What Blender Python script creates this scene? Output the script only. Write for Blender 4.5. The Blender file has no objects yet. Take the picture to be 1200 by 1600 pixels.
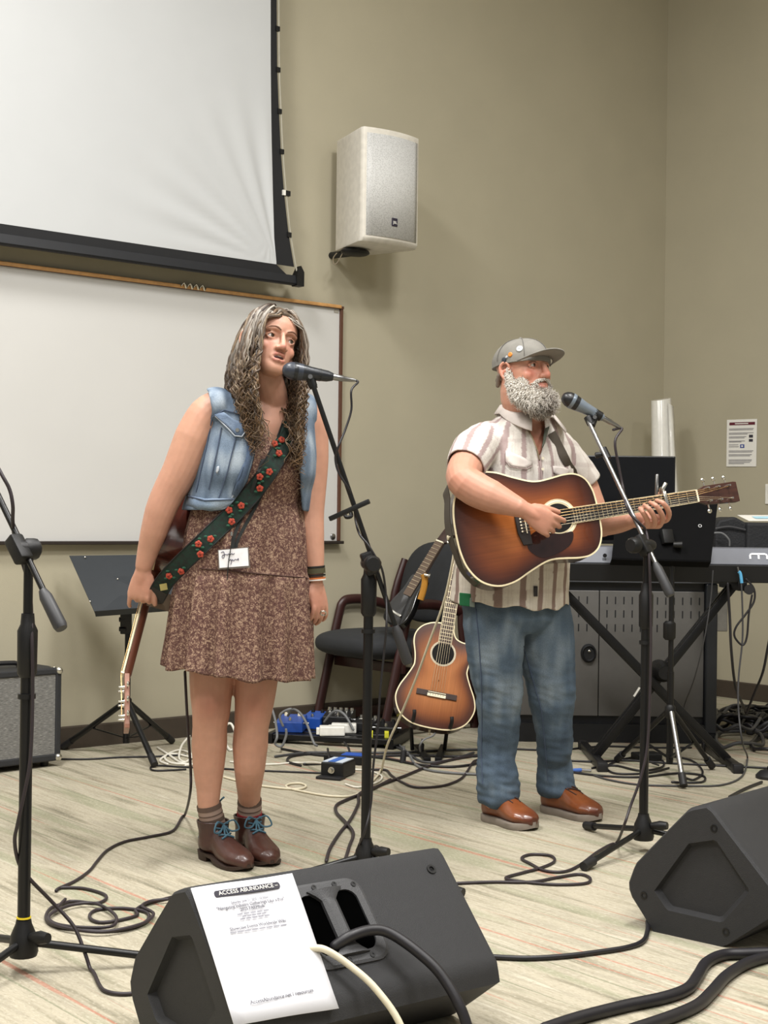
import bpy, bmesh, math, random
import numpy as np
from mathutils import Vector, Matrix, Quaternion, noise as mnoise
random.seed(7); np.random.seed(7)
S = bpy.context.scene
COL = S.collection
PI = math.pi
V = Vector
# ------------------------------------------------------------------ camera
FPX, HCAM, PITCH, ROLL = 2300.0, 1.08, 8/2300.0, 0.0125
CFW = V((0, math.cos(PITCH), math.sin(PITCH)))
_up = V((0, -math.sin(PITCH), math.cos(PITCH))); _rt = V((1, 0, 0))
CRT = _rt*math.cos(ROLL) + _up*math.sin(ROLL)
CUP = _up*math.cos(ROLL) - _rt*math.sin(ROLL)
CAM = V((0, 0, HCAM))
cd = bpy.data.cameras.new('camera'); cam = bpy.data.objects.new('camera', cd); COL.objects.link(cam)
cd.sensor_fit = 'HORIZONTAL'; cd.sensor_width = 36; cd.lens = 36*FPX/1200; cd.clip_end = 100
m = Matrix((CRT, CUP, -CFW)).transposed().to_4x4(); m.translation = CAM
cam.matrix_world = m
S.camera = cam
# ------------------------------------------------------------------ light
w = bpy.data.worlds.new('world'); S.world = w; w.use_nodes = True
w.node_tree.nodes['Background'].inputs[0].default_value = (1.0, 0.985, 0.965, 1)
w.node_tree.nodes['Background'].inputs[1].default_value = 0.30
def area(name, loc, size, power, color=(1, .985, .965), target=None):
    ld = bpy.data.lights.new(name, 'AREA'); ld.shape = 'RECTANGLE'; ld.size, ld.size_y = size
    ld.energy = power; ld.color = color
    o = bpy.data.objects.new(name, ld); COL.objects.link(o); o.location = loc
    if target is not None:
        o.rotation_euler = (V(target)-V(loc)).to_track_quat('-Z', 'Y').to_euler()
    return o
CEIL = 5.0
for i, (x, y, pw) in enumerate([(-1.5, 3.9, 158), (1.2, 3.7, 178), (-1.4, 1.2, 88), (1.3, 1.0, 95), (3.4, 2.4, 80), (0, -1.6, 90), (-3.6, 1.8, 95)]):
    area('ceiling_lamp', (x, y, CEIL-.03), (.6, 1.2), pw)
S.view_settings.view_transform = 'Standard'; S.view_settings.look = 'None'
S.view_settings.exposure = 0.02; S.view_settings.gamma = 1.0; S.view_settings.use_curve_mapping = False
# ------------------------------------------------------------------ pixel <-> place helpers
def ray(px, py): return CFW + CRT*((px-600)/FPX) - CUP*((py-800)/FPX)
def P(px, py, D):
    r = ray(px, py); return CAM + r*(D/r.y)
def F(px, py, z=0.0):
    r = ray(px, py); return CAM + r*((z-HCAM)/r.z)
def on_plane(px, py, p0, n):
    r = ray(px, py); return CAM + r*((V(p0)-CAM).dot(V(n))/r.dot(V(n)))
WDIR = V((.766, .643, 0)).normalized(); WN = V((.643, -.766, 0)).normalized()
_b = F(531, 1127); WP0 = V((_b.x, _b.y, 0))
def W(px, py, off=0.0): return on_plane(px, py, WP0+WN*off, WN)
CORNER = W(1036, 700); CORNER = V((CORNER.x, CORNER.y, 0))
RDIR = V((.629, -.777, 0)).normalized(); RN = V((-.777, -.629, 0)).normalized()
def RW(px, py, off=0.0): return on_plane(px, py, CORNER+RN*off, RN)
# ------------------------------------------------------------------ materials
def lin(c):
    def f(v):
        v /= 255.0
        return v/12.92 if v <= .04045 else ((v+.055)/1.055)**2.4
    return (f(c[0]), f(c[1]), f(c[2]), 1)
def nodes(name):
    m = bpy.data.materials.new(name); m.use_nodes = True
    nt = m.node_tree; return m, nt, nt.nodes['Principled BSDF']
def N(nt, typ, **kw):
    n = nt.nodes.new(typ)
    for k, v in kw.items():
        if k.startswith('i_'):
            key = k[2:]; key = int(key) if key.isdigit() else key.replace('_', ' ')
            n.inputs[key].default_value = v
        else: setattr(n, k, v)
    return n
def ramp(nt, stops):
    n = nt.nodes.new('ShaderNodeValToRGB'); cr_ = n.color_ramp
    while len(cr_.elements) > 1: cr_.elements.remove(cr_.elements[-1])
    cr_.elements[0].position = stops[0][0]; cr_.elements[0].color = stops[0][1]
    for p, c in stops[1:]:
        e = cr_.elements.new(p); e.color = c
    return n
MC = {}
def mat(name, col, rough=.5, metal=0.0, var=.06, scale=30, bump=0.0, bscale=None, coat=0.0, spec=.5, stretch=None, col2=None):
    """plain procedural material: base colour with a little noise"""
    if name in MC: return MC[name]
    m, nt, b = nodes(name); L = nt.links
    tc = N(nt, 'ShaderNodeTexCoord'); src = tc.outputs['Object']
    if stretch:
        mp = N(nt, 'ShaderNodeMapping'); mp.inputs['Scale'].default_value = stretch; L.new(src, mp.inputs[0]); src = mp.outputs[0]
    nz = N(nt, 'ShaderNodeTexNoise', i_Scale=scale, i_Detail=4.0); L.new(src, nz.inputs['Vector'])
    c = lin(col)
    if col2: a, d = c, lin(col2)
    else:
        a = tuple(min(1, v*(1+var)) for v in c[:3])+(1,); d = tuple(v*(1-var) for v in c[:3])+(1,)
    rp = ramp(nt, [(.35, d), (.65, a)]); L.new(nz.outputs['Fac'], rp.inputs[0]); L.new(rp.outputs[0], b.inputs['Base Color'])
    b.inputs['Roughness'].default_value = rough; b.inputs['Metallic'].default_value = metal
    b.inputs['Coat Weight'].default_value = coat; b.inputs['Specular IOR Level'].default_value = spec
    if bump:
        n2 = N(nt, 'ShaderNodeTexNoise', i_Scale=bscale or scale*4, i_Detail=3.0); L.new(src, n2.inputs['Vector'])
        bp = N(nt, 'ShaderNodeBump', i_Strength=bump, i_Distance=.01); L.new(n2.outputs['Fac'], bp.inputs['Height']); L.new(bp.outputs[0], b.inputs['Normal'])
    MC[name] = m; return m
def vmat(name, rough=.5, var=.1, scale=60, bump=0.0, bscale=200, coat=0.0, sss=0.0, sheen=0.0, spec=.5, stretch=None):
    """material that takes its colour from the mesh's own colour attribute"""
    if name in MC: return MC[name]
    m, nt, b = nodes(name); L = nt.links
    at = N(nt, 'ShaderNodeAttribute', attribute_name='Col'); tc = N(nt, 'ShaderNodeTexCoord'); src = tc.outputs['Object']
    if stretch:
        mp = N(nt, 'ShaderNodeMapping'); mp.inputs['Scale'].default_value = stretch; L.new(src, mp.inputs[0]); src = mp.outputs[0]
    nz = N(nt, 'ShaderNodeTexNoise', i_Scale=scale, i_Detail=4.0); L.new(src, nz.inputs['Vector'])
    rp = ramp(nt, [(.3, (1-var,)*3+(1,)), (.7, (1+var,)*3+(1,))]); L.new(nz.outputs['Fac'], rp.inputs[0])
    mx = N(nt, 'ShaderNodeMix', data_type='RGBA', blend_type='MULTIPLY'); mx.inputs['Factor'].default_value = 1
    L.new(at.outputs['Color'], mx.inputs['A']); L.new(rp.outputs[0], mx.inputs['B']); L.new(mx.outputs['Result'], b.inputs['Base Color'])
    b.inputs['Roughness'].default_value = rough; b.inputs['Coat Weight'].default_value = coat; b.inputs['Specular IOR Level'].default_value = spec
    b.inputs['Sheen Weight'].default_value = sheen
    if sss:
        b.inputs['Subsurface Weight'].default_value = sss; b.inputs['Subsurface Radius'].default_value = (.01, .004, .002); b.inputs['Subsurface Scale'].default_value = .6
    if bump:
        n2 = N(nt, 'ShaderNodeTexNoise', i_Scale=bscale, i_Detail=3.0); L.new(src, n2.inputs['Vector'])
        bp = N(nt, 'ShaderNodeBump', i_Strength=bump, i_Distance=.004); L.new(n2.outputs['Fac'], bp.inputs['Height']); L.new(bp.outputs[0], b.inputs['Normal'])
    MC[name] = m; return m
BLK = mat('black_plastic', (15, 15, 16), .45, bump=.15, bscale=900, spec=.4)
BLKM = mat('black_metal', (13, 13, 14), .38, var=.1, spec=.4)
RUB = mat('black_rubber', (22, 21, 23), .55)
CHR = mat('chrome', (215, 213, 205), .22, metal=1.0)
STEEL = mat('steel_tube', (150, 150, 150), .3, metal=1.0)
WHT = mat('white_plastic', (232, 230, 222), .4)
CREAM = mat('cream_plastic', (225, 214, 184), .5)
# ------------------------------------------------------------------ mesh helpers
FR = {}
def cr(pts, k=6, closed=False):
    """Catmull-Rom through pts"""
    pts = [V(p) for p in pts]; n = len(pts); out = []
    rng = range(n) if closed else range(n-1)
    for i in rng:
        if closed: p0, p1, p2, p3 = pts[i-1], pts[i], pts[(i+1) % n], pts[(i+2) % n]
        else: p0, p1, p2, p3 = pts[max(i-1, 0)], pts[i], pts[i+1], pts[min(i+2, n-1)]
        for j in range(k):
            t = j/k
            out.append(.5*((2*p1)+(p2-p0)*t+(2*p0-5*p1+4*p2-p3)*t*t+(3*p1-p0-3*p2+p3)*t**3))
    if not closed: out.append(pts[-1].copy())
    return out
def lerpl(vals, k=6):
    out = []
    for i in range(len(vals)-1):
        for j in range(k): out.append(vals[i]+(vals[i+1]-vals[i])*j/k)
    return out+[vals[-1]]
class MB:
    def __init__(s): s.v = []; s.f = []
    def add(s, vs, fs):
        o = len(s.v); s.v += [V(p) for p in vs]; s.f += [tuple(i+o for i in f) for f in fs]; return s
    def rings(s, rings, cap=True, closed=False):
        n = len(rings[0]); o = len(s.v); m_ = len(rings)
        for r in rings: s.v += [V(p) for p in r]
        for i in range(m_ if closed else m_-1):
            a = o+i*n; b = o+((i+1) % m_)*n
            for j in range(n): s.f.append((a+j, a+(j+1) % n, b+(j+1) % n, b+j))
        if cap and not closed:
            s.f.append(tuple(o+j for j in range(n-1, -1, -1))); s.f.append(tuple(o+(m_-1)*n+j for j in range(n)))
        return s
    def tube(s, path, r, n=8, caps=True, closed=False, round_=False, flat=None):
        path = [V(p) for p in path]; m_ = len(path)
        if not isinstance(r, (list, tuple)): r = [r]*m_
        if round_:   # hemispherical ends
            t0 = (path[0]-path[1]).normalized(); t1 = (path[-1]-path[-2]).normalized(); p0, p1 = path[0], path[-1]; r0, r1 = r[0], r[-1]
            path = [p0+t0*r0*.98, p0+t0*r0*.87, p0+t0*r0*.5]+path+[p1+t1*r1*.5, p1+t1*r1*.87, p1+t1*r1*.98]
            r = [r0*.2, r0*.5, r0*.87]+list(r)+[r1*.87, r1*.5, r1*.2]; m_ += 6
        t = (path[1]-path[0]).normalized()
        u = t.orthogonal().normalized() if flat is None else (V(flat)-t*V(flat).dot(t)).normalized()
        rings = []
        for i in range(m_):
            if closed: tt = path[(i+1) % m_]-path[i-1]
            else: tt = path[min(i+1, m_-1)]-path[max(i-1, 0)]
            if tt.length < 1e-9: tt = t
            tt.normalize()
            u = (u-tt*u.dot(tt))
            if u.length < 1e-6: u = tt.orthogonal()
            u.normalize(); w_ = tt.cross(u)
            ri = r[i]; ra, rb = ri if isinstance(ri, tuple) else (ri, ri)
            rings.append([path[i]+u*(ra*math.cos(2*PI*j/n))+w_*(rb*math.sin(2*PI*j/n)) for j in range(n)])
        return s.rings(rings, caps, closed)
    def bar(s, a, b, w_, h, up=(0, 0, 1)):
        """rectangular bar between two points"""
        a, b = V(a), V(b); t = (b-a).normalized(); u = V(up); u = (u-t*u.dot(t)).normalized(); x = t.cross(u)
        r = lambda p: [p+x*w_/2+u*h/2, p-x*w_/2+u*h/2, p-x*w_/2-u*h/2, p+x*w_/2-u*h/2]
        return s.rings([r(a), r(b)])
    def box(s, lo, hi, M=None):
        x0, y0, z0 = lo; x1, y1, z1 = hi
        vs = [V(p) for p in [(x0, y0, z0), (x1, y0, z0), (x1, y1, z0), (x0, y1, z0), (x0, y0, z1), (x1, y0, z1), (x1, y1, z1), (x0, y1, z1)]]
        if M is not None: vs = [M @ p for p in vs]
        return s.add(vs, [(0, 3, 2, 1), (4, 5, 6, 7), (0, 1, 5, 4), (1, 2, 6, 5), (2, 3, 7, 6), (3, 0, 4, 7)])
    def prism(s, poly, vec):
        poly = [V(p) for p in poly]; return s.rings([poly, [p+V(vec) for p in poly]])
    def ell(s, c, r, nu=16, nv=10, M=None):
        c = V(c); rx, ry, rz = r if isinstance(r, (tuple, list)) else (r, r, r); rings = []
        for i in range(nv+1):
            th = PI*max(.02, min(nv-.02, i))/nv if i in (0, nv) else PI*i/nv
            ring = []
            for j in range(nu):
                p = V((rx*math.sin(th)*math.cos(2*PI*j/nu), ry*math.sin(th)*math.sin(2*PI*j/nu), -rz*math.cos(th)))
                if M is not None: p = M @ p
                ring.append(c+p)
            rings.append(ring)
        return s.rings(rings)
    def lathe(s, prof, a, axis, n=20):
        """prof = [(dist along axis, radius)...] from point a along axis"""
        a = V(a); t = V(axis).normalized(); u = t.orthogonal().normalized(); w_ = t.cross(u)
        return s.rings([[a+t*d+u*(max(r, 1e-4)*math.cos(2*PI*j/n))+w_*(max(r, 1e-4)*math.sin(2*PI*j/n)) for j in range(n)] for d, r in prof])
    def mesh(s, name, M=None, bevel=0, seg=2):
        me = bpy.data.meshes.new(name)
        vs = [M @ p for p in s.v] if M is not None else s.v
        me.from_pydata([tuple(p) for p in vs], [], s.f)
        bm = bmesh.new(); bm.from_mesh(me); bmesh.ops.recalc_face_normals(bm, faces=bm.faces)
        if bevel: bmesh.ops.bevel(bm, geom=[e for e in bm.edges if e.calc_face_angle(0) > .5], offset=bevel, segments=seg, affect='EDGES', profile=.5)
        bm.to_mesh(me); bm.free(); return me
    def build(s, name, mt, parent=None, smooth=None, bevel=0, seg=2, local=False, root=None):
        fr = FR.get(parent, Matrix()) if parent is not None else Matrix()
        me = s.mesh(name, None if local else fr.inverted(), bevel, seg)
        return link(name, me, mt, parent, smooth)
def link(name, me, mt, parent=None, smooth=None):
    o = bpy.data.objects.new(name, me); COL.objects.link(o)
    if mt is not None: me.materials.append(mt)
    if smooth is None or smooth > 0:
        me.polygons.foreach_set('use_smooth', [True]*len(me.polygons))
        if smooth is None or smooth < 3:
            try: me.set_sharp_from_angle(angle=smooth or .7)
            except Exception: pass
    if parent is not None: o.parent = parent
    FR[o] = FR.get(parent, Matrix()) if parent is not None else Matrix()
    return o
def tag(o, label, cat, group=None):
    o['label'] = label; o['category'] = cat
    if group: o['group'] = group
    return o
def thing(name, label, cat, loc=(0, 0, 0), M=None, group=None):
    o = bpy.data.objects.new(name, None); COL.objects.link(o); o.empty_display_size = .05
    o.matrix_world = M if M is not None else Matrix.Translation(V(loc)); FR[o] = o.matrix_world.copy()
    return tag(o, label, cat, group)
def struct(o): o['kind'] = 'structure'; return o
def frame(o, x, y, z): 
    m_ = Matrix((V(x).normalized(), V(y).normalized(), V(z).normalized())).transposed().to_4x4(); m_.translation = V(o); return m_
def text(name, body, mt, parent, M, size, extrude=.0004, align='CENTER', font_scale=(1, 1), shear=0):
    """flat lettering as a mesh; M maps text-local (x right, y up, z out) to world"""
    cu = bpy.data.curves.new('t', 'FONT'); cu.body = body; cu.size = size; cu.extrude = extrude; cu.align_x = align; cu.align_y = 'CENTER'; cu.resolution_u = 3; cu.shear = shear
    ob = bpy.data.objects.new('t', cu); COL.objects.link(ob)
    dg = bpy.context.evaluated_depsgraph_get(); me = bpy.data.meshes.new_from_object(ob.evaluated_get(dg)); bpy.data.objects.remove(ob)
    me.transform(Matrix.Diagonal((font_scale[0], font_scale[1], 1, 1)))
    me.transform(FR.get(parent, Matrix()).inverted() @ M); me.name = name
    me.materials.clear()
    return link(name, me, mt, parent, 0)
def colorize(me, fn):
    """fn(Nx3 array of local coords) -> Nx3 linear colours"""
    n = len(me.vertices); co = np.empty(n*3); me.vertices.foreach_get('co', co); c = fn(co.reshape(n, 3))
    a = me.color_attributes.new('Col', 'FLOAT_COLOR', 'POINT'); out = np.ones((n, 4)); out[:, :3] = c; a.data.foreach_set('color', out.ravel())
def remesh(mb, voxel, smooth=4, factor=.5):
    """union of all closed pieces in mb as one continuous skin (world coords)"""
    me = mb.mesh('tmp'); o = bpy.data.objects.new('tmp', me); COL.objects.link(o)
    r = o.modifiers.new('r', 'REMESH'); r.mode = 'VOXEL'; r.voxel_size = voxel; r.use_smooth_shade = True
    if smooth:
        sm = o.modifiers.new('s', 'SMOOTH'); sm.factor = factor; sm.iterations = smooth
    dg = bpy.context.evaluated_depsgraph_get(); out = bpy.data.meshes.new_from_object(o.evaluated_get(dg))
    bpy.data.objects.remove(o); bpy.data.meshes.remove(me); return out
def cut(me, fn):
    """delete faces whose centre fn(x,y,z) says to"""
    bm = bmesh.new(); bm.from_mesh(me)
    bmesh.ops.delete(bm, geom=[f for f in bm.faces if fn(f.calc_center_median())], context='FACES')
    for _ in range(8):      # tidy the cut edge
        mv = {}
        for v_ in bm.verts:
            nb = [e.other_vert(v_) for e in v_.link_edges if e.is_boundary]
            if len(nb) == 2: mv[v_] = v_.co*.4+(nb[0].co+nb[1].co)*.3
        for v_, c in mv.items(): v_.co = c
    bm.to_mesh(me); bm.free(); return me
def npco(me):
    n = len(me.vertices); co = np.empty(n*3); me.vertices.foreach_get('co', co); return co.reshape(n, 3)
def displace(me, fn):
    """fn(co, normals) -> new co"""
    n = len(me.vertices); co = npco(me); nn = np.empty(n*3); me.vertices.foreach_get('normal', nn)
    me.vertices.foreach_set('co', fn(co, nn.reshape(n, 3)).ravel()); me.update()
def solidify(o, t, offset=-1):
    s = o.modifiers.new('thickness', 'SOLIDIFY'); s.thickness = t; s.offset = offset; return o
# ================================================================== the setting
def floor_mat():
    m, nt, b = nodes('striped_carpet'); L = nt.links
    tc = N(nt, 'ShaderNodeTexCoord')
    ang = math.atan2(RDIR.y, RDIR.x)
    mp = N(nt, 'ShaderNodeMapping'); mp.vector_type = 'TEXTURE'; mp.inputs['Rotation'].default_value = (0, 0, ang); L.new(tc.outputs['Object'], mp.inputs[0])
    def band(sx, sy, off=0, detail=2.0, rough=.5):
        q = N(nt, 'ShaderNodeMapping'); q.inputs['Scale'].default_value = (sx, sy, 1); q.inputs['Location'].default_value = (off, off*1.7, off)
        L.new(mp.outputs[0], q.inputs[0]); z = N(nt, 'ShaderNodeTexNoise', i_Scale=1.0, i_Detail=detail, i_Roughness=rough); L.new(q.outputs[0], z.inputs['Vector']); return z.outputs['Fac']
    base = ramp(nt, [(.30, lin((122, 117, 100))), (.40, lin((152, 145, 126))), (.50, lin((174, 166, 147))), (.60, lin((158, 151, 133))), (.72, lin((189, 182, 164)))])
    L.new(band(1.7, 19, 0, 3.0, .62), base.inputs[0]); cur = base.outputs[0]
    def mixin(fac, col, lo, hi, amt):
        nonlocal cur
        rp = ramp(nt, [(lo, (0, 0, 0, 1)), (hi, (amt, amt, amt, 1))]); L.new(fac, rp.inputs[0])
        mx = N(nt, 'ShaderNodeMix', data_type='RGBA'); L.new(rp.outputs[0], mx.inputs['Factor']); L.new(cur, mx.inputs['A']); mx.inputs['B'].default_value = lin(col); cur = mx.outputs['Result']
    mixin(band(.7, 11, 9.1, 1.0), (140, 142, 116), .56, .64, .6)
    mixin(band(.55, 48, 5.3, 1.0), (172, 96, 76), .675, .70, .55)
    mixin(band(.6, 60, 15.7, 1.0), (118, 122, 98), .69, .72, .7)
    mixin(band(70, 160, 2.0, 3.0), (198, 191, 174), .52, .72, .45)
    mixin(band(60, 140, 7.0, 3.0), (132, 126, 104), .55, .72, .5)
    L.new(cur, b.inputs['Base Color']); b.inputs['Roughness'].default_value = .92; b.inputs['Specular IOR Level'].default_value = .2
    bp = N(nt, 'ShaderNodeBump', i_Strength=.35, i_Distance=.004); L.new(band(160, 420, 3, 2.0), bp.inputs['Height']); L.new(bp.outputs[0], b.inputs['Normal'])
    return m
WALLM = mat('painted_wall', (174, 167, 145), .75, var=.02, scale=3, bump=.08, bscale=260)
BASEM = mat('vinyl_baseboard', (66, 57, 48), .5, var=.05)
Z = V((0, 0, 1))
def wl(s, z, off=0.0): return WP0+WDIR*s+Z*z+WN*off
def ws(p): return (V(p)-WP0).dot(WDIR)
SC = ws(CORNER)
fl = MB().add([(-7, -3, 0), (8, -3, 0), (8, 12, 0), (-7, 12, 0)], [(0, 1, 2, 3)]).build('floor', floor_mat(), smooth=0); struct(fl)
wb = MB(); wb.add([wl(-8, 0), wl(SC, 0), wl(SC, CEIL), wl(-8, CEIL)], [(0, 1, 2, 3)]); struct(wb.build('wall_back', WALLM, smooth=0))
rp_ = lambda s, z, off=0.0: CORNER+RDIR*s+Z*z+RN*off
struct(MB().add([rp_(0, 0), rp_(7.5, 0), rp_(7.5, CEIL), rp_(0, CEIL)], [(0, 1, 2, 3)]).build('wall_right', WALLM, smooth=0))
struct(MB().add([(-7, -3, CEIL), (8, -3, CEIL), (8, 12, CEIL), (-7, 12, CEIL)], [(3, 2, 1, 0)]).build('ceiling', mat('ceiling_tile', (225, 222, 212), .9), smooth=0))
struct(MB().prism([wl(-8, 0), wl(-8, 0, .012), wl(-8, .098, .012), wl(-8, .104, .006), wl(-8, .104)], WDIR*(SC+8)).build('baseboard_back', BASEM, smooth=0))
struct(MB().prism([rp_(0, 0), rp_(0, 0, .012), rp_(0, .098, .012), rp_(0, .104, .006), rp_(0, .104)], RDIR*7.5).build('baseboard_right', BASEM, smooth=0))

# ================================================================== wall things
# --- projection screen
SOFF = .14
def sw(px, py, off=SOFF): p = W(px, py, off); return ws(p), p.z
zb = sw(432, 413)[1]; zbar1 = sw(432, 441)[1]
inner = [(sw(x, y)) for x, y in [(432, 413), (428, 370), (425.5, 300), (424, 219), (423, 100), (423, 0), (423, -130)]]
outer = [(sw(x, y)) for x, y in [(465, 434), (462, 430), (451, 365), (444, 300), (439, 237), (436, 172), (433.4, 109), (432.5, 0), (432.5, -130)]]
def interp(tbl, z): return float(np.interp(z, [t[1] for t in tbl], [t[0] for t in tbl]))
SCR = thing('projection_screen', 'large white projection screen with black border hanging above the whiteboard', 'screen', wl(-2, zb, SOFF))
ZT = CEIL-.12; SL = -4.6
def scr_off(s, z):
    dx, dz = interp(inner, zb)-s, z-zb; r = math.hypot(dx, dz)+1e-6; a = math.atan2(dz, dx)
    return .006*math.sin(a*26+1)*math.exp(-((r-.45)/.33)**2)*(1 if .25 < a < 1.45 else max(0, 1-4*min(abs(a-.25), abs(a-1.45))))
g = MB(); nu, nv = 150, 70; vs = []
for j in range(nv+1):
    z = zb+(ZT-zb)*(j/nv)**1.3; se = interp(inner, z)
    for i in range(nu+1):
        s = SL+(se-SL)*(1-(1-i/nu)**2); vs.append(wl(s, z, SOFF+scr_off(s, z)))
g.add(vs, [(j*(nu+1)+i, j*(nu+1)+i+1, (j+1)*(nu+1)+i+1, (j+1)*(nu+1)+i) for j in range(nv) for i in range(nu)])
g.build('fabric', mat('screen_fabric', (190, 192, 193), .85, var=.01, scale=4), SCR, smooth=3)
BORD = mat('screen_border', (17, 18, 21), .75)
g = MB(); vs = []; n = 40     # right border
for j in range(n+1):
    z = zb+(ZT-zb)*j/n; vs += [wl(interp(inner, z), z, SOFF-.001), wl(interp(outer, z), z, SOFF-.001)]
g.add(vs, [(2*j, 2*j+1, 2*j+3, 2*j+2) for j in range(n)]).build('side_border', BORD, SCR, smooth=0)
MB().add([wl(SL, zbar1, SOFF-.001), wl(outer[0][0], zbar1, SOFF-.001), wl(interp(inner, zb), zb, SOFF-.001), wl(SL, zb, SOFF-.001)], [(0, 1, 2, 3)]).build('lower_border', BORD, SCR, smooth=0)
zl = sw(432, 427)[1]; zl2 = sw(432, 442)[1]
MB().prism([wl(SL, zl, SOFF-.015), wl(SL, zl, SOFF+.012), wl(SL, zl2+.008, SOFF+.018), wl(SL, zl2, SOFF+.012), wl(SL, zl2, SOFF-.015)], WDIR*(sw(467, 440)[0]-SL)).build('weight_bar', mat('bar_black', (22, 24, 29), .5), SCR, smooth=0)
sr = sw(467, 440)[0]
MB().prism([wl(sr-.03, zl2-.004, SOFF-.02), wl(sr+.015, zl2-.004, SOFF-.02), wl(sr+.015, zl+.02, SOFF-.02), wl(sr-.005, zl+.05, SOFF-.02), wl(sr-.03, zl, SOFF-.02)], WN*.045).build('bar_end_cap', BLK, SCR, smooth=0)
pts = [wl(s+.012, z, SOFF) for s, z in outer]
MB().tube(cr(pts, 4), .004, 6).build('tension_cord', mat('cord_grey', (170, 166, 150), .6), SCR)
for px, py in [(433.5, 45), (434.3, 109), (436.5, 174), (440, 237), (451.5, 367)]:
    s, z = sw(px, py); MB().box((-.012, -.006, -.012), (.012, .008, .012), frame(wl(s, z, SOFF), WDIR, -WN, Z)).build('cord_clip', BLK, SCR, smooth=0)
s, z = sw(447, 302)
c = MB().box((-.008, -.008, -.013), (.022, .01, .013), frame(wl(s, z, SOFF), WDIR, -WN, Z)).build('cord_adjuster', BLK, SCR, smooth=0)
MB().box((-.024, -.009, -.013), (-.008, .01, .013), frame(wl(s, z, SOFF), WDIR, -WN, Z)).build('adjuster_tip', WHT, c, smooth=0)
# --- whiteboard
WB = thing('whiteboard', 'wide wall-mounted whiteboard with brown frame and brass top rail', 'whiteboard', wl(-2, 1.5))
sr = ws(W(533.5, 660, .02)); zt = W(533, 479, .02).z; zbm = W(530, 845, .02).z; SL2 = -4.8
WOODF = mat('frame_brown', (86, 54, 38), .5)
MB().box((SL2, 0, zbm), (sr, .014, zt), frame(WP0, WDIR, WN, Z)).build('writing_surface', mat('whiteboard_enamel', (203, 202, 199), .28, var=.015, scale=2), WB, smooth=0)
MB().box((sr-.018, 0, zbm), (sr, .026, zt), frame(WP0, WDIR, WN, Z)).build('frame', WOODF, WB, smooth=0, bevel=.003)
MB().box((SL2, 0, zt-.014), (sr, .03, zt), frame(WP0, WDIR, WN, Z)).build('frame', WOODF, WB, smooth=0)
MB().box((SL2, .022, zt-.013), (sr-.018, .036, zt+.005), frame(WP0, WDIR, WN, Z)).build('map_rail', mat('rail_tan', (196, 148, 92), .42, var=.12, stretch=(1, 1, 1)), WB, smooth=0, bevel=.004)
MB().box((SL2, 0, zbm-.016), (sr+.005, .05, zbm), frame(WP0, WDIR, WN, Z)).build('tray', mat('tray_dark', (40, 32, 27), .5), WB, smooth=0, bevel=.003)
s0 = ws(W(298, 449, .04))
for k in range(4):
    MB().tube(cr([wl(s0-.055+k*.035, zt-.004, .04), wl(s0-.04+k*.035, zt+.012, .045), wl(s0-.03+k*.035, zt-.012, .046), wl(s0-.02+k*.035, zt+.002, .04)], 4), .004, 6).build('map_hook', CHR, WB)
MB().box((sr-.055, .014, zt-.035), (sr-.025, .017, zt-.02), frame(WP0, WDIR, WN, Z)).build('corner_sticker', mat('sticker_grey', (165, 160, 148), .5), WB, smooth=0)
MB().lathe([(0, .016), (.006, .016), (.009, .012)], wl(sr-.045, zbm+.022, .013), WN, 16).build('corner_button', STEEL, WB)
# --- wall loudspeaker
SPK = thing('wall_loudspeaker', 'white loudspeaker on a bracket high on the wall right of the screen', 'speaker', W(590, 300, .1))
pf = on_plane(568, 197, WP0+WN*.40, WN); pr = on_plane(656, 216, WP0+WN*.40, WN); sL, sR = ws(pf), ws(pr); zt_ = (pf.z+pr.z)/2
zb_ = on_plane(568, 376, WP0+WN*.40, WN).z
SPKM = mat('speaker_paint', (214, 209, 198), .55, bump=.1, bscale=700)
def sect(z, ins=0.0, front=.40, bul=.03):
    pts = [(sL+.085, .075), (sR-.085, .075), (sR, front-.02)]
    for k in range(9): t = k/8; pts.append((sR-.006-(sR-sL-.012)*t, front+bul*4*t*(1-t)))
    pts.append((sL, front-.02)); return [wl(a, z, b) for a, b in pts]
MB().rings([sect(zb_, front=.385, bul=.02), sect(zb_+.02), sect(zt_-.02), sect(zt_)]).build('cabinet', SPKM, SPK, smooth=.5, bevel=.006)
g = MB(); gl = []
for j in range(2):
    z = [zb_+.03, zt_-.03][j]
    gl.append([wl(sR-.02-(sR-sL-.04)*k/12, z, .405+.03*4*(k/12)*(1-k/12)) for k in range(13)])
g.add(gl[0]+gl[1], [(k, k+1, 14+k, 13+k) for k in range(12)])
def grille_mat(name, c1, c2, sc, rough=.6):
    m, nt, b = nodes(name); L = nt.links; tc = N(nt, 'ShaderNodeTexCoord')
    v = N(nt, 'ShaderNodeTexVoronoi', i_Scale=sc*1.6); v.inputs['Randomness'].default_value = .85; L.new(tc.outputs['Object'], v.inputs['Vector'])
    r = ramp(nt, [(.2, lin(c2)), (.5, lin(c1))]); L.new(v.outputs['Distance'], r.inputs[0]); L.new(r.outputs[0], b.inputs['Base Color']); b.inputs['Roughness'].default_value = rough
    return m
solidify(g.build('grille', grille_mat('grille_white', (204, 204, 202), (168, 168, 166), 110), SPK, smooth=3), .003)
bp = on_plane(616.5, 347.5, WP0+WN*.436, WN); bs, bz = ws(bp), bp.z
bd = MB().box((-.018, -.004, -.021), (.018, .004, .021), frame(wl(bs, bz, .436), WDIR, -WN, Z)).build('logo_badge', mat('badge', (40, 36, 52), .4), SPK, smooth=0, bevel=.003)
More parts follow.
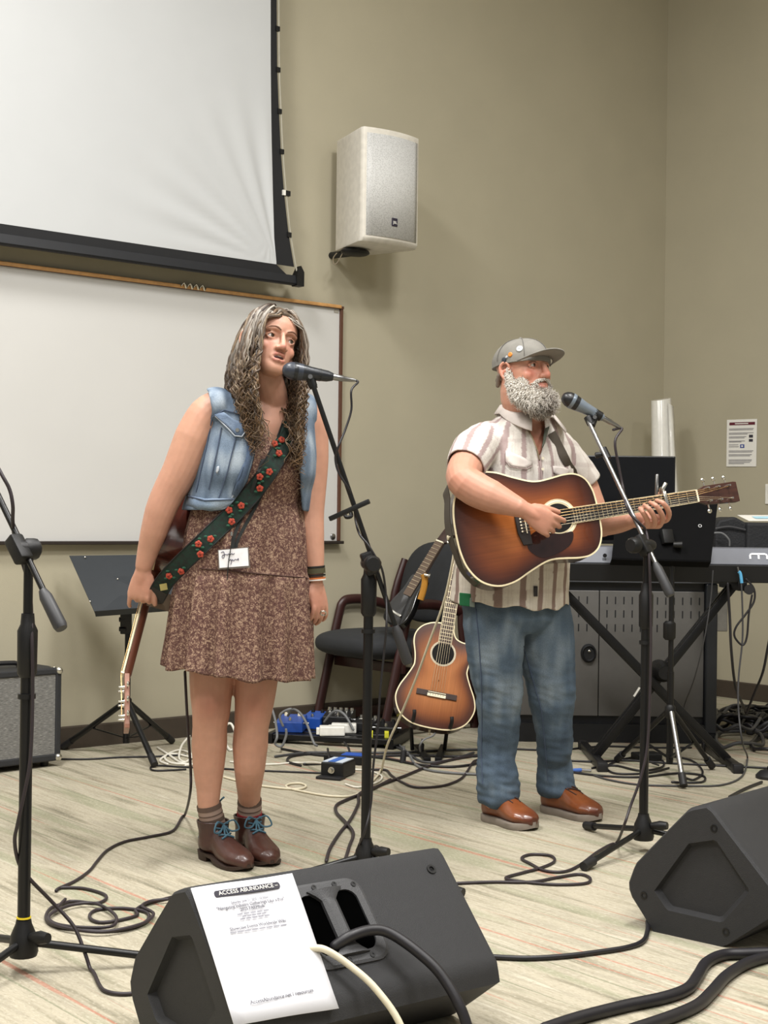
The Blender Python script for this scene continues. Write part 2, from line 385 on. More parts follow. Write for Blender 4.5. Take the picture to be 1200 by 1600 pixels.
text('logo_lettering', 'JBL', WHT, bd, frame(wl(bs, bz-.002, .441), WDIR, Z, WN), .02)
MB().ell(wl((sL+sR)/2-.07, zb_-.018, .2), (.085, .06, .022), M=Matrix((WDIR, WN, Z)).transposed()).build('swivel_mount', BLK, SPK)
MB().tube([wl((sL+sR)/2-.07, zb_-.02, .2), wl((sL+sR)/2-.07, zb_-.01, .0)], .018, 10).build('wall_arm', BLK, SPK)
MB().tube(cr([wl(sL+.05, zb_-.03, .18), wl(sL+.035, zb_-.075, .16), wl(sL+.02, zb_-.085, .15), wl(sL+.03, zb_-.05, .13), wl(sL+.06, zb_-.02, .12)], 5), .003, 6).build('speaker_wire', mat('wire_tan', (120, 108, 88), .6), SPK)
# --- right wall: notice, switch plate, corner roll
PAPER = mat('paper_white', (233, 231, 224), .75, var=.01)
INK = mat('ink_grey', (150, 148, 150), .8); INKD = mat('ink_dark', (52, 50, 60), .8)
NT = thing('wall_notice', 'printed white notice taped to the right-hand wall above the keyboard', 'notice', RW(1160, 693))
a, b_, c_, d_ = [RW(x, y, .004) for x, y in [(1136, 656), (1183, 654.5), (1181.5, 729), (1135, 729)]]
solidify(MB().add([a, b_, c_, d_], [(0, 1, 2, 3)]).build('sheet', PAPER, NT, smooth=0), .0015, 0)
MAR = mat('maroon_ink', (96, 26, 44), .7); BLU = mat('blue_ink', (60, 80, 150), .7)
def npt(u, v, off=.006):
    p = a.lerp(b_, u).lerp(d_.lerp(c_, u), v); return p+RN*(off-.004)
def nquad(nm, u0, v0, u1, v1, mt, off=.006): return solidify(MB().add([npt(u0, v0, off), npt(u1, v0, off), npt(u1, v1, off), npt(u0, v1, off)], [(0, 1, 2, 3)]).build(nm, mt, NT, smooth=0), .0006, 0)
nquad('header_band', .09, .06, .94, .12, MAR)
nquad('header_lettering', .28, .08, .72, .10, PAPER, .0068)
for k, (v, u1) in enumerate([(.19, .9), (.215, .88), (.28, .9), (.305, .7), (.36, .66), (.385, .6), (.45, .62), (.47, .5), (.53, .4), (.57, .42), (.66, .9), (.685, .86), (.74, .85), (.765, .8), (.85, .86), (.875, .84), (.905, .8), (.93, .6)]): nquad('text_line', .08, v, u1, v+.014, INK)
nquad('picture', .75, .33, .88, .39, INKD); nquad('picture', .75, .42, .88, .475, INKD)
pq = nquad('icon', .46, .53, .6, .605, BLU); nquad('icon_centre', .5, .55, .56, .585, PAPER, .0068)
SWP = thing('switch_plate', 'pale wall plate at the right edge of the photo', 'wall plate', RW(1205, 772))
pc = RW(1204, 772, .004)
MB().box((-.037, -.004, -.06), (.037, .004, .06), frame(pc, RDIR, -RN, Z)).build('plate', WHT, SWP, smooth=0, bevel=.003)
MB().box((-.012, -.009, -.025), (.012, -.003, .025), frame(pc, RDIR, RN*-1, Z)).build('rocker', CREAM, SWP, smooth=0, bevel=.002)
ROLL_ = thing('plastic_roll', 'white glossy rolled sheet standing upright in the room corner', 'roll', F(1045, 1085))
GLOSS = mat('glossy_white_sheet', (222, 220, 212), .18, var=.03, coat=.4)
top, bot = P(1033, 624, 9.0), P(1046, 1072, 8.75); bot.z = .005
rings_ = []
for i in range(14):
    t = i/13; c0 = bot.lerp(top, t); rr = .062+.02*(1-t)
    rings_.append([c0+V((rr*math.cos(2*PI*j/24)*(1+.05*math.sin(3*j+t*5)), rr*.8*math.sin(2*PI*j/24), .012*math.sin(2*PI*j/24+1) if i == 13 else 0)) for j in range(24)])
MB().rings(rings_).build('rolled_sheet', GLOSS, ROLL_, smooth=1.2)
fl_ = []
for i in range(10):
    t = i/9; c0 = bot.lerp(top, .0+.985*t); wv = .05+.055*(1-t)**1.2+.012*math.sin(5*t)
    fl_.append([c0+V((.03+.0*t, -.062, 0)), c0+V((.03+wv*.5, -.066+.01*math.sin(7*t), -.01)), c0+V((.03+wv, -.04, -.02))])
g = MB()
g.add(sum(fl_, []), [(3*i+j, 3*i+j+1, 3*i+4+j, 3*i+3+j) for i in range(9) for j in range(2)])
solidify(g.build('loose_flap', GLOSS, ROLL_, smooth=3), .002)

# ================================================================== AV cabinet, monitor
CABD = 7.16
CAB = thing('equipment_cabinet', 'low grey equipment cabinet with slotted doors behind the keyboard stand', 'cabinet', P(950, 1150, CABD+.25))
cx0, cx1 = P(768, 1000, CABD).x, P(1119, 1000, CABD).x; zc = lambda y: P(950, y, CABD).z
GREY = mat('door_grey', (92, 90, 87), .5, var=.03); FRM = mat('cabinet_black', (22, 23, 26), .45)
zt_, z1, z2 = zc(910), zc(923), zc(1119)
CDEP = .55
bdy = MB().box((cx0, CABD+.02, .0), (cx1, CABD+CDEP, zt_)).build('body', FRM, CAB, smooth=0)
MB().box((cx0-.01, CABD-.02, zt_), (cx1+.01, CABD+CDEP, zt_+.028)).build('top', mat('cabinet_top_grey', (74, 76, 80), .5), CAB, smooth=0, bevel=.004)
xd0, xd1, xd2 = cx0+.02, P(936, 1000, CABD).x, P(1100, 1000, CABD).x
for x0, x1, nm in [(xd0, xd1-.002, 'l'), (xd1+.002, xd2, 'r')]:
    d = MB().box((x0, CABD, z2), (x1, CABD+.02, z1)).build('door', GREY, CAB, smooth=0, bevel=.003)
    g = MB(); x = x0+.035
    while x < x1-.02:
        for yy in (938, 959, 981):
            if yy == 981 and nm == 'r' and x > x0+.36: continue
            z = zc(yy); g.box((x-.003, CABD-.001, z-.018), (x+.003, CABD+.005, z+.018))
        x += .0408
    o = g.build('vent_slot', FRM, d, smooth=0); o['kind'] = 'stuff'
    if nm == 'l':
        kx, kz = P(919.5, 1021, CABD).x, zc(1021)
        k = MB().lathe([(0, .046), (.012, .044), (.02, .036), (.012, .03)], (0, 0, 0), (0, -1, 0), 24); k.v = [V((p.x*.84+kx, p.y+CABD, p.z+kz)) for p in k.v]
        h = k.build('lock_cup', FRM, d); MB().ell((kx+.002, CABD-.016, kz+.012), (.008, .004, .006), 10, 6).build('lock_glint', CHR, h)
MB().box((P(1101, 1000, CABD).x, CABD-.03, .05), (cx1, CABD+.03, zt_)).build('corner_post', mat('post_dark', (34, 37, 42), .4), CAB, smooth=0, bevel=.006)
MB().box((cx0, CABD-.02, .0), (cx1, CABD+CDEP, .09)).build('plinth', FRM, CAB, smooth=0)
MB().box((cx1, CABD+.02, zc(985)), (cx1+.06, CABD+.2, zc(925))).build('side_rail', STEEL, CAB, smooth=0, bevel=.004)
MON = thing('computer_monitor', 'black flat computer monitor on the grey cabinet behind the guitarist', 'monitor', P(970, 905, 7.35))
mx0, mx1 = P(893, 780, 7.3).x, P(1055, 780, 7.3).x; mz0, mz1 = P(970, 850, 7.3).z, P(970, 712, 7.3).z
MB().box((mx0, 7.3, mz0), (mx1, 7.335, mz1)).build('panel', mat('monitor_black', (17, 18, 20), .33), MON, smooth=0, bevel=.005)
MB().box((mx0+.008, 7.2975, mz0+.02), (mx1-.008, 7.301, mz1-.008)).build('display', mat('display_off', (9, 10, 13), .12), MON, smooth=0)
mc = (mx0+mx1)/2
MB().bar((mc, 7.36, zt_+.03), (mc, 7.34, mz0+.15), .07, .03, (0, 1, 0)).build('neck', BLK, MON, smooth=0, bevel=.004)
MB().box((mc-.12, 7.25, zt_+.028), (mc+.12, 7.45, zt_+.042)).build('base', BLK, MON, smooth=0, bevel=.004)

# ================================================================== floor wedges
def resample(poly, n):
    poly = [V(p) for p in poly]; m_ = len(poly); L = [(poly[(i+1) % m_]-poly[i]).length for i in range(m_)]; tot = sum(L); out = []
    for k in range(n):
        d = tot*k/n; i = 0
        while d > L[i]: d -= L[i]; i += 1
        out.append(poly[i].lerp(poly[(i+1) % m_], d/L[i]))
    return out
pa, pb = F(1018, 1455), F(1130, 1480); E2 = (pb-pa).normalized(); NE2 = V((E2.y, -E2.x, 0))
if NE2.y > 0: NE2 = -NE2
prof_px = [(1018, 1456), (1133, 1483), (1226, 1428), (1220, 1402), (1108, 1256), (1076, 1262), (1040, 1298), (990, 1350), (978, 1384), (984, 1402)]
PROF = []
for q in prof_px:
    p = on_plane(q[0], q[1], pa, NE2); PROF.append((( p-pa).dot(E2), max(0.0, p.z)))
REC = []
for q in [(1022, 1392), (1042, 1422), (1128, 1442), (1172, 1393), (1118, 1312), (1076, 1318)]:
    p = on_plane(q[0], q[1], pa, NE2); REC.append(((p-pa).dot(E2), p.z))
WEDGE = mat('wedge_black', (36, 36, 38), .6, var=.06, scale=60, bump=.35, bscale=700)
APX = 4
def wedge(name, label, o, e, xdir, L):
    e = V(e).normalized(); xd = V(xdir).normalized()
    R = thing(name, label, 'speaker', o)
    to = lambda p, x: V(o)+e*p[0]+Z*p[1]+xd*x
    c0 = V((sum(p[0] for p in PROF)/len(PROF), sum(p[1] for p in PROF)/len(PROF), 0))
    def sc(k): return [(c0.x+(p[0]-c0.x)*k, c0.y+(p[1]-c0.y)*k if p[1] > .01 else p[1]) for p in PROF]
    n = 60
    out = [resample([to(p, x) for p in sc(k)], n) for x, k in [(.0, .95), (.006, .985), (.02, 1.0), (L-.02, 1.0), (L-.006, .985), (L, .95)]]
    rec = [V((p[0], p[1], 0)) for p in REC]; rc = resample([to(p, .0) for p in REC], n)
    # align the recess ring's start with the outline by angle
    cen = to((c0.x, c0.y), 0)
    def ang(p): d = p-cen; return math.atan2(d.z, d.dot(e))
    a0 = ang(out[0][0]); k0 = min(range(n), key=lambda i: abs((ang(rc[i])-a0+PI) % (2*PI)-PI)); rc = rc[k0:]+rc[:k0]
    rin = [cen.lerp(p, .9)+xd*.016 for p in rc]
    MB().rings([rin, rc]+out).build('cabinet', WEDGE, R, smooth=.55)
    for p in [(.055, .20), (.16, .33), (.36, .10)]: pass
    return R, to
def screw(R, p, nrm, r=.008):
    MB().lathe([(-.001, r), (.0015, r), (.0015, r*.55), (-.001, r*.5)], p, nrm, 14).build('screw', BLKM, R)
W2, to2 = wedge('stage_monitor', 'black stage monitor wedge at the right edge showing its end panel', pa, E2, -NE2, .62)
for q in [(1115.5, 1294.5), (1006, 1399), (1134, 1456)]:
    screw(W2, on_plane(q[0], q[1], pa, NE2)+NE2*.0, NE2, .010)
zap = PROF[APX][1]; A1, B1 = F(292, 1386, zap), F(690, 1323, zap)
X1 = (B1-A1); X1.z = 0; L1 = X1.length; X1.normalize(); E1 = V((X1.y, -X1.x, 0))
o1 = A1-E1*PROF[APX][0]-Z*zap
W1, to1 = wedge('stage_monitor', 'black stage monitor wedge in front with a handle and a flyer on it', o1, E1, X1, L1)
# handle plate on the slanted panel between profile points APX and APX-1
pT, pB = to1(PROF[APX], 0), to1(PROF[APX-1], 0); PD = (pB-pT).normalized(); PN = X1.cross(PD).normalized()
if PN.z < 0: PN = -PN
PLEN = (pB-pT).length
def pn(px, py, off=0.0): return on_plane(px, py, pT+PN*off, PN)
screw(W1, pn(674, 1358, .001), PN, .011)
def pl(p): d = p-pT; return d.dot(X1), d.dot(PD)
uT = [pl(pn(x, y)) for x, y in [(440, 1390), (556, 1372), (612, 1485), (500, 1510)]]
u0, v0 = min(uT[0][0], uT[3][0]), min(uT[0][1], uT[1][1])
hu0, hv0 = pl(pn(436, 1386)); hu1, hv1 = pl(pn(614, 1496)); hv0 = (hv0+pl(pn(570, 1372))[1])/2
PT = lambda u, v, off=0.0: pT+X1*u+PD*v+PN*off
def rrect(u0, v0, u1, v1, r, n=6):
    out = []
    for cx, cy, a0 in [(u1-r, v1-r, 0), (u0+r, v1-r, PI/2), (u0+r, v0+r, PI), (u1-r, v0+r, 1.5*PI)]:
        for k in range(n+1): a = a0+PI/2*k/n; out.append((cx+r*math.cos(a), cy+r*math.sin(a)))
    return out
HM = mat('handle_grey', (58, 58, 60), .5, bump=.2, bscale=500)
hp = thing_handle = MB()
mid = (hu0+hu1)/2; gw = .017; m1 = .022
o_ = rrect(hu0, hv0, hu1, hv1, .035)
def ringp(poly, off): return [PT(u, v, off) for u, v in poly]
# frame built as outer plate minus two windows: four bars + grip
hs = MB(); hs.rings([ringp(o_, .0), ringp(o_, .004), ringp(rrect(hu0+.006, hv0+.006, hu1-.006, hv1-.006, .03), .006)], cap=False)
i_ = rrect(hu0+.022, hv0+.026, hu1-.022, hv1-.026, .025)
hs.rings([ringp(rrect(hu0+.006, hv0+.006, hu1-.006, hv1-.006, .03), .006), ringp(i_, .006), ringp(i_, .001)], cap=False)
H = hs.build('handle_plate', HM, W1, smooth=.6)
HOLE_SHADE = mat('handle_hole_shade', (3, 3, 3), 1.0, spec=0.0)
MB().add(ringp(i_, .0012), [tuple(range(len(i_)))]).build('recess_shade_sheet', HOLE_SHADE, W1, smooth=0)  # flat black sheet at panel level: shade of the handle pockets painted on, not cut
g = MB(); rg = []
for k in range(13):
    t = k/12; v = hv0+.02+(hv1-hv0-.04)*t; ww = gw*(1+1.5*max(0, abs(t-.5)*2-.72)/.28)
    rg.append([PT(mid-ww, v, .002), PT(mid-ww, v, .006+.004), PT(mid-ww*.5, v, .006+.010), PT(mid+ww*.5, v, .006+.010), PT(mid+ww, v, .006+.004), PT(mid+ww, v, .002)])
gp = g.rings(rg).build('grip', HM, H, smooth=.6)
for u, v in [(mid-.02, hv0+.011), (mid+.03, hv0+.011), (hu1-.018, hv0+.018), (mid-.01, hv1-.012), (mid+.045, hv1-.012)]:
    MB().lathe([(0, .006), (.0015, .006), (.0015, .003), (.0005, .003)], PT(u, v, .006), PN, 12).build('handle_screw', BLKM, H)
# --- flyer
FLY = thing('paper_flyer', 'white letter-size flyer lying on the front stage monitor', 'flyer', pn(410, 1480))
fA, fB, fC, fD = [pn(x, y, .0085) for x, y in [(298, 1388), (456, 1365), (530, 1575), (366, 1602)]]
def fp(u, v, off=0.0): return fA.lerp(fB, u).lerp(fD.lerp(fC, u), v)+PN*off
g = MB(); vs = [fp(i/8, j/8, .0015*math.sin(i*.9+j*.5)) for j in range(9) for i in range(9)]
solidify(g.add(vs, [(j*9+i, j*9+i+1, j*9+i+10, j*9+i+9) for j in range(8) for i in range(8)]).build('sheet', mat('flyer_paper', (216, 216, 221), .7, var=.01), FLY, smooth=3), .001, 0)
fx = (fB-fA).normalized(); fy = (fA-fD); fy = (fy-fx*fy.dot(fx)).normalized(); FW, FH = (fB-fA).length, (fA-fD).length
def ftext(body, u, v, size, mt, parent=None, width=None):
    o = text('lettering', body, mt, parent or FLY, frame(fp(u, v, .0035), fx, fy, PN), size)
    if width:
        xs = npco(o.data); loc = FR[o]; ex = np.array(fx); pr = xs @ ex; c = (pr.max()+pr.min())/2; k = width*FW/(pr.max()-pr.min())
        xs = xs+np.outer((pr-c)*(k-1), ex); o.data.vertices.foreach_set('co', xs.ravel()); o.data.update()
    return o
pill = rrect(.19, .052, .835, .100, .02)
bnd = MB().rings([[fp(u, v, .0022) for u, v in pill], [fp(u, v, .0032) for u, v in pill]]).build('title_band', INKD, FLY, smooth=0)
ftext('ACCESS ABUNDANCE', .50, .0755, .0125, PAPER, bnd, .54)
ftext('LLC', .80, .0765, .004, PAPER, bnd)
G1 = mat('print_grey', (112, 112, 120), .8); G2 = mat('print_grey_light', (140, 140, 148), .8)
ftext('Saturday, June 21, 2025 - 10:30am', .50, .155, .0075, G2, None, .36)
ftext('"Navigating Industry Gatherings Like a Pro"', .50, .185, .0095, G1, None, .66)
ftext('2025 FARMfolk', .50, .215, .0095, G1, None, .24)
for v, wd in [(.243, .32), (.262, .24), (.281, .30)]:
    for q in range(5):
        ua = .5-wd/2+wd*q/5; MB().add([fp(ua, v, .003), fp(ua+wd/5*.82, v, .003), fp(ua+wd/5*.82, v+.009, .003), fp(ua, v+.009, .003)], [(0, 1, 2, 3)]).build('print_line', G2, FLY, smooth=0)
ftext('Showcase Events Worldwide Wiki', .50, .345, .0095, G1, None, .54)
for q in range(8):
    ua = .22+.56*q/8; MB().add([fp(ua, .368, .003), fp(ua+.06, .368, .003), fp(ua+.06, .376, .003), fp(ua, .376, .003)], [(0, 1, 2, 3)]).build('print_line', G2, FLY, smooth=0)
ftext('AccessAbundance.net / resources', .50, .865, .0105, G1, None, .60)
# ================================================================== stands, microphones, amplifier
def base_tripod(R, base, angs, leg, hub_z=.085, tip=.012, mt=BLKM, hubr=.035):
    base = V(base)
    MB().lathe([(0, hubr*.9), (.012, hubr), (.05, hubr*.85), (.075, hubr*.55), (.085, hubr*.5)], base+Z*(hub_z-.045), Z, 18).build('hub', BLK, R)
    for a in angs:
        d = V((math.cos(a), math.sin(a), 0)); st = base+d*hubr*.7+Z*(hub_z-.015); en = base+d*leg+Z*.016
        lg = MB().tube([st, en], .0095, 10).build('leg', mt, R)
        MB().tube([en-d*.045+Z*.006, en+d*.012-Z*.001], .0145, 12, round_=False).build('rubber_foot', RUB, lg)
def mic_stand(name, label, base, angs, leg, pivot, boom0, boom1, clutch_z, grip=.12, thick=.011, lower=None, knob=None, chrome=False, yellow=False):
    """base on the floor, pivot point on top of the pole, boom from boom0 (grip end) to boom1 (clip end)"""
    base, pivot, boom0, boom1 = V(base), V(pivot), V(boom0), V(boom1)
    R = thing(name, label, 'microphone stand', base)
    base_tripod(R, base, angs, leg)
    ptop = V((base.x, base.y, pivot.z)); up = lambda z: base+Z*z
    MB().tube([up(.06), up(clutch_z)], thick*1.35, 12).build('lower_pole', BLKM, R)
    MB().tube([up(clutch_z-.02), up(pivot.z-.01)], thick, 12).build('upper_pole', BLKM, R)
    c = MB().lathe([(-.11, .017), (-.1, .023), (.0, .024), (.015, .017), (.04, .015)], up(clutch_z), Z, 16).build('clutch', BLK, R)
    MB().lathe([(0, .021), (.012, .021)], up(clutch_z-.16), Z, 14).build('pole_ring', BLK, R)
    MB().lathe([(0, .010), (.03, .016), (.055, .012)], base+V((hub_k(base), 0, 0))*0+Z*.09+V((.022, -.02, 0)), V((.8, -.5, .1)), 10).build('base_knob', BLK, R)
    if yellow: MB().lathe([(0, .017), (.004, .017)], base+Z*.128, Z, 12).build('hub_sticker', mat('yellow_sticker', (236, 208, 40), .5), R)
    bd = (boom1-boom0).normalized()
    # pivot block and its wing knob
    side = bd.cross(Z).normalized()
    if side.y > 0: side = -side
    MB().lathe([(-.035, .016), (-.02, .02), (.02, .02), (.03, .015)], pivot, side, 16).build('pivot', BLK, R)
    MB().lathe([(0, .018), (.008, .026), (.03, .026), (.04, .02)], pivot+side*(-.062 if knob is None else knob), side, 12).build('pivot_knob', BLK, R)
    MB().bar(pivot-Z*.05, pivot+Z*.005, .03, .03).build('pivot_yoke', BLK, R, bevel=.004)
    MB().bar(pivot-bd*.035+side*.02, pivot+bd*.035+side*.02, .036, .036, side).build('boom_clamp', BLK, R, bevel=.006)
    bo = side*.02
    MB().tube([boom0+bo, boom1+bo*.3], .0075, 10).build('boom', STEEL if chrome else BLKM, R)
    MB().lathe([(0, .0135), (.01, .0165), (grip-.02, .0155), (grip, .0095)], boom0+bo-bd*.01, bd, 14).build('boom_grip', mat('grip_grey', (48, 48, 50), .5), R)
    return R
def hub_k(b): return 0
def mic(name, label, head, tail, clip_to, body_col=(40, 42, 46), ball=(30, 31, 34), silver=False):
    head, tail = V(head), V(tail); d = (tail-head).normalized(); L = (tail-head).length
    R = thing(name, label, 'microphone', head)
    bm_ = mat('mic_body_'+('g' if silver else 'b'), body_col, .3, metal=.3)
    MB().lathe([(.032, .0245), (.042, .0235), (.06, .0205), (.11, .0165), (L, .0118)], head, d, 20).build('body', bm_, R)
    gr = MB().lathe([(-.026, .004), (-.024, .012), (-.016, .020), (-.004, .0255), (.01, .0265), (.024, .0255), (.034, .0245)], head, d, 22).build('grille', grille_mat('mic_mesh_'+('g' if silver else 'b'), (26, 26, 28) if silver else (52, 58, 70), ball, 600, .35), R)
    MB().lathe([(.006, .0268), (.012, .0275), (.018, .0268)], head, d, 22).build('grille_band', bm_, R)
    MB().lathe([(L, .0095), (L+.03, .0095), (L+.032, .008), (L+.06, .006), (L+.07, .004)], head, d, 14).build('plug', STEEL, R)
    return R, tail+d*.065
def clip(R, micmid, micdir, boom_end, boomdir, h=.033):
    """mic clip, part of the stand R"""
    md = V(micdir).normalized(); c = V(micmid)
    o = MB().tube([c-md*h, c+md*h], [.0205, .0185] if h > .02 else [.0175, .0165], 14).build('microphone_clip', BLK, R)
    j = V(boom_end); MB().tube([c+(j-c)*.15, j-V(boomdir)*.02], [.010, .012], 10).build('clip_stem', BLK, o)
    MB().lathe([(-.014, .0135), (.014, .0135)], j, V(boomdir), 12).build('clip_nut', BLK, o)
    MB().lathe([(-.024, .007), (.024, .007)], c+(j-c)*.45, V((0, 1, 0)), 10).build('clip_screw', STEEL, o)
CABLEM = {}
def pt(q):
    if isinstance(q, Vector): return q
    if len(q) == 2: return q
    return P(*q)
CM = {'black': mat('cable_black', (26, 24, 28), .45), 'grey': mat('cable_grey', (110, 111, 112), .5), 'cream': mat('cable_cream', (214, 205, 180), .5), 'white': mat('cable_white', (226, 222, 210), .5), 'brown': mat('cable_dark', (44, 36, 40), .5), 'dgrey': mat('cable_dark_grey', (66, 66, 68), .5)}
def cable(label, pts, r=.0035, col='black', k=7, name='cable', lift=0.0, sides=8, group=None, closed=False):
    q = []
    for p in pts:
        if isinstance(p, Vector): q.append(p)
        elif len(p) == 2: q.append(F(p[0], p[1], r+lift+.001))
        else: q.append(P(*p))
    path = cr(q, k)
    for p in path: p.z = max(p.z, r+.0008)
    o = MB().tube(path, r, sides, round_=True).build(name, CM[col], None, smooth=3)
    return tag(o, label, 'cable', group)
# ---- centre stand (woman's)
D1 = 4.38
b1 = P(571, 1340, D1); b1 = V((b1.x, b1.y, 0)); piv1 = P(575, 880, D1)
lo1, hi1 = P(633, 1030, D1-.14), P(487, 597, D1-.02); 
hi1 = P(487, 597, D1-.03); lo1 = P(634, 1031, D1+.02)
dd = (hi1-lo1).normalized(); tpar = (piv1-lo1).dot(dd); sh = piv1-(lo1+dd*tpar); lo1 += V((0, sh.y, 0)); hi1 += V((0, sh.y, 0))
ST1 = mic_stand('microphone_stand', "black boom stand holding the woman's microphone", b1, [math.radians(a) for a in (205, 325, 85)], .33, piv1, lo1, hi1, P(573, 905, D1).z, knob=.06)
MB().bar(P(515, 811, hi1.y+.0), P(577, 783, hi1.y-.05), .012, .014).build('cable_clip', BLK, ST1, bevel=.002)
MB().tube(cr([P(546, 795, D1), P(549, 806, D1-.02), P(541, 808, D1-.02), P(538, 800, D1)], 4), .006, 8).build('clip_hook', BLK, ST1)
m1h, m1t = P(455, 579, hi1.y-.01), P(520, 589, hi1.y+.02)
MIC1, e1 = mic('microphone', 'black vocal microphone right in front of the woman\'s mouth', m1h, m1t, None)
clip(ST1, m1h.lerp(m1t, .45), m1t-m1h, hi1, dd)
bp1 = lambda px, py, o=-.02: P(px, py, np.interp(py, [597, 1031], [hi1.y, lo1.y])+o)
cable("black microphone cable looping off the woman's microphone and around its boom", [e1-V((.02, 0, 0)), e1+V((.012, .0, -.004)), P(549, 610, hi1.y), P(549, 640, hi1.y), P(540, 670, hi1.y-.01), P(529, 697, hi1.y-.03), bp1(524, 715, -.03), bp1(529, 738, -.03), bp1(545, 765, -.025), bp1(553, 790, .02), bp1(556, 815, .02), bp1(562, 835, -.02), bp1(574, 850, -.04), bp1(583, 864, -.045), bp1(597, 890, -.04), bp1(603, 930, -.02), P(604, 975, D1-.06), P(600, 1020, D1-.05), P(594, 1080, D1-.05), P(590, 1140, D1-.05), P(583, 1200, D1-.05), P(579, 1260, D1-.05), P(566, 1310, D1-.06), (548, 1345), (520, 1362)], .0035, k=6)
# ---- right stand (man's)
D2 = 4.80
b2 = P(1005, 1320, D2); b2 = V((b2.x, b2.y, 0)); piv2 = P(1010, 852, D2)
lo2, hi2 = P(1052, 926, D2-.07), P(921, 657, D2+.17)
dd2 = (hi2-lo2).normalized(); sh = piv2-(lo2+dd2*(piv2-lo2).dot(dd2)); lo2 += V((0, sh.y, 0)); hi2 += V((0, sh.y, 0))
ST2 = mic_stand('microphone_stand', "boom stand with a grey grip holding the man's microphone", b2, [math.radians(a) for a in (230, 113, -10)], .35, piv2, lo2, hi2, P(1010, 930, D2).z, chrome=True, knob=.05)
MB().lathe([(-.02, .013), (.02, .013)], lo2.lerp(hi2, .80), dd2, 12).build('boom_joint', BLK, ST2)
MB().lathe([(0, .006), (.03, .011), (.035, .008)], lo2.lerp(hi2, .80), V((-1, 0, -.2)), 10).build('boom_screw', BLK, ST2)
m2h, m2t = P(889, 624, hi2.y), P(942, 653, hi2.y+.02)
MIC2, e2 = mic('microphone', "grey-bodied vocal microphone in front of the bearded man", m2h, m2t, None, (118, 128, 138), (20, 20, 22), True)
clip(ST2, m2h.lerp(m2t, .84), m2t-m2h, hi2, dd2, .014)
bp2 = lambda px, py, o=-.02: P(px, py, np.interp(py, [657, 926], [hi2.y, lo2.y])+o)
cable("grey cable hanging from the man's microphone and twisting round his boom stand", [e2-V((.02, 0, .01)), e2+V((.01, 0, -.006)), P(961, 690, hi2.y), P(967, 730, hi2.y), P(974, 765, hi2.y-.02), bp2(977, 785, -.03), bp2(985, 803, -.03), bp2(1000, 818, -.025), bp2(1010, 832, .01), P(1014, 870, D2-.04), P(1017, 960, D2-.035), P(1016, 1060, D2-.035), P(1012, 1160, D2-.04), P(1001, 1215, D2-.05), P(985, 1260, D2-.06), P(975, 1290, D2-.08), (962, 1318), (935, 1330), (905, 1352), (880, 1362), (850, 1360), (830, 1350), (815, 1341), (830, 1335), (860, 1337), (866, 1346), (845, 1356), (815, 1364), (790, 1372), (820, 1378), (870, 1382), (915, 1380), (922, 1372), (905, 1366), (870, 1371), (830, 1378), (770, 1378), (715, 1380)], .0045, 'brown', k=6)
# ---- left stand (nobody's)
b3 = F(36, 1520); D3 = b3.y; piv3 = P(40, 858, D3)
lo3, hi3 = P(108, 975, D3-.06), P(-60, 640, D3+.2)
dd3 = (hi3-lo3).normalized(); sh = piv3-(lo3+dd3*(piv3-lo3).dot(dd3)); lo3 += V((0, sh.y, 0)); hi3 += V((0, sh.y, 0))
ST3 = mic_stand('microphone_stand', 'black boom stand at the left edge of the photo', b3, [math.radians(a) for a in (12, 130, 248)], .34, piv3, lo3, hi3, P(38, 985, D3).z, grip=.11, yellow=True, knob=-.035)
bp3 = lambda px, py, o: P(px, py, D3+o)
cable('black cable wrapped down the stand at the left edge', [bp3(-20, 700, 0), bp3(3, 742, -.02), bp3(15, 765, -.02), bp3(20, 790, -.02), bp3(20, 815, .0), bp3(24, 845, .03), bp3(46, 920, .03), bp3(50, 1000, -.02), bp3(51, 1080, -.02), bp3(49, 1160, -.025), bp3(44, 1210, -.03), bp3(28, 1285, -.03), bp3(23, 1315, -.02), bp3(30, 1350, .0), bp3(48, 1375, .0), bp3(82, 1410, .05), bp3(115, 1447, .05), bp3(133, 1490, .03), bp3(145, 1525, .0), (162, 1547), (198, 1553), (240, 1545)], .0045, 'brown', k=6)
# ---- guitar amplifier
AMP = thing('guitar_amplifier', 'small black guitar amplifier with silver grille cloth against the wall', 'amplifier', F(60, 1200))
ar = F(95, 1197); ax = (F(0, 1209)-ar); ax.z = 0; ax.normalize(); ay = V((-ax.y, ax.x, 0)); 
if ay.y < 0: ay = -ay
AH = P(97, 1043, ar.y).z; AWD, ADP = .52, .24
AM = frame(ar, -ax, ay, Z)      # x runs right, box spans x in [-AWD,0]
def abox(lo, hi, nm, mt, bev=.0, par=None): return MB().box(lo, hi, AM).build(nm, mt, par or AMP, smooth=0, bevel=bev)
TOLEX = mat('tolex_black', (34, 35, 38), .6, bump=.4, bscale=500)
abox((-AWD, .012, .025), (0, ADP, AH), 'cabinet', TOLEX, .008)
abox((-AWD, 0, AH-.028), (0, .02, AH), 'front_frame', TOLEX, .006); abox((-AWD, 0, .025), (0, .02, .055), 'front_frame', TOLEX, .006)
abox((-.028, 0, .025), (0, .02, AH), 'front_frame', TOLEX, .006); abox((-AWD, 0, .025), (-AWD+.028, .02, AH), 'front_frame', TOLEX, .006)
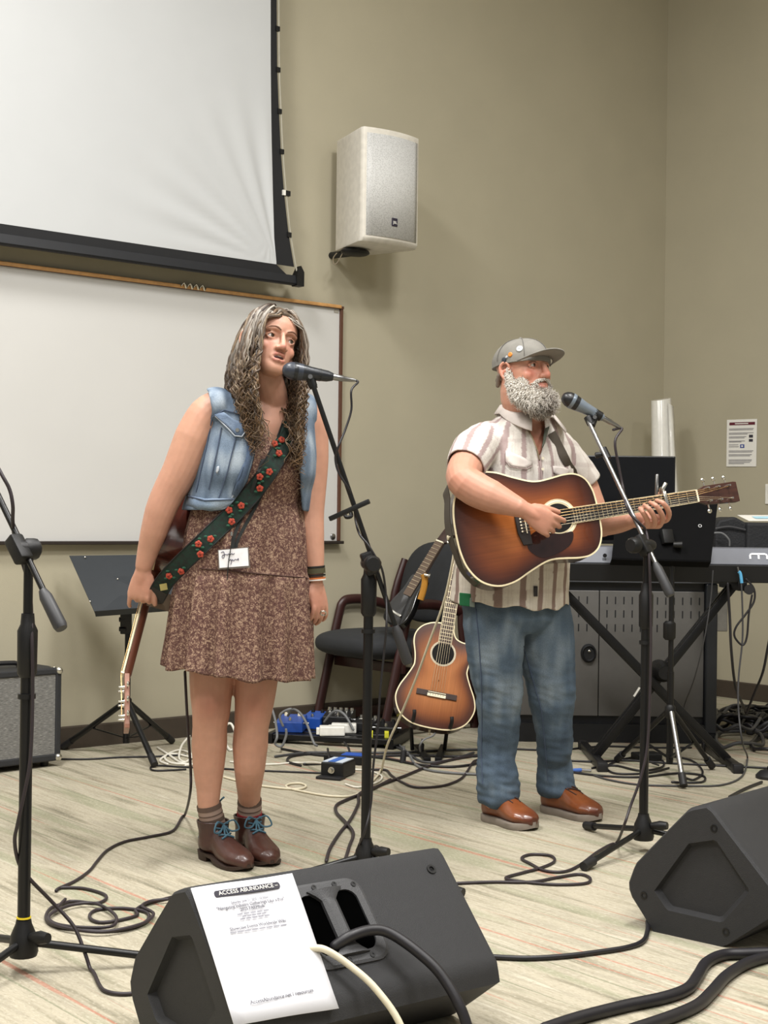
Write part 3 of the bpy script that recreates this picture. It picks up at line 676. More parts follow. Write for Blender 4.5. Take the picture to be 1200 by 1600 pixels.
def cloth_mat():
    m, nt, b = nodes('silver_grille_cloth'); L = nt.links; tc = N(nt, 'ShaderNodeTexCoord'); mp = N(nt, 'ShaderNodeMapping'); mp.inputs['Scale'].default_value = (60, 60, 420); L.new(tc.outputs['Object'], mp.inputs[0])
    z = N(nt, 'ShaderNodeTexNoise', i_Scale=1.0, i_Detail=4.0); L.new(mp.outputs[0], z.inputs['Vector'])
    r = ramp(nt, [(.3, lin((84, 84, 82))), (.55, lin((118, 117, 114))), (.72, lin((150, 149, 146))), (.78, lin((205, 205, 200)))]); L.new(z.outputs['Fac'], r.inputs[0]); L.new(r.outputs[0], b.inputs['Base Color']); b.inputs['Roughness'].default_value = .6; return m
abox((-AWD+.026, .006, .053), (-.026, .014, AH-.026), 'grille_cloth', cloth_mat())
for x, z in [(-.012, AH-.012), (-AWD+.012, AH-.012), (-.012, .04), (-AWD+.012, .04)]: MB().ell(AM @ V((x, .004, z)), (.017, .017, .017), 10, 8).build('corner_cap', CHR, AMP)
MB().tube(cr([AM @ V((-AWD*.5-.12, ADP/2, AH)), AM @ V((-AWD*.5-.1, ADP/2, AH+.02)), AM @ V((-AWD*.5+.1, ADP/2, AH+.02)), AM @ V((-AWD*.5+.12, ADP/2, AH))], 4), .01, 8).build('handle', RUB, AMP)
for x in (-.05, -AWD+.05):
    for y in (.05, ADP-.05): MB().lathe([(0, .016), (.026, .02)], AM @ V((x, y, 0)), Z, 12).build('foot', RUB, AMP)
abox((-.04, .02, AH), (-.02, .04, AH+.003), 'screw', CHR)
# ---- music stand behind the woman
MS1 = thing('music_stand', 'black music stand behind the woman, its desk tilted flat', 'music stand', F(197, 1184))
c1 = F(197, 1182); c1 = V((c1.x, c1.y, 0))
def folding_tripod(R, c, feet, hz, top_z, poleR=.010, mt=BLKM, legr=.011, pole_top=None, silver=None):
    MB().tube([c+Z*.06, c+Z*hz*1.6], poleR*1.3, 12).build('lower_pole', mt, R)
    MB().tube([c+Z*hz, V((c.x, c.y, top_z)) if pole_top is None else pole_top], poleR, 12).build('pole', mt, R)
    MB().lathe([(-.03, .014), (-.02, .022), (.02, .022), (.03, .014)], c+Z*hz, Z, 14).build('leg_collar', BLK, R)
    MB().lathe([(-.02, .014), (.02, .016)], c+Z*.085, Z, 12).build('brace_collar', BLK, R)
    for i, f in enumerate(feet):
        f = V(f); d = V((f.x-c.x, f.y-c.y, 0)).normalized(); a = c+Z*hz+d*.02; e = V((f.x, f.y, .018))
        lg = MB().tube([a, e], legr, 10).build('leg', silver if (silver and i == 0) else mt, R)
        MB().tube([e+(a-e).normalized()*.05, e-(a-e).normalized()*.006], .016, 12).build('rubber_foot', RUB, lg)
        MB().bar(c+Z*.085+d*.012, a.lerp(e, .55), .012, .005).build('brace', mt, R)
folding_tripod(MS1, c1, [F(100, 1172), F(268, 1163), F(241, 1200)], .235, P(197, 955, c1.y).z, .012, legr=.0135)
DK = mat('desk_dark', (34, 39, 44), .42, var=.04)
dA, dB = P(108, 868, c1.y+.06), P(150, 962, c1.y-.2); dC, dD = P(282, 952, c1.y-.2), P(262, 866, c1.y+.06)
dn = (dB-dA).cross(dD-dA).normalized(); dn = dn if dn.z > 0 else -dn
MB().prism([dA, dB, dC, dD], -dn*.006).build('desk', DK, MS1, smooth=0, bevel=.002)
MB().prism([dB, dC, dC+Z*.0+dn*.035, dB+dn*.035+V((-.0, 0, 0))], V((0, -.006, -.004))).build('desk_lip', DK, MS1, smooth=0)
for px, py in [(133, 871), (184, 905), (141, 940), (167, 954)]:
    MB().ell(P(px, py, np.interp(py, [868, 962], [c1.y+.06, c1.y-.2])-.008), (.005, .005, .005), 8, 6).build('rivet', CHR, MS1)
MB().bar(P(197, 952, c1.y-.05), P(197, 990, c1.y-.03), .05, .03).build('tilt_bracket', BLK, MS1, bevel=.005)
for py in (968, 983): MB().lathe([(0, .008), (.03, .011)], P(197, py, c1.y-.05), V((-1, 0, 0)), 10).build('bracket_bolt', BLK, MS1)
# ---- armchair by the wall
CF = V((-.766, -.643, 0)).normalized(); CS = V((.643, -.766, 0)).normalized()    # facing, and towards its camera-side arm
CH = thing('armchair', 'black upholstered armchair with dark wooden arms by the back wall', 'chair', F(640, 1150))
cfN = F(598, 1153); CWD = .54
o_ch = cfN-CS*(CWD/2)
cp = lambda f, s, z: V((o_ch.x, o_ch.y, 0))+CF*f+CS*s+Z*z       # f=0 at the front feet line, negative = back
DWOOD = mat('mahogany_dark', (52, 26, 24), .4, var=.15, stretch=(1, 1, .2)); UPH = mat('black_upholstery', (38, 40, 43), .85, bump=.25, bscale=400)
for s in (-CWD/2, CWD/2):
    MB().tube(cr([cp(0, s, .0), cp(-.09, s, .36), cp(-.145, s, .57), cp(-.165, s, .625), cp(-.21, s, .645), cp(-.34, s, .64), cp(-.52, s, .60)], 5), [(.026, .018)]*31, 10, flat=CF).build('arm_frame', DWOOD, CH, smooth=1.2)
    MB().tube(cr([cp(-.62, s, .0), cp(-.55, s, .35), cp(-.52, s, .62), cp(-.60, s, .85)], 5), [(.026, .018)]*16, 10, flat=CF).build('back_leg', DWOOD, CH, smooth=1.2)
    MB().bar(cp(-.03, s, .05), cp(-.60, s, .05), .03, .05).build('floor_rail', DWOOD, CH, bevel=.004)
MB().bar(cp(-.13, -CWD/2, .33), cp(-.13, CWD/2, .33), .03, .05).build('front_rail', DWOOD, CH, bevel=.004)
MB().bar(cp(-.56, -CWD/2, .25), cp(-.56, CWD/2, .25), .03, .05).build('back_rail', DWOOD, CH, bevel=.004)
def pillow(nm, c, ux, uy, uz, hx, hy, hz, e=.35, mt=UPH, par=CH, edgepow=3.0):
    g = MB(); nu, nv = 40, 20; rings = []
    sgn = lambda v, p: math.copysign(abs(v)**p, v)
    for i in range(nv+1):
        th = -PI/2+PI*(i+.0)/nv; th = max(-PI/2+.03, min(PI/2-.03, th)); ring = []
        for j in range(nu):
            a = 2*PI*j/nu; x = hx*sgn(math.cos(th), .55)*sgn(math.cos(a), e); y = hy*sgn(math.cos(th), .55)*sgn(math.sin(a), e); z = hz*sgn(math.sin(th), .8)
            ring.append(V(c)+V(ux)*x+V(uy)*y+V(uz)*z)
        rings.append(ring)
    return g.rings(rings).build(nm, mt, par, smooth=2)
pillow('seat', cp(-.22, 0, .435), CF, CS, Z, .30, .275, .072, e=.45)
bu = (Z*.96-CF*.26).normalized(); bn_ = CF*.96+Z*.26
pillow('backrest', cp(-.57, 0, .74), CS, bu, bn_, .25, .22, .045, e=.75)
# ---- second music stand, seen from behind, in front of the keyboard
c2 = F(1046, 1216); c2 = V((c2.x, c2.y, 0))
MS2 = thing('music_stand', 'black music stand with a silver leg beside the keyboard', 'music stand', c2)
folding_tripod(MS2, c2, [F(1068, 1233), F(1112, 1203), F(965, 1192)], P(1046, 1112, c2.y).z, P(1044, 850, c2.y).z, .011, silver=STEEL)
MB().lathe([(-.04, .018), (-.03, .026), (.03, .026), (.04, .016)], P(1046, 985, c2.y), Z, 14).build('clutch', BLK, MS2)
DK2 = mat('desk_black', (8, 8, 9), .85, spec=.12)
q = [P(966, 772, c2.y+.1), P(1122, 783, c2.y+.1), P(1111, 876, c2.y-.05), P(956, 872, c2.y-.05)]
nn = (q[1]-q[0]).cross(q[3]-q[0]).normalized(); nn = nn if nn.y > 0 else -nn
dk = MB().prism(q, nn*.006).build('desk', DK2, MS2, smooth=0, bevel=.0015)
MB().prism([q[3], q[2], q[2]+nn*.05, q[3]+nn*.05], -Z*.006).build('desk_ledge', DK2, MS2, smooth=0)
for px, py in [(1093.5, 822), (984, 824)]: MB().lathe([(-.002, .008), (.003, .008), (.003, .005), (.0, .004)], on_plane(px, py, q[0]-nn*.001, nn), -nn, 12).build('rivet', STEEL, dk)
MB().bar(P(1044, 850, c2.y-.02), P(1040, 828, c2.y+.0), .05, .03).build('tilt_bracket', BLK, MS2, bevel=.004)
MB().lathe([(0, .012), (.035, .016)], P(1052, 851, c2.y-.04), V((1, -.1, 0)), 10).build('tilt_knob', BLK, MS2)
# ---- keyboard on its X stand
KD = 6.55; kz = lambda y, D=KD: P(1030, y, D).z
KST = thing('keyboard_stand', 'black double-braced folding X stand under the keyboard', 'keyboard stand', P(1030, 1195, KD))
fxl, fxr = .95, P(1150, 1205, 6.35).x
for x in (fxl, fxr): 
    f = MB().bar((x, 6.32, .022), (x, 6.92, .022), .035, .035).build('foot_bar', BLKM, KST, bevel=.003)
    for y in (6.30, 6.90): MB().bar((x, y, .02), (x, y+.05, .02), .044, .04).build('end_cap', RUB, f, bevel=.004)
zt2 = kz(912)
xl_t, xr_t = P(866, 905, KD).x, P(1146, 905, KD).x
for dy in (-.022, .022):
    MB().bar((fxl, KD+dy, .03), (xr_t, KD+dy, zt2), .036, .026, (0, 1, 0)).build('diagonal_brace', BLKM, KST, bevel=.003)
    MB().bar((fxr, KD+dy*2.3, .03), (xl_t, KD+dy*2.3, zt2), .036, .022, (0, 1, 0)).build('diagonal_brace', BLKM, KST, bevel=.003)
xc_ = P(1033, 1048, KD).x; zc_ = kz(1048)
MB().lathe([(-.10, .03), (-.06, .045), (.06, .045), (.075, .02)], (xc_, KD, zc_), V((0, 1, 0)), 16).build('pivot_lock', BLK, KST)
MB().bar((P(988, 1087, KD).x, KD-.04, kz(1087)), (P(997, 1073, KD).x, KD-.04, kz(1073)), .004, .008).build('brace_label', WHT, KST, smooth=0)
for x in (xl_t, xr_t):
    t = MB().bar((x, KD-.17, zt2-.0), (x, KD+.20, zt2), .04, .04).build('top_arm', BLKM, KST, bevel=.004)
    MB().lathe([(0, .019), (.03, .022)], (x+.02, KD-.175, zt2-.012), V((0, -1, 0)), 14).build('end_cap', RUB, t)
KB = thing('keyboard', 'dark electronic keyboard with a grey rear panel, seen from behind', 'keyboard', (P(1100, 880, KD).x, KD, zt2+.02))
kx0, kx1 = P(874, 880, KD-.1).x, P(874, 880, KD-.1).x+1.33
zk0, zk1, zk2 = kz(909, KD-.15), kz(881, KD-.15), kz(855, KD-.12)
KBK = mat('keyboard_black', (13, 13, 14), .45, spec=.4)
MB().prism([(kx0, KD-.16, zk0), (kx0, KD+.2, zk0), (kx0, KD+.2, zk0+.045), (kx0, KD-.0, zk1+.0), (kx0, KD-.165, zk1)], (kx1-kx0, 0, 0)).build('body', KBK, KB, smooth=0, bevel=.004)
pan = MB().prism([(kx0+.06, KD-.158, zk1+.001), (kx0+.06, KD-.125, zk2), (kx0+.06, KD+.0, zk2+.002), (kx0+.06, KD+.01, zk1)], (kx1-kx0-.12, 0, 0)).build('rear_panel', mat('panel_grey', (104, 107, 116), .45, var=.02), KB, smooth=0, bevel=.003)
pnrm = V((0, -(zk2-zk1), .033)).normalized(); pup = V((0, .033, zk2-zk1)).normalized()
for k in range(36):
    x = kx0+.10+k*.031; MB().box((x, KD+.02, zk0+.045), (x+.029, KD+.19, zk0+.06)).build('key', WHT, KB, smooth=0)
lx, ly = P(1185, 868, KD-.14).x, KD-.141; lz = kz(868, KD-.14); LM = mat('logo_white', (222, 224, 230), .5)
def lm(x, y): return V((lx, ly, lz))+V((1, 0, 0))*x+pup*y+pnrm*.0025
lw = .0055
lg = MB()
for a_, b2_ in [((-.037, -.012), (-.037, .006)), ((-.037, .006), (-.030, .012)), ((-.030, .012), (.030, .012)), ((.030, .012), (.037, .006)), ((.037, .006), (.037, -.012)), ((0, .012), (0, -.012))]:
    lg.bar(lm(*a_), lm(*b2_), .0015, .009, V((1, 0, 0)) if abs(a_[0]-b2_[0]) < .02 else pup)
lg.build('logo_letter', LM, KB, smooth=0)
for px in (962, 945): MB().lathe([(0, .009), (.004, .009), (.004, .005)], P(px, 868, KD-.16), V((0, -1, 0)), 10).build('rear_knob', BLK, KB)
# ---- gear bag on the keyboard side
BAG = thing('gear_bag', 'soft black gear bag standing behind the keyboard with a paper on top', 'bag', P(1160, 853, KD+.35))
bgd = KD+.3
shelf = MB()
NYL = mat('nylon_black', (24, 25, 28), .75, bump=.3, bscale=120)
bx0, bx1, bx2 = P(1117, 850, bgd).x, P(1168, 850, bgd).x, P(1290, 850, bgd).x; bz = lambda y: P(1160, y, bgd).z
MB().prism([(bx0, bgd, bz(862)), (bx0-.0, bgd, bz(824)), (bx0+.02, bgd, bz(813)), (bx0+.09, bgd, bz(807)), (bx1+.0, bgd, bz(818)), (bx1, bgd, bz(862))], (0, .28, 0)).build('side_pouch', NYL, BAG, smooth=0, bevel=.012)
MB().box((bx1-.01, bgd-.02, bz(862)), (bx2, bgd+.32, bz(816))).build('main_compartment', NYL, BAG, smooth=0, bevel=.014)
MB().tube(cr([P(1112, 833, bgd-.03), P(1128, 833, bgd-.04), P(1139, 843, bgd-.04), P(1140, 853, bgd-.03)], 5), .004, 6).build('zip_cord', CM['grey'], BAG)
MB().tube(cr([P(1118, 826, bgd-.01), P(1140, 823, bgd-.012), P(1165, 828, bgd-.01)], 5), .004, 6).build('zip', CM['dgrey'], BAG)
TBL = thing('side_table', 'black side table carrying the gear bag behind the keyboard', 'table', (bx2-.2, bgd+.2, 0))
MB().box((bx0-.05, bgd-.05, bz(862)-.035), (bx2+.1, bgd+.4, bz(862)-.001)).build('table_top', FRM, TBL, smooth=0, bevel=.004)
for x in (bx2+.05,):
    for y in (bgd, bgd+.35): MB().bar((x, y, 0), (x, y, bz(862)-.03), .035, .035, (0, 1, 0)).build('leg', FRM, TBL, smooth=0)
SHT = thing('printed_sheet', 'white and blue printed sheet on the gear bag', 'paper', P(1180, 812, bgd+.1))
q = [P(1152, 806, bgd+.22), P(1300, 806, bgd+.22), P(1300, 815, bgd+.0), P(1170, 815, bgd+.0)]
for p_ in q: p_.z += .004
solidify(MB().add(q, [(0, 1, 2, 3)]).build('sheet', PAPER, SHT, smooth=0), .001, 1)
q2 = [q[0].lerp(q[2], t_)+V((dx_, 0, .003)) for t_, dx_ in [(.2, .03), (.25, .14), (.8, -.02), (.75, -.2)]]
MB().add([q[0].lerp(q[1], .12).lerp(q[3].lerp(q[2], .12), .3)+Z*.002, q[0].lerp(q[1], .5).lerp(q[3].lerp(q[2], .5), .3)+Z*.002, q[0].lerp(q[1], .5).lerp(q[3].lerp(q[2], .5), .7)+Z*.002, q[0].lerp(q[1], .12).lerp(q[3].lerp(q[2], .12), .7)+Z*.002], [(0, 1, 2, 3)]).build('blue_print', mat('cyan_print', (170, 214, 232), .7), SHT, smooth=0)
# ---- foot pedal at the right edge
FPD = thing('foot_pedal', 'round black pedal at the right edge behind the wedge', 'pedal', F(1203, 1222))
MB().lathe([(0, .062), (.012, .062), (.03, .045), (.038, .02), (.04, .002)], F(1204, 1216), Z, 24).build('dome', RUB, FPD)
MB().lathe([(.036, .016), (.05, .014)], F(1204, 1216), Z, 14).build('button', BLKM, FPD)
# ---- pedal board and boxes on the floor
PB = thing('pedalboard', 'flat black pedalboard on the floor by the chair', 'pedalboard', F(520, 1150))
pbc = F(520, 1158); PX = (WDIR*.55+V((.8, .0, 0))*.4).normalized(); PX = V((.97, -.24, 0)).normalized(); PY = V((-PX.y, PX.x, 0))
pm = frame(pbc, PX, PY, Z)
for yy in (-.13, -.03, .07, .16): MB().box((-.27, yy-.03, .02), (.33, yy+.03, .045), pm).build('rail', BLKM, PB, smooth=0, bevel=.003)
for xx in (-.265, .325): MB().box((xx-.015, -.17, .0), (xx+.015, .2, .05), pm).build('side_rail', BLKM, PB, smooth=0, bevel=.003)
def pedal(name, label, x, y, w_, d, h, col, ang=0, knobs=3, kc=BLK, top=None, z0=.046, sw=True, M=None):
    mm = (M or pm) @ Matrix.Translation((x, y, z0)) @ Matrix.Rotation(ang, 4, 'Z')
    R = thing(name, label, 'effect pedal', mm.translation)
    cm = mat('pedal_'+'_'.join(map(str, col)), col, .35, var=.05)
    MB().prism([mm @ V(p) for p in [(-w_/2, -d/2, 0), (-w_/2, d/2, 0), (-w_/2, d/2, h), (-w_/2, -d/2, h*.72)]], mm.to_3x3() @ V((w_, 0, 0))).build('housing', cm, R, smooth=0, bevel=.004)
    for k in range(knobs): MB().lathe([(0, .010), (.014, .008), (.016, .004)], mm @ V((-w_/2+w_*(k+.5)/knobs, d*.3, h*.93)), mm.to_3x3() @ Z, 12).build('knob', kc, R)
    if sw: MB().lathe([(0, .009), (.006, .009), (.006, .006), (.014, .006)], mm @ V((0, -d*.28, h*.78)), mm.to_3x3() @ Z, 12).build('foot_switch', CHR, R)
    if top: MB().box((-w_*.3, -d*.1, h*.9), (w_*.3, d*.1, h*.93), mm).build('top_plate', top, R, smooth=0)
    for s_ in (-1, 1): MB().lathe([(0, .007), (.02, .007)], mm @ V((s_*w_/2, 0, h*.5)), mm.to_3x3() @ V((s_, 0, 0)), 10).build('jack_plug', STEEL, R)
    return R
pedal('blue_pedal', 'larger bright blue effect pedal at the left end of the pedalboard', -.20, -.03, .13, .15, .07, (30, 70, 150), .15, 2, CREAM)
pedal('blue_pedal', 'smaller blue effect pedal behind the larger blue one', -.12, .10, .10, .12, .075, (34, 76, 158), -.1, 2, BLK)
pedal('multi_knob_pedal', 'black pedal with many silver-topped knobs at the back of the pedalboard', .0, .11, .14, .12, .09, (26, 26, 28), .05, 5, CHR)
pedal('black_pedal', 'black pedal right of the knob-covered one', .14, .09, .11, .11, .06, (34, 34, 36), -.1, 3, CHR, mat('pale_plate', (190, 188, 178), .5))
pedal('black_pedal', 'flat black pedal at the right end of the pedalboard', .26, .03, .10, .12, .05, (22, 22, 24), .1, 2)
for lab, x, y, a in [('white power adapter on the pedalboard, the one farther back', .06, -.02, .25), ('white power adapter on the pedalboard, the nearest one', .03, -.12, .3)]:
    mm = pm @ Matrix.Translation((x, y, .046)) @ Matrix.Rotation(a, 4, 'Z'); R = thing('power_adapter', lab, 'adapter', mm.translation)
    MB().box((-.06, -.03, 0), (.06, .03, .045), mm).build('case', WHT, R, smooth=0, bevel=.006)
    MB().box((-.075, -.018, .005), (-.058, .018, .036), mm).build('plug_end', WHT, R, smooth=0, bevel=.003)
DI = thing('direct_box', 'black direct box with blue tape on top lying in front of the pedalboard', 'direct box', F(527, 1215))
dm = frame(F(527, 1213), V((.93, -.36, 0)), V((.36, .93, 0)), Z)
MB().box((-.05, -.06, .004), (.05, .08, .065), dm).build('case', BLK, DI, smooth=0, bevel=.005)
MB().box((-.045, -.05, .065), (.045, .07, .068), dm).build('label_plate', mat('pale_blue_plate', (196, 206, 218), .5), DI, smooth=0)
MB().box((-.02, -.052, .068), (.012, .072, .0695), dm).build('blue_tape', mat('blue_tape', (52, 98, 178), .6), DI, smooth=0)
MB().lathe([(0, .014), (.004, .014), (.004, .009), (.02, .009)], dm @ V((.0, -.06, .035)), dm.to_3x3() @ V((0, -1, 0)), 14).build('jack_socket', CHR, DI)
MB().box((-.055, -.1, .0), (.055, -.04, .012), dm).build('foot_flap', RUB, DI, smooth=0, bevel=.003)
TUN = thing('slim_pedal', 'slim black pedal with a blue top beside the centre stand', 'effect pedal', F(545, 1196))
tm = frame(F(543, 1193), V((.95, -.3, 0)), V((.3, .95, 0)), Z)
MB().box((-.10, -.035, .002), (.09, .045, .04), tm).build('case', BLK, TUN, smooth=0, bevel=.005)
MB().box((-.02, -.03, .04), (.085, .04, .043), tm).build('blue_top', mat('blue_top', (40, 84, 176), .5), TUN, smooth=0)
MB().box((.0, -.036, .012), (.02, -.03, .03), tm).build('socket', STEEL, TUN, smooth=0)
YT = thing('tape_plug', 'black plug block with yellow tape by the chair leg', 'plug', F(598, 1160))
ym = frame(F(594, 1165), V((1, 0, 0)), V((0, 1, 0)), Z)
MB().box((-.06, -.04, .0), (.05, .04, .06), ym).build('block', BLK, YT, smooth=0, bevel=.006)
MB().box((.02, -.043, .005), (.04, .043, .066), ym).build('yellow_tape', mat('yellow_tape', (226, 222, 60), .6), YT, smooth=0)
MB().box((-.05, -.043, .03), (-.035, .043, .065), ym).build('yellow_tape', mat('yellow_tape', (226, 222, 60), .6), YT, smooth=0)
for lab, px, py in [('black cable plug on the floor left of the guitar stand', 629, 1192), ('black cable plug on the floor in front of the guitar stand', 657, 1180)]:
    R = thing('cable_plug', lab, 'plug', F(px, py)); p_ = F(px, py)
    MB().lathe([(0, .014), (.05, .013), (.055, .008)], p_, V((.1, .2, 1)), 12).build('sleeve', RUB, R); MB().lathe([(.055, .005), (.075, .004)], p_, V((.1, .2, 1)), 8).build('tip', STEEL, R)
# ---- cables on the floor
cable("dark cable running from the woman's guitar to the coil beside the left stand", [P(289, 1050, 4.62), P(292, 1110, 4.62), P(295, 1160, 4.64), P(298, 1205, 4.66), P(297, 1240, 4.7), (288, 1275), (270, 1298), (235, 1307), (195, 1315), (168, 1328), (152, 1345), (140, 1360), (118, 1376), (92, 1388), (88, 1392), (96, 1387), (130, 1388), (160, 1396), (166, 1404), (150, 1411), (115, 1408), (98, 1412), (78, 1420), (72, 1436), (86, 1447), (120, 1452), (165, 1455), (205, 1450), (230, 1438), (228, 1425), (190, 1419), (150, 1422), (140, 1433), (155, 1441), (185, 1438), (214, 1430), (212, 1422), (228, 1412), (252, 1406), (275, 1400)], .0045, 'brown', k=7)
cable('dark cable coil lying behind the front stage monitor at left', [(102, 1405), (88, 1420), (76, 1434), (90, 1444), (130, 1449), (175, 1447), (180, 1430), (150, 1412), (112, 1414), (80, 1428), (78, 1440), (105, 1450), (160, 1456), (220, 1444), (240, 1428), (222, 1416), (236, 1408), (262, 1405)], .0045, 'brown', k=7, lift=.006)
cable('cream instrument cable dropping from the man\'s guitar to the floor', [P(716, 775, 5.22), P(713, 800, 5.22), P(711, 850, 5.22), P(704, 895, 5.24), P(692, 945, 5.3), P(672, 1000, 5.4), P(650, 1060, 5.5), P(625, 1120, 5.62), P(605, 1165, 5.72), (596, 1204), (590, 1212), (560, 1240), (520, 1244), (470, 1236), (448, 1230), (452, 1225), (470, 1224), (478, 1229), (460, 1233), (410, 1228), (380, 1222), (350, 1214)], .0045, 'cream', k=7)
cable('white cable running from the direct box behind the woman\'s legs', [(540, 1225), (560, 1230), (590, 1222), (596, 1212), (575, 1204), (548, 1202)], .004, 'white')
cable('white cable stretching across the floor left of the direct box', [P(520, 1198, 6.1), P(500, 1192, 6.2), (470, 1192), (430, 1194), (395, 1194), (360, 1190)], .004, 'white')
cable('dark cable crossing from the direct box towards the left', [(512, 1208), (480, 1207), (430, 1205), (380, 1203), (330, 1200), (280, 1198), (245, 1196), (235, 1200), (245, 1204), (290, 1202)], .004, 'black')
cable('black cable along the wall from the amplifier to the music stand', [(95, 1186), (140, 1186), (190, 1183), (240, 1182), (290, 1179)], .004, 'black')
for k, pts in enumerate([[(246, 1168), (262, 1178), (285, 1192), (300, 1180), (280, 1172), (258, 1182), (268, 1192), (300, 1194)], [(262, 1194), (250, 1188), (268, 1178), (300, 1184), (310, 1192), (290, 1196)], [P(296, 1150, 6.75), P(284, 1165, 6.7), (280, 1185), (292, 1190), (306, 1172), P(300, 1155, 6.75)]]):
    cable('white cable loop in the heap behind the woman\'s left-hand leg' if k else 'white cable end trailing out of the heap behind the woman', pts, .005, 'white', group='white cable heap' if k else None)
cable('white cable between the woman\'s legs by the wall', [P(350, 1135, 6.9), P(362, 1132, 6.9), (372, 1165), (360, 1172), (352, 1160)], .006, 'white')
cable('thick dark cable running from behind the centre stand to the man\'s feet', [(510, 1345), (516, 1325), (532, 1300), (548, 1280), (560, 1255), (562, 1240), (590, 1228), (630, 1213), (670, 1197), (710, 1186), (760, 1178), (800, 1172)], .006, 'brown')
cable('thick dark cable crossing it in a loop left of the centre stand', [(540, 1342), (546, 1322), (552, 1302), (540, 1285), (526, 1270), (526, 1258), (545, 1248), (575, 1236), (610, 1218)], .006, 'brown')
cable('dark cable sagging across the floor right of the centre stand', [(575, 1203), (602, 1203), (612, 1212), (628, 1222), (650, 1230), (690, 1228), (718, 1218), (730, 1205), (740, 1190), (755, 1185)], .005, 'brown')
gl = [[(440, 1170), (500, 1180), (560, 1182), (640, 1180), (720, 1182), (800, 1178)], [(430, 1182), (480, 1176), (540, 1176), (620, 1176), (700, 1172), (790, 1170)], [(560, 1180), (610, 1186), (650, 1194), (700, 1198), (740, 1194), (760, 1186)], [(600, 1150), (625, 1165), (640, 1180), (650, 1195), (680, 1205), (750, 1210), (800, 1208)], [(600, 1160), (630, 1172), (660, 1190), (700, 1188), (740, 1176)], [(470, 1196), (450, 1190), (455, 1182), (490, 1178), (520, 1184), (510, 1192), (475, 1194)]]
gcol = ['black', 'dgrey', 'black', 'grey', 'dgrey', 'black']
glab = ['straight black cable along the floor behind the centre stand', 'dark grey cable lying just behind the straight black one', 'black cable curving in front of the guitar stand', 'grey cable winding from the chair to the man\'s heel', 'dark grey cable from the yellow-taped plug', 'black cable loop in front of the pedalboard']
for p_, c_, l_ in zip(gl, gcol, glab): cable(l_, p_, .0055, c_)
def arc(p0, p1, h, D0, D1, n=4): 
    a_, b_ = P(p0[0], p0[1], D0), P(p1[0], p1[1], D1); return [a_.lerp(b_, t)+Z*(h*4*t*(1-t)) for t in [i/n for i in range(n+1)]]
cable('grey patch cable arching over the blue pedals', arc((450, 1112), (490, 1160), .06, 7.0, 6.7)+[P(495, 1165, 6.7)], .006, 'grey')
cable('grey patch cable standing up at the left of the blue pedal', [P(425, 1108, 6.85), P(430, 1125, 6.8), P(433, 1150, 6.7), P(430, 1162, 6.7), P(440, 1166, 6.7), P(447, 1150, 6.7), P(447, 1140, 6.7)], .006, 'grey')
cable('grey patch cable looping above the smaller blue pedal', [P(442, 1134, 6.9), P(437, 1120, 6.9), P(443, 1112, 6.9), P(455, 1108, 6.9), P(450, 1118, 6.95)], .006, 'grey')
cable('grey cable arching behind the knob-covered pedal', arc((507, 1128), (552, 1140), .07, 7.1, 7.0), .006, 'grey')
cable('black cable curl on the pedalboard\'s right half', [P(512, 1170, 6.5), P(515, 1185, 6.4), (525, 1192), (545, 1185), P(545, 1170, 6.6), P(538, 1160, 6.7)], .005, 'black')
cable('grey cable from the nylon guitar down to the floor plug', [P(681, 1143, 6.62), P(676, 1150, 6.5), P(662, 1156, 6.45), P(656, 1166, 6.45), P(657, 1174, 6.5)], .004, 'grey')
cable('black cable between the two stage monitors', [P(1012, 1440, 3.9), (1012, 1453), (1005, 1470), (980, 1480), (930, 1488), (880, 1494), (830, 1497), (790, 1496), (760, 1494)], .0065, 'black')
cable('thick black cable in the lower right corner, the left one', [(850, 1608), (905, 1590), (975, 1572), (1040, 1558), (1075, 1544), (1090, 1525), (1104, 1504), (1130, 1492), (1165, 1490), (1215, 1488)], .0135, 'black', sides=12)
cable('thick black cable in the lower right corner, the right one', [(985, 1610), (1050, 1588), (1090, 1570), (1112, 1550), (1135, 1525), (1165, 1506), (1200, 1495), (1230, 1490)], .0135, 'black', sides=12)
cable('black cable from the right wedge to the round pedal', [(1140, 1245), (1165, 1232), (1190, 1222)], .006, 'black')
cable('thick black cable plugged into the front wedge\'s handle pocket', [PT(mid-.03, hv1-.045, .006), PT(mid, hv1-.05, .026), PT(mid+.05, hv1-.052, .03), PT(mid+.085, hv1-.035, .035), PT(mid+.12, hv1+.02, .045), PT(mid+.145, hv1+.08, .05), PT(mid+.16, hv1+.16, .04), PT(mid+.17, hv1+.24, .0)], .011, 'black', sides=12)
cable('cream cable hanging over the front wedge beside the flyer', [PT(mid-.085, hv1-.05, .006), PT(mid-.065, hv1-.035, .02), PT(mid-.03, hv1+.01, .025), PT(mid+.0, hv1+.07, .03), PT(mid+.025, hv1+.15, .02), PT(mid+.03, hv1+.25, -.02)], .007, 'cream', sides=10)
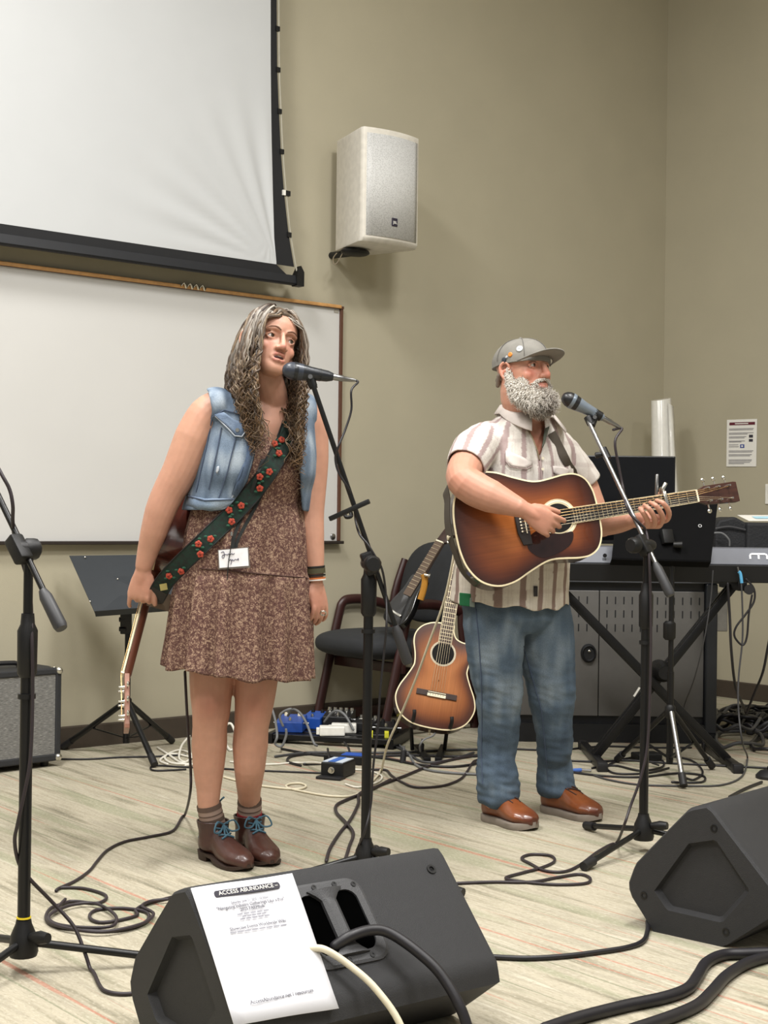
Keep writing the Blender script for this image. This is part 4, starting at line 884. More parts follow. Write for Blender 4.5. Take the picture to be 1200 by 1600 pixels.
# keyboard cables
kb = KD-.2
cable('black cable hanging from the keyboard to the cable heap, the leftmost', [P(1137, 912, kb), P(1140, 960, kb), P(1143, 1020, kb), P(1150, 1075, kb+.1), P(1166, 1112, kb+.4)], .006, 'black')
cable('grey cable hanging straight down from the blue plug', [P(1158, 905, kb), P(1160, 950, kb), P(1160, 1000, kb), P(1154, 1060, kb), P(1154, 1110, kb), P(1160, 1160, kb), (1168, 1185), (1160, 1212), (1130, 1226), (1080, 1228), (1000, 1226), (950, 1218), (925, 1210)], .004, 'dgrey')
cable('black cable hanging in a loop under the keyboard', [P(1166, 905, kb), P(1178, 920, kb), P(1178, 940, kb), P(1165, 960, kb), P(1150, 980, kb), P(1148, 995, kb), P(1160, 1008, kb), P(1167, 995, kb), P(1170, 960, kb), P(1175, 930, kb)], .0045, 'black')
cable('black cable coming down from the right edge to the heap', [P(1210, 960, kb+.1), P(1200, 1010, kb+.15), P(1192, 1050, kb+.2), P(1178, 1085, kb+.3), P(1166, 1115, kb+.4)], .006, 'black')
cable('thin black cable hanging in front of the cabinet door', [P(1114, 892, kb), P(1110, 940, kb), P(1100, 1000, kb), P(1085, 1060, kb+.1), P(1070, 1100, kb+.3), P(1064, 1125, kb+.35)], .003, 'dgrey')
pl_ = thing('blue_plug', 'light blue plug hanging from the keyboard underside', 'plug', P(1157, 898, kb)); MB().tube(cr([P(1154, 893, kb), P(1157, 897, kb), P(1159, 911, kb)], 4), .007, 8).build('sleeve', mat('light_blue_plastic', (96, 176, 222), .4), pl_); MB().lathe([(0, .004), (.02, .004)], P(1154, 893, kb), V((-.2, 0, 1)), 8).build('pin', STEEL, pl_)
rnd = random.Random(3)
for k in range(16):
    cx_, cy_ = rnd.uniform(1128, 1215), rnd.uniform(1122, 1168); rx, ry = rnd.uniform(25, 60), rnd.uniform(5, 14); a0 = rnd.uniform(0, 6); n = 11
    pts = []
    for i in range(n+6):
        a = a0+2*PI*i/n; q_ = F(cx_+rx*math.cos(a)*(1+.1*math.sin(3*a)), cy_+ry*math.sin(a)); q_.z = .008+.09*rnd.random()*math.exp(-((cy_-1140)/22)**2)
        if (q_-CORNER).dot(RN) < .05: q_ += RN*(.06-(q_-CORNER).dot(RN))
        if q_.x < P(1119, 1100, q_.y).x: q_.x = P(1120, 1100, q_.y).x
        pts.append(q_)
    cable('black cable loop in the heap on the floor at right', pts, .009, 'black' if k % 5 else 'dgrey', k=4, group='cable heap by the right wall')
for k, pts in enumerate([[(880, 1188), (930, 1190), (980, 1188), (1040, 1192), (1100, 1195), (1200, 1200)], [(890, 1206), (940, 1212), (1000, 1214), (1060, 1208), (1098, 1212), (1096, 1222), (1050, 1222)], [(925, 1200), (960, 1196), (1000, 1204), (1035, 1198), (1030, 1186), (985, 1184), (950, 1196), (960, 1208), (1010, 1208), (1045, 1200)], [(800, 1170), (870, 1172), (940, 1166), (1010, 1168), (1080, 1168)], [(1040, 1180), (1080, 1188), (1098, 1206), (1085, 1218), (1070, 1215)]]):
    cable(['black cable running under the X stand to the right', 'black cable looping past the silver music-stand leg', 'tangled black cable under the X stand', 'black cable along the foot of the grey cabinet', 'thin dark cable curling near the X stand\'s right foot'][k], pts, .0045, 'black')
ADP = thing('power_brick', 'black power brick on the floor under the X stand', 'power supply', F(1010, 1190)); MB().box((-.06, -.04, .0), (.06, .04, .035), frame(F(1010, 1188), V((.9, .3, 0)), V((-.3, .9, 0)), Z)).build('case', BLK, ADP, smooth=0, bevel=.006); MB().tube([F(1018, 1192, .02), F(1030, 1196, .01)], .004, 6).build('lead', CM['black'], ADP)
PLG = thing('blue_jack', 'blue jack plug on the floor beside the man\'s shoe', 'plug', F(905, 1205)); MB().tube([F(890, 1204, .01), F(908, 1203, .01)], .008, 8).build('blue_sleeve', mat('blue_sleeve', (70, 110, 190), .5), PLG); MB().tube([F(908, 1203, .01), F(924, 1204, .01)], .006, 8).build('barrel', STEEL, PLG)
# ================================================================== guitars
def half_curve(pts, k=5): return [(p.x, p.y) for p in cr([V((a, b, 0)) for a, b in pts], k)]
DREAD = [(0, 0), (.003, .06), (.018, .12), (.055, .172), (.11, .197), (.17, .192), (.23, .166), (.285, .144), (.32, .138), (.36, .141), (.41, .147), (.45, .144), (.484, .122), (.503, .08), (.508, .035), (.508, 0)]
CLASS = [(0, 0), (.003, .06), (.016, .11), (.05, .155), (.11, .181), (.165, .172), (.22, .145), (.265, .125), (.29, .122), (.33, .128), (.38, .141), (.42, .138), (.455, .115), (.478, .075), (.485, .035), (.485, 0)]
CUTA = [(0, 0), (.003, .06), (.016, .11), (.05, .155), (.11, .181), (.165, .172), (.22, .145), (.265, .125), (.29, .122), (.33, .130), (.37, .146), (.40, .151), (.413, .143), (.415, .12), (.412, .085), (.425, .05), (.455, .034), (.485, .03), (.485, 0)]
def gaussmix(a, b, t): return tuple(x+(y-x)*t for x, y in zip(a, b))
WOODN = {}
def wood(name, c1, c2, rough=.3, coat=.5, stretch=(3, 90, 40)):
    return mat(name, c1, rough, col2=c2, scale=1.0, stretch=stretch, coat=coat)
ROSE = wood('rosewood', (60, 40, 32), (44, 28, 22), .5, 0); MAHO = wood('mahogany_red', (92, 44, 32), (66, 30, 22), .25, .6); EBON = mat('ebony', (36, 32, 31), .5)
BIND = mat('binding_cream', (232, 218, 180), .4); BONE = mat('bone', (240, 232, 206), .4); STRN = mat('string_metal', (205, 190, 160), .3, metal=.9); BRZ = mat('string_bronze', (196, 160, 110), .3, metal=.9)
NECKW = wood('neck_wood', (104, 60, 42), (84, 46, 32), .35, .3)
def guitar(name, label, M, left, right, L, depth, top_stops, rim_mat, S=.645, frets_join=14, hole_x=None, saddle_x=None, pickguard=False, slotted=False, bridge='steel', ntun=3, vignette=.07, side_light=None, head_mat=None):
    """left = +y half outline, right = -y half outline; local x along the neck, z out of the face"""
    R = thing(name, label, 'guitar', M=M)
    a, b = half_curve(left), half_curve(right)
    out = [(x, y) for x, y in a]+[(x, -y) for x, y in reversed(b[1:-1])]
    n = len(out); cxm = L*.45
    def ring(k, z, bow=0): return [V((cxm+(x-cxm)*k, y*k, z)) for x, y in out]
    B = MB(); bd = [depth+.012*(1-x/L) for x, y in out]
    inner = lambda k, zz: [V((cxm+(x-cxm)*k, y*k, -(d_+zz))) for (x, y), d_ in zip(out, bd)]
    B.rings([ring(1, -.002), [V((x, y, -d_)) for (x, y), d_ in zip(out, bd)], inner(.96, .006), inner(.6, .012), inner(.15, .014)], cap=True)
    B.f = [f for f in B.f if not (len(f) == n and f[0] < n)]
    B.build('body', rim_mat, R, local=True, smooth=.6)
    # soundboard: offset rings so that the burst follows the outline
    cent = V((cxm, 0, 0)); rings = []; ts = []
    nrm = []
    for i in range(n):
        p, q = V((out[i-1][0], out[i-1][1], 0)), V((out[(i+1) % n][0], out[(i+1) % n][1], 0)); t = (q-p)
        nn = V((t.y, -t.x, 0)); nn = nn.normalized() if nn.length > 1e-9 else V((1, 0, 0)); nrm.append(nn)
    area2 = sum(out[i-1][0]*out[i][1]-out[i][0]*out[i-1][1] for i in range(n)); sgn = 1 if area2 > 0 else -1
    offs = [0, .008, .018, .03, .045, .062]
    for o_ in offs:
        rings.append([V((out[i][0], out[i][1], 0))-nrm[i]*sgn*o_ for i in range(n)]); ts.append(o_)
    last = rings[-1]
    # keep offset rings from folding: relax towards a scaled outline
    for r, o_ in zip(rings, offs):
        for i in range(n):
            k = 1-o_/.16; sc_ = V((cxm+(out[i][0]-cxm)*k, out[i][1]*k, 0)); r[i] = r[i].lerp(sc_, (.55 if left is right else 1.0) if o_ else 0)
    for k in (.75, .5, .25, .02): rings.append([cent+(p-cent)*k for p in last]); ts.append(.062+.1*(1-k))
    T = MB(); T.rings([[p+V((0, 0, .0005+.001*min(1, t/.06))) for p in r] for r, t in zip(rings, ts)], cap=False)
    me = T.mesh('top'); cols = []
    for t in ts:
        tt = min(1, t/vignette); c = np.array([np.interp(tt, [s_[0] for s_ in top_stops], [lin(s_[1])[ch] for s_ in top_stops]) for ch in range(3)]); cols += [c]*n
    cols = np.array(cols); colorize(me, lambda co: cols)
    link('soundboard', me, vmat('lacquered_top', .28, .12, 1.0, coat=.45, stretch=(4, 160, 60)), R, smooth=3)
    g = MB(); bs = [V((x, y, 0)) for x, y in out]
    bb = []
    for i in range(n): bb.append([bs[i]+nrm[i]*sgn*.0012+V((0, 0, -.007)), bs[i]+nrm[i]*sgn*.0015+V((0, 0, .0015)), bs[i]-nrm[i]*sgn*.004+V((0, 0, .002)), bs[i]-nrm[i]*sgn*.004+V((0, 0, -.005))])
    g.rings(bb, closed=True).build('binding', BIND, R, local=True, smooth=.8)
    join = L; nut = join+S*(1-2**(-frets_join/12)); sad = saddle_x or nut-S; hx = hole_x or L-.145
    HR = .05
    h = MB().lathe([(.0018, HR), (.0022, HR)], (hx, 0, 0), (0, 0, 1), 40).build('sound_hole_disc', mat('hole_shade', (10, 7, 6), .9), R, local=True, smooth=0)  # no opening is cut; a dark disc paints the shade inside the body
    for r0, r1, mt in [(.0515, .0545, BIND), (.0565, .0625, BONE), (.0645, .0665, BIND)] if bridge == 'steel' else [(.051, .059, mat('rosette_pearl', (196, 184, 160), .4, var=.25, scale=300))]:
        MB().lathe([(.0016, r0), (.0024, r0), (.0024, r1), (.0016, r1)], (hx, 0, 0), (0, 0, 1), 40).build('rosette_ring', mt, R, local=True, smooth=0)
    if pickguard:
        pts = cr([V((hx+.0, -.055, 0)), V((hx-.045, -.045, 0)), V((hx-.075, -.03, 0)), V((hx-.115, -.05, 0)), V((hx-.125, -.09, 0)), V((hx-.085, -.125, 0)), V((hx-.03, -.12, 0)), V((hx+.025, -.095, 0)), V((hx+.04, -.055, 0))], 5, closed=True)
        MB().rings([[p+V((0, 0, z)) for p in pts] for z in (.0015, .003)]).build('pickguard', mat('pickguard_dark', (38, 20, 18), .15, coat=.6), R, local=True, smooth=0)
    if bridge == 'steel':
        br = MB().prism([V(p) for p in [(sad-.02, -.075, .001), (sad+.012, -.075, .001), (sad+.012, .075, .001), (sad-.02, .075, .001), (sad-.032, .03, .001), (sad-.032, -.03, .001)]], (0, 0, .008)).build('bridge', EBON, R, local=True, smooth=0, bevel=.002)
        for i in range(6): MB().lathe([(.008, .0028), (.013, .0032)], (sad-.016, -.0275+i*.011, 0), (0, 0, 1), 8).build('bridge_pin', BONE, br, local=True)
        MB().box((-.0015, -.036, .008), (.0015, .036, .012), Matrix.Translation((sad, 0, 0))).build('saddle', BONE, br, local=True, smooth=0)
    else:
        br = MB().box((sad-.014, -.092, .001), (sad+.012, .092, .008)).build('bridge', ROSE, R, local=True, smooth=0, bevel=.002)
        MB().box((sad-.014, -.042, .008), (sad-.0, .042, .0105)).build('tie_block', BONE, br, local=True, smooth=0, bevel=.001)
        MB().box((sad+.004, -.04, .008), (sad+.007, .04, .013)).build('saddle', BONE, br, local=True, smooth=0)
    # neck
    nw0, nw1 = (.0275, .0215) if bridge == 'steel' else (.030, .026)
    fb0 = hx+HR*.9
    nk = MB(); rg = []
    for x in np.linspace(join-.03, nut, 12):
        w_ = np.interp(x, [fb0, nut], [nw0, nw1]); d_ = .022 if x > join+.03 else .022+.06*(1-(x-join+.03)/.06)
        rg.append([V((x, w_*math.cos(a_), -.001-d_*max(0, math.sin(a_)))) for a_ in np.linspace(0, PI, 9)])
    rg.append([V((nut+.012, nw1*1.0*math.cos(a_), -.004-.016*max(0, math.sin(a_)))) for a_ in np.linspace(0, PI, 9)])
    nk.rings(rg).build('neck', NECKW, R, local=True, smooth=1.0)
    fb = MB().prism([V((fb0, -nw0, .001)), V((nut, -nw1, .001)), V((nut, nw1, .001)), V((fb0, nw0, .001))], (0, 0, .0055)).build('fretboard', EBON if bridge == 'steel' else ROSE, R, local=True, smooth=0)
    x = nut; k = 0
    while True:
        k += 1; x = sad+(nut-sad)*2**(-k/12)
        if x < fb0+.004: break
        w_ = np.interp(x, [fb0, nut], [nw0, nw1]); MB().box((x-.0011, -w_, .0063), (x+.0011, w_, .0078)).build('fret', STRN, fb, local=True, smooth=0)
    for s_ in (-1, 1): MB().bar(V((fb0, s_*nw0, .004)), V((nut, s_*nw1, .004)), .0018, .0058).build('fretboard_binding', BIND, fb, local=True, smooth=0)
    MB().box((nut-.001, -nw1, .0), (nut+.005, nw1, .0095)).build('nut', BONE, R, local=True, smooth=0)
    # headstock, tipped back
    HM_ = Matrix.Translation((nut+.004, 0, -.001)) @ Matrix.Rotation(math.radians(14), 4, 'Y')
    HL = .175; hp = [(0, nw1), (.02, .026), (.035, .033), (HL-.012, .037), (HL, .035)]
    pl2 = [V((a_, b_, 0)) for a_, b_ in hp]+[V((a_, -b_, 0)) for a_, b_ in reversed(hp)]
    hd = MB().rings([[HM_ @ p for p in pl2], [HM_ @ (p+V((0, 0, -.015))) for p in pl2]]).build('headstock', head_mat or wood('headstock_dark', (70, 40, 30), (52, 28, 22), .35, .4), R, local=True, smooth=0, bevel=.0015)
    for s_ in (-1, 1):
        for i in range(ntun):
            c_ = V((.045+i*.045, s_*.023, 0)); tn = MB().lathe([(-.003, .0055), (.0, .0055), (.014, .0033), (.0175, .0036)], HM_ @ c_, HM_.to_3x3() @ V((0, 0, 1)), 12).build('tuner_post', CHR, R, local=True)
            e_ = HM_ @ V((c_.x, s_*.050, -.009)); MB().tube([HM_ @ V((c_.x, s_*.03, -.009)), HM_ @ V((c_.x, s_*.046, -.009))], .003, 8).build('tuner_shaft', CHR, tn, local=True)
            MB().ell(e_+HM_.to_3x3() @ V((0, s_*.006, 0)), (.0095, .0085, .0045), 12, 8, M=HM_.to_3x3()).build('tuner_button', CHR, tn, local=True)
    for i in range(6):
        y0 = (-.0275+i*.011) if bridge == 'steel' else (-.029+i*.0116); y1 = -.0175+i*.007
        s_ = -1 if i < 3 else 1; k_ = i if i < 3 else 5-i
        post = HM_ @ V((.045+(2-k_ if False else k_)*.045, s_*.021, .008))
        MB().tube([V((sad-.012, y0, .009)), V((sad, y0, .0125)), V((nut+.002, y1, .0098)), post], .0007 if i < 3 else .0010, 5).build('string', STRN if i < 3 or bridge != 'steel' else BRZ, R, local=True)
    MB().lathe([(0, .006), (.012, .004), (.016, .008), (.02, .008)], (0, 0, -depth/2), (-1, 0, 0), 12).build('strap_pin', CREAM, R, local=True)
    return R, dict(nut=nut, sad=sad, hx=hx, join=join)
def gframe(o, x, zhint):
    x = V(x).normalized(); z = V(zhint); z = (z-x*z.dot(x)).normalized(); y = z.cross(x); return frame(o, x, y, z)
SUNB = [(0, (56, 24, 16)), (.2, (84, 38, 22)), (.45, (132, 70, 32)), (.75, (172, 104, 48)), (1.0, (186, 118, 58))]
# ---- the man's dreadnought
gt, gn = P(712, 835, 4.97), P(1096, 774, 5.12); MG = gframe(gt, gn-gt, (0.0, -1, .16))
G1_, gi = guitar('acoustic_guitar', 'sunburst dreadnought acoustic guitar played by the bearded man', MG, DREAD, DREAD, .508, .103, [(0, (40, 18, 13)), (.18, (74, 34, 20)), (.4, (112, 56, 26)), (.7, (146, 80, 36)), (1.0, (168, 98, 46))], wood('rim_rosewood', (58, 34, 26), (40, 23, 18), .3, .5), pickguard=True, vignette=.13, saddle_x=.243)
gw_ = lambda x, y, z=0.0: MG @ V((x, y, z))
CAPO = thing('guitar_capo', "silver spring capo clamped on the neck of the man's guitar", 'capo', gw_(gi['nut']-.115, 0, .012))
cxp = gi['nut']-.115
MB().bar(gw_(cxp, -.03, .013), gw_(cxp, .032, .013), .012, .008, MG.to_3x3() @ V((0, 0, 1))).build('bar', CHR, CAPO, bevel=.002)
MB().tube(cr([gw_(cxp, .03, .012), gw_(cxp, .042, .0), gw_(cxp+.002, .047, -.02), gw_(cxp, .02, -.032)], 4), .006, 8).build('clamp', CHR, CAPO)
MB().bar(gw_(cxp-.002, .04, .004), gw_(cxp+.016, .062, .0), .012, .014, MG.to_3x3() @ V((0, 0, 1))).build('lever', CHR, CAPO, bevel=.002)
MB().bar(gw_(cxp-.018, .03, -.02), gw_(cxp-.002, .10, -.015), .009, .012, MG.to_3x3() @ V((0, 0, 1))).build('lever', STEEL, CAPO, bevel=.002)
# ---- nylon-string cutaway on its floor stand
nb, nh = P(674, 1136, 6.55), P(692, 1023, 6.55+.115)
MN = gframe(P(673.5, 1138, 6.55), P(692, 1023, 6.66)-P(673.5, 1138, 6.55), (.10, -1, .3))
G2_, g2 = guitar('classical_guitar', 'sunburst cutaway nylon-string guitar resting on a floor stand', MN, CLASS, CUTA, .485, .09, [(0, (58, 30, 22)), (.2, (84, 44, 28)), (.5, (140, 82, 44)), (1.0, (176, 112, 66))], wood('rim_nylon', (72, 42, 28), (52, 28, 20), .35, .4), S=.63, frets_join=14, bridge='nylon', hole_x=.345, saddle_x=.155, vignette=.1)
gs = thing('guitar_stand', 'low black stand holding up the nylon-string guitar', 'guitar stand', F(690, 1172))
gN = lambda x, y, z: MN @ V((x, y, z))
for s_ in (-1, 1):
    f_ = gN(.045, s_*.085, -.12); fr = gN(.03, s_*.085, .03)
    MB().tube(cr([fr+Z*.032, fr+Z*.01, gN(.01, s_*.085, -.03), f_], 5), .0085, 8).build('cradle_arm', RUB, gs)
    ft = V((fr.x+s_*.06, fr.y+.02, .012)); rear = V((fr.x+s_*.02, fr.y+.34, .012))
    MB().bar(ft+V((0, -.06, 0)), rear, .03, .024).build('foot_bar', BLKM, gs, bevel=.003)
    MB().tube([f_, V((f_.x+s_*.01, f_.y+.05, .02))], .009, 8).build('upright', BLKM, gs)
MB().tube([gN(.045, -.085, -.12), gN(.045, .085, -.12)], .009, 8).build('cross_bar', BLKM, gs)
# ---- the woman's guitar, hanging neck-down at her side, edge-on to us
WD = 4.66
wt, wn = P(303, 640, WD+.26), P(194, 1053, WD-.14); wt = wn-(wn-wt).normalized()*.853; MW = gframe(wt, wn-wt, (-.975, -.22, 0))
G3_, g3 = guitar('acoustic_guitar', 'dark red acoustic guitar hanging neck-down from the woman\'s flowered strap', MW, DREAD, DREAD, .495, .105, [(0, (50, 22, 18)), (1, (120, 70, 40))], MAHO, vignette=.1, head_mat=wood('headstock_pale', (150, 104, 84), (128, 86, 68), .4, .3))
# ---- slim electric on the chair
SG = thing('silent_guitar', 'slim black electric guitar with a wooden rim leaning on the armchair', 'guitar', cp(-.2, 0, .52))
sa, sn = P(612, 975, 7.25), P(690, 848, 7.35); sd = (sn-sa).normalized(); sz = V((-.6, -.75, .25)); sz = (sz-sd*sz.dot(sd)).normalized(); sy = sz.cross(sd)
sg = lambda x, y, z=0.0: sa+sd*x+sy*y+sz*z
ot = cr([V(p) for p in [(0, 0, 0), (.01, .06, 0), (.09, .075, 0), (.19, .05, 0), (.27, .045, 0), (.28, 0, 0), (.27, -.045, 0), (.19, -.05, 0), (.09, -.075, 0), (.01, -.06, 0)]], 4, closed=True)
MB().rings([[sg(p.x, p.y, z) for p in ot] for z in (.012, -.03)]).build('body', mat('gloss_black', (22, 22, 23), .2, coat=.5), SG, smooth=.5, bevel=.004)
MB().tube([sg(.22, 0, .0), sg(.49, 0, .0)], [(.026, .013), (.021, .012)], 12, flat=sy).build('neck', ROSE, SG)
fb = MB().bar(sg(.16, 0, .016), sg(.475, 0, .016), .05, .006, sz).build('fretboard', mat('fretboard_brown', (92, 76, 62), .5), SG, smooth=0)
for k in range(14): x = .475-.02*k*1.05; MB().bar(sg(x, -.024, .02), sg(x, .024, .02), .002, .002, sz).build('fret', STRN, fb, smooth=0)
MB().bar(sg(.475, 0, .016), sg(.482, 0, .016), .046, .01, sz).build('nut', BONE, SG, smooth=0)
MB().bar(sg(.482, 0, .004), sg(.6, 0, -.012), .06, .016, sz).build('headstock', ROSE, SG, bevel=.003)
MB().tube(cr([P(661, 897, 7.2), P(664, 905, 7.2), P(662, 920, 7.2), P(657, 937, 7.2)], 5), [(.016, .012)]*16, 10, flat=(1, 0, 0)).build('wooden_rim', mat('honey_maple', (178, 124, 44), .3, coat=.4), SG)
MB().lathe([(0, .008), (.02, .008), (.03, .012)], P(663, 898, 7.18), V((1, -.2, -.2)), 10).build('rim_knob', CHR, SG)
MB().bar(sg(.05, -.04, .018), sg(.06, .05, .018), .012, .012, sz).build('bridge', CHR, SG, bevel=.002)
# ================================================================== people: helpers
from mathutils.bvhtree import BVHTree
def proj(p):
    v_ = V(p)-CAM; d = v_.dot(CFW); return 600+FPX*v_.dot(CRT)/d, 800-FPX*v_.dot(CUP)/d
def bvh_of(*meshes):
    vs, fs = [], []
    for me in meshes:
        o = len(vs); vs += [v_.co.copy() for v_ in me.vertices]; fs += [tuple(i+o for i in p.vertices) for p in me.polygons]
    return BVHTree.FromPolygons(vs, fs)
def stick(bvh, px, py, off, D):
    r = ray(px, py).normalized(); h = bvh.ray_cast(CAM, r)
    if h[0] is None: return P(px, py, D), -r
    n_ = h[1] if h[1].dot(r) < 0 else -h[1]
    return h[0]-r*off, n_
def addmesh(name, me, mt, parent, smooth=3):
    me.name = name; me.transform(FR[parent].inverted()); me.materials.clear(); return link(name, me, mt, parent, smooth)
def limb(mb, pts, n=16, k=4):
    """pts = [(point, radius or (ra, rb))...]"""
    path = cr([p for p, r in pts], k); rr = [r if isinstance(r, tuple) else (r, r) for p, r in pts]
    ra = lerpl([r[0] for r in rr], k); rb = lerpl([r[1] for r in rr], k)
    t0 = (path[0]-path[1]).normalized(); t1 = (path[-1]-path[-2]).normalized()
    path = [path[0]+t0*ra[0]*.5, path[0]+t0*ra[0]*.3]+path+[path[-1]+t1*ra[-1]*.3, path[-1]+t1*ra[-1]*.5]
    ra = [ra[0]*.5, ra[0]*.85]+ra+[ra[-1]*.85, ra[-1]*.5]; rb = [rb[0]*.5, rb[0]*.85]+rb+[rb[-1]*.85, rb[-1]*.5]
    mb.tube(path, list(zip(ra, rb)), n)
def trings(mb, rows, s, f, n=36, e=2.4, fold=None):
    """stack of torso sections: rows = [(centre, half width, half depth)...] along axes s, f"""
    rr = []
    for i, (c, hw, hd) in enumerate(rows):
        ring = []
        for j in range(n):
            a = 2*PI*j/n; ca, sa = math.cos(a), math.sin(a)
            x = math.copysign(abs(ca)**(2/e), ca); y = math.copysign(abs(sa)**(2/e), sa)
            k = 1 if fold is None else fold(i, a)
            ring.append(V(c)+s*(hw*x*k)+f*(hd*y*k))
        rr.append(ring)
    mb.rings(rr)
def smoothrows(rows, k=4):
    cs = cr([r[0] for r in rows], k); return list(zip(cs, lerpl([r[1] for r in rows], k), lerpl([r[2] for r in rows], k)))
FACE = [(-.120, .014, .074, .050), (-.115, .026, .086, .032), (-.104, .036, .0925, .010), (-.092, .044, .0925, -.012), (-.078, .051, .089, -.035), (-.062, .057, .0905, -.052), (-.045, .062, .091, -.066), (-.025, .0675, .089, -.080), (0, .071, .083, -.092), (.018, .0725, .0905, -.098), (.03, .0735, .092, -.101), (.05, .073, .0895, -.101), (.07, .0685, .080, -.096), (.09, .056, .062, -.08), (.104, .036, .036, -.052), (.112, .012, .010, -.018)]
def head(mb, hp, k=1.0, jaw=1.0, smile=False, male=False):
    us = np.linspace(-.12, .112, 40); T = np.array(FACE); rr = []; sq = lambda u: u if u < .045 or not male else .045+(u-.045)*.68
    for u in us:
        w_, f_, b_ = [np.interp(u, T[:, 0], T[:, i]) for i in (1, 2, 3)]
        if u < -.03: w_ *= 1+(jaw-1)*min(1, (-.03-u)/.04)
        c = b_+(f_-b_)*.47; ring = []
        for j in range(40):
            a = 2*PI*j/40; ca, sa = math.cos(a), math.sin(a)
            x = w_*math.copysign(abs(ca)**(.88), ca); y = (f_-c)*abs(sa)**.86 if sa > 0 else -(c-b_)*abs(sa)**.95
            if sa > 0:   # eye sockets
                y -= .010*math.exp(-((abs(x)-.032)/.017)**2-((u-.001)/.013)**2)
            ring.append(hp(x, c+y, sq(u)))
        rr.append(ring)
    mb.rings(rr)
    mb.tube(cr([hp(0, .080, .016), hp(0, .0925, .002), hp(0, .102, -.018), hp(0, .108, -.033)], 4), lerpl([q_*k*(1 if male else .86) for q_ in (.0075, .0085, .0105, .0125)], 4), 14, round_=True)
    mb.ell(hp(0, .107, -.0345), .0135*k*(1 if male else .86), 12, 8)
    for s_ in (-1, 1):
        mb.ell(hp(s_*.0135, .0985, -.0385), .0098*k*(1 if male else .85), 12, 8)
        mb.ell(hp(s_*.040, .0585, -.034), (.0215 if male else .0205)*k, 14, 10)
        mb.tube(cr([hp(s_*.012, .088, .019), hp(s_*.03, .087, .0225), hp(s_*.05, .071, .018)], 4), .0062*k, 10, round_=True)   # brow
        mb.tube(cr([hp(s_*.018, .0785, -.001), hp(s_*.024, .083, .0045), hp(s_*.033, .0838, .0062), hp(s_*.043, .0783, .0035), hp(s_*.049, .070, -.001)], 4), .0032*k, 8, round_=True)  # upper lid
        mb.tube(cr([hp(s_*.018, .0780, -.002), hp(s_*.026, .0805, -.008), hp(s_*.034, .0810, -.0095), hp(s_*.043, .077, -.007), hp(s_*.049, .070, -.001)], 4), .0028*k, 8, round_=True)
        # ear
        c0 = lambda a_, b_, o_=.0: hp(s_*(.0735+o_), -.005+a_, -.014+b_)
        mb.tube(cr([c0(.012, -.024), c0(.010, -.034, .002), c0(-.002, -.026, .008), c0(-.014, -.004, .014), c0(-.014, .018, .015), c0(0, .030, .011), c0(.014, .022, .006), c0(.015, .004, .002)], 4), [.0058*k]*29, 8, round_=True)
        mb.ell(c0(-.001, .002, .002), (.010*k,)*3, 10, 8)
def eyes(R, hp, col=(70, 60, 48), S_=1.0, gaze=(0, 0)):
    for s_ in (-1, 1):
        c = hp(s_*.0325, .0695, -.0005); d = (hp(s_*.0325+gaze[0], .0695+.02, -.0005+gaze[1])-c).normalized()
        e = MB().ell(c, .0124*S_, 18, 12).build('eye', mat('eye_white', (216, 206, 198), .3), R, smooth=3)
        MB().lathe([(.0112*S_, .0062), (.01225*S_, .0058), (.0127*S_, .003)], c, d, 18).build('iris', mat('iris_'+str(col[0]), col, .25), e)
        MB().lathe([(.0123*S_, .003), (.0129*S_, .0022)], c, d, 12).build('pupil', mat('pupil', (10, 9, 9), .2), e)
def hand(mb, wrist, pd, td, curls, thumb, k=1.0, spread=.0, wr=.026):
    """pd = palm direction (wrist to knuckles), td = thumb side; back of hand = bn. curls = 4 x (a1,a2,a3) degrees, index first. thumb=(out, fwd, palmward) mix"""
    pd = V(pd).normalized(); td = V(td); td = (td-pd*td.dot(pd)).normalized(); return _hand(mb, V(wrist), pd, td, curls, thumb, k, spread, wr)
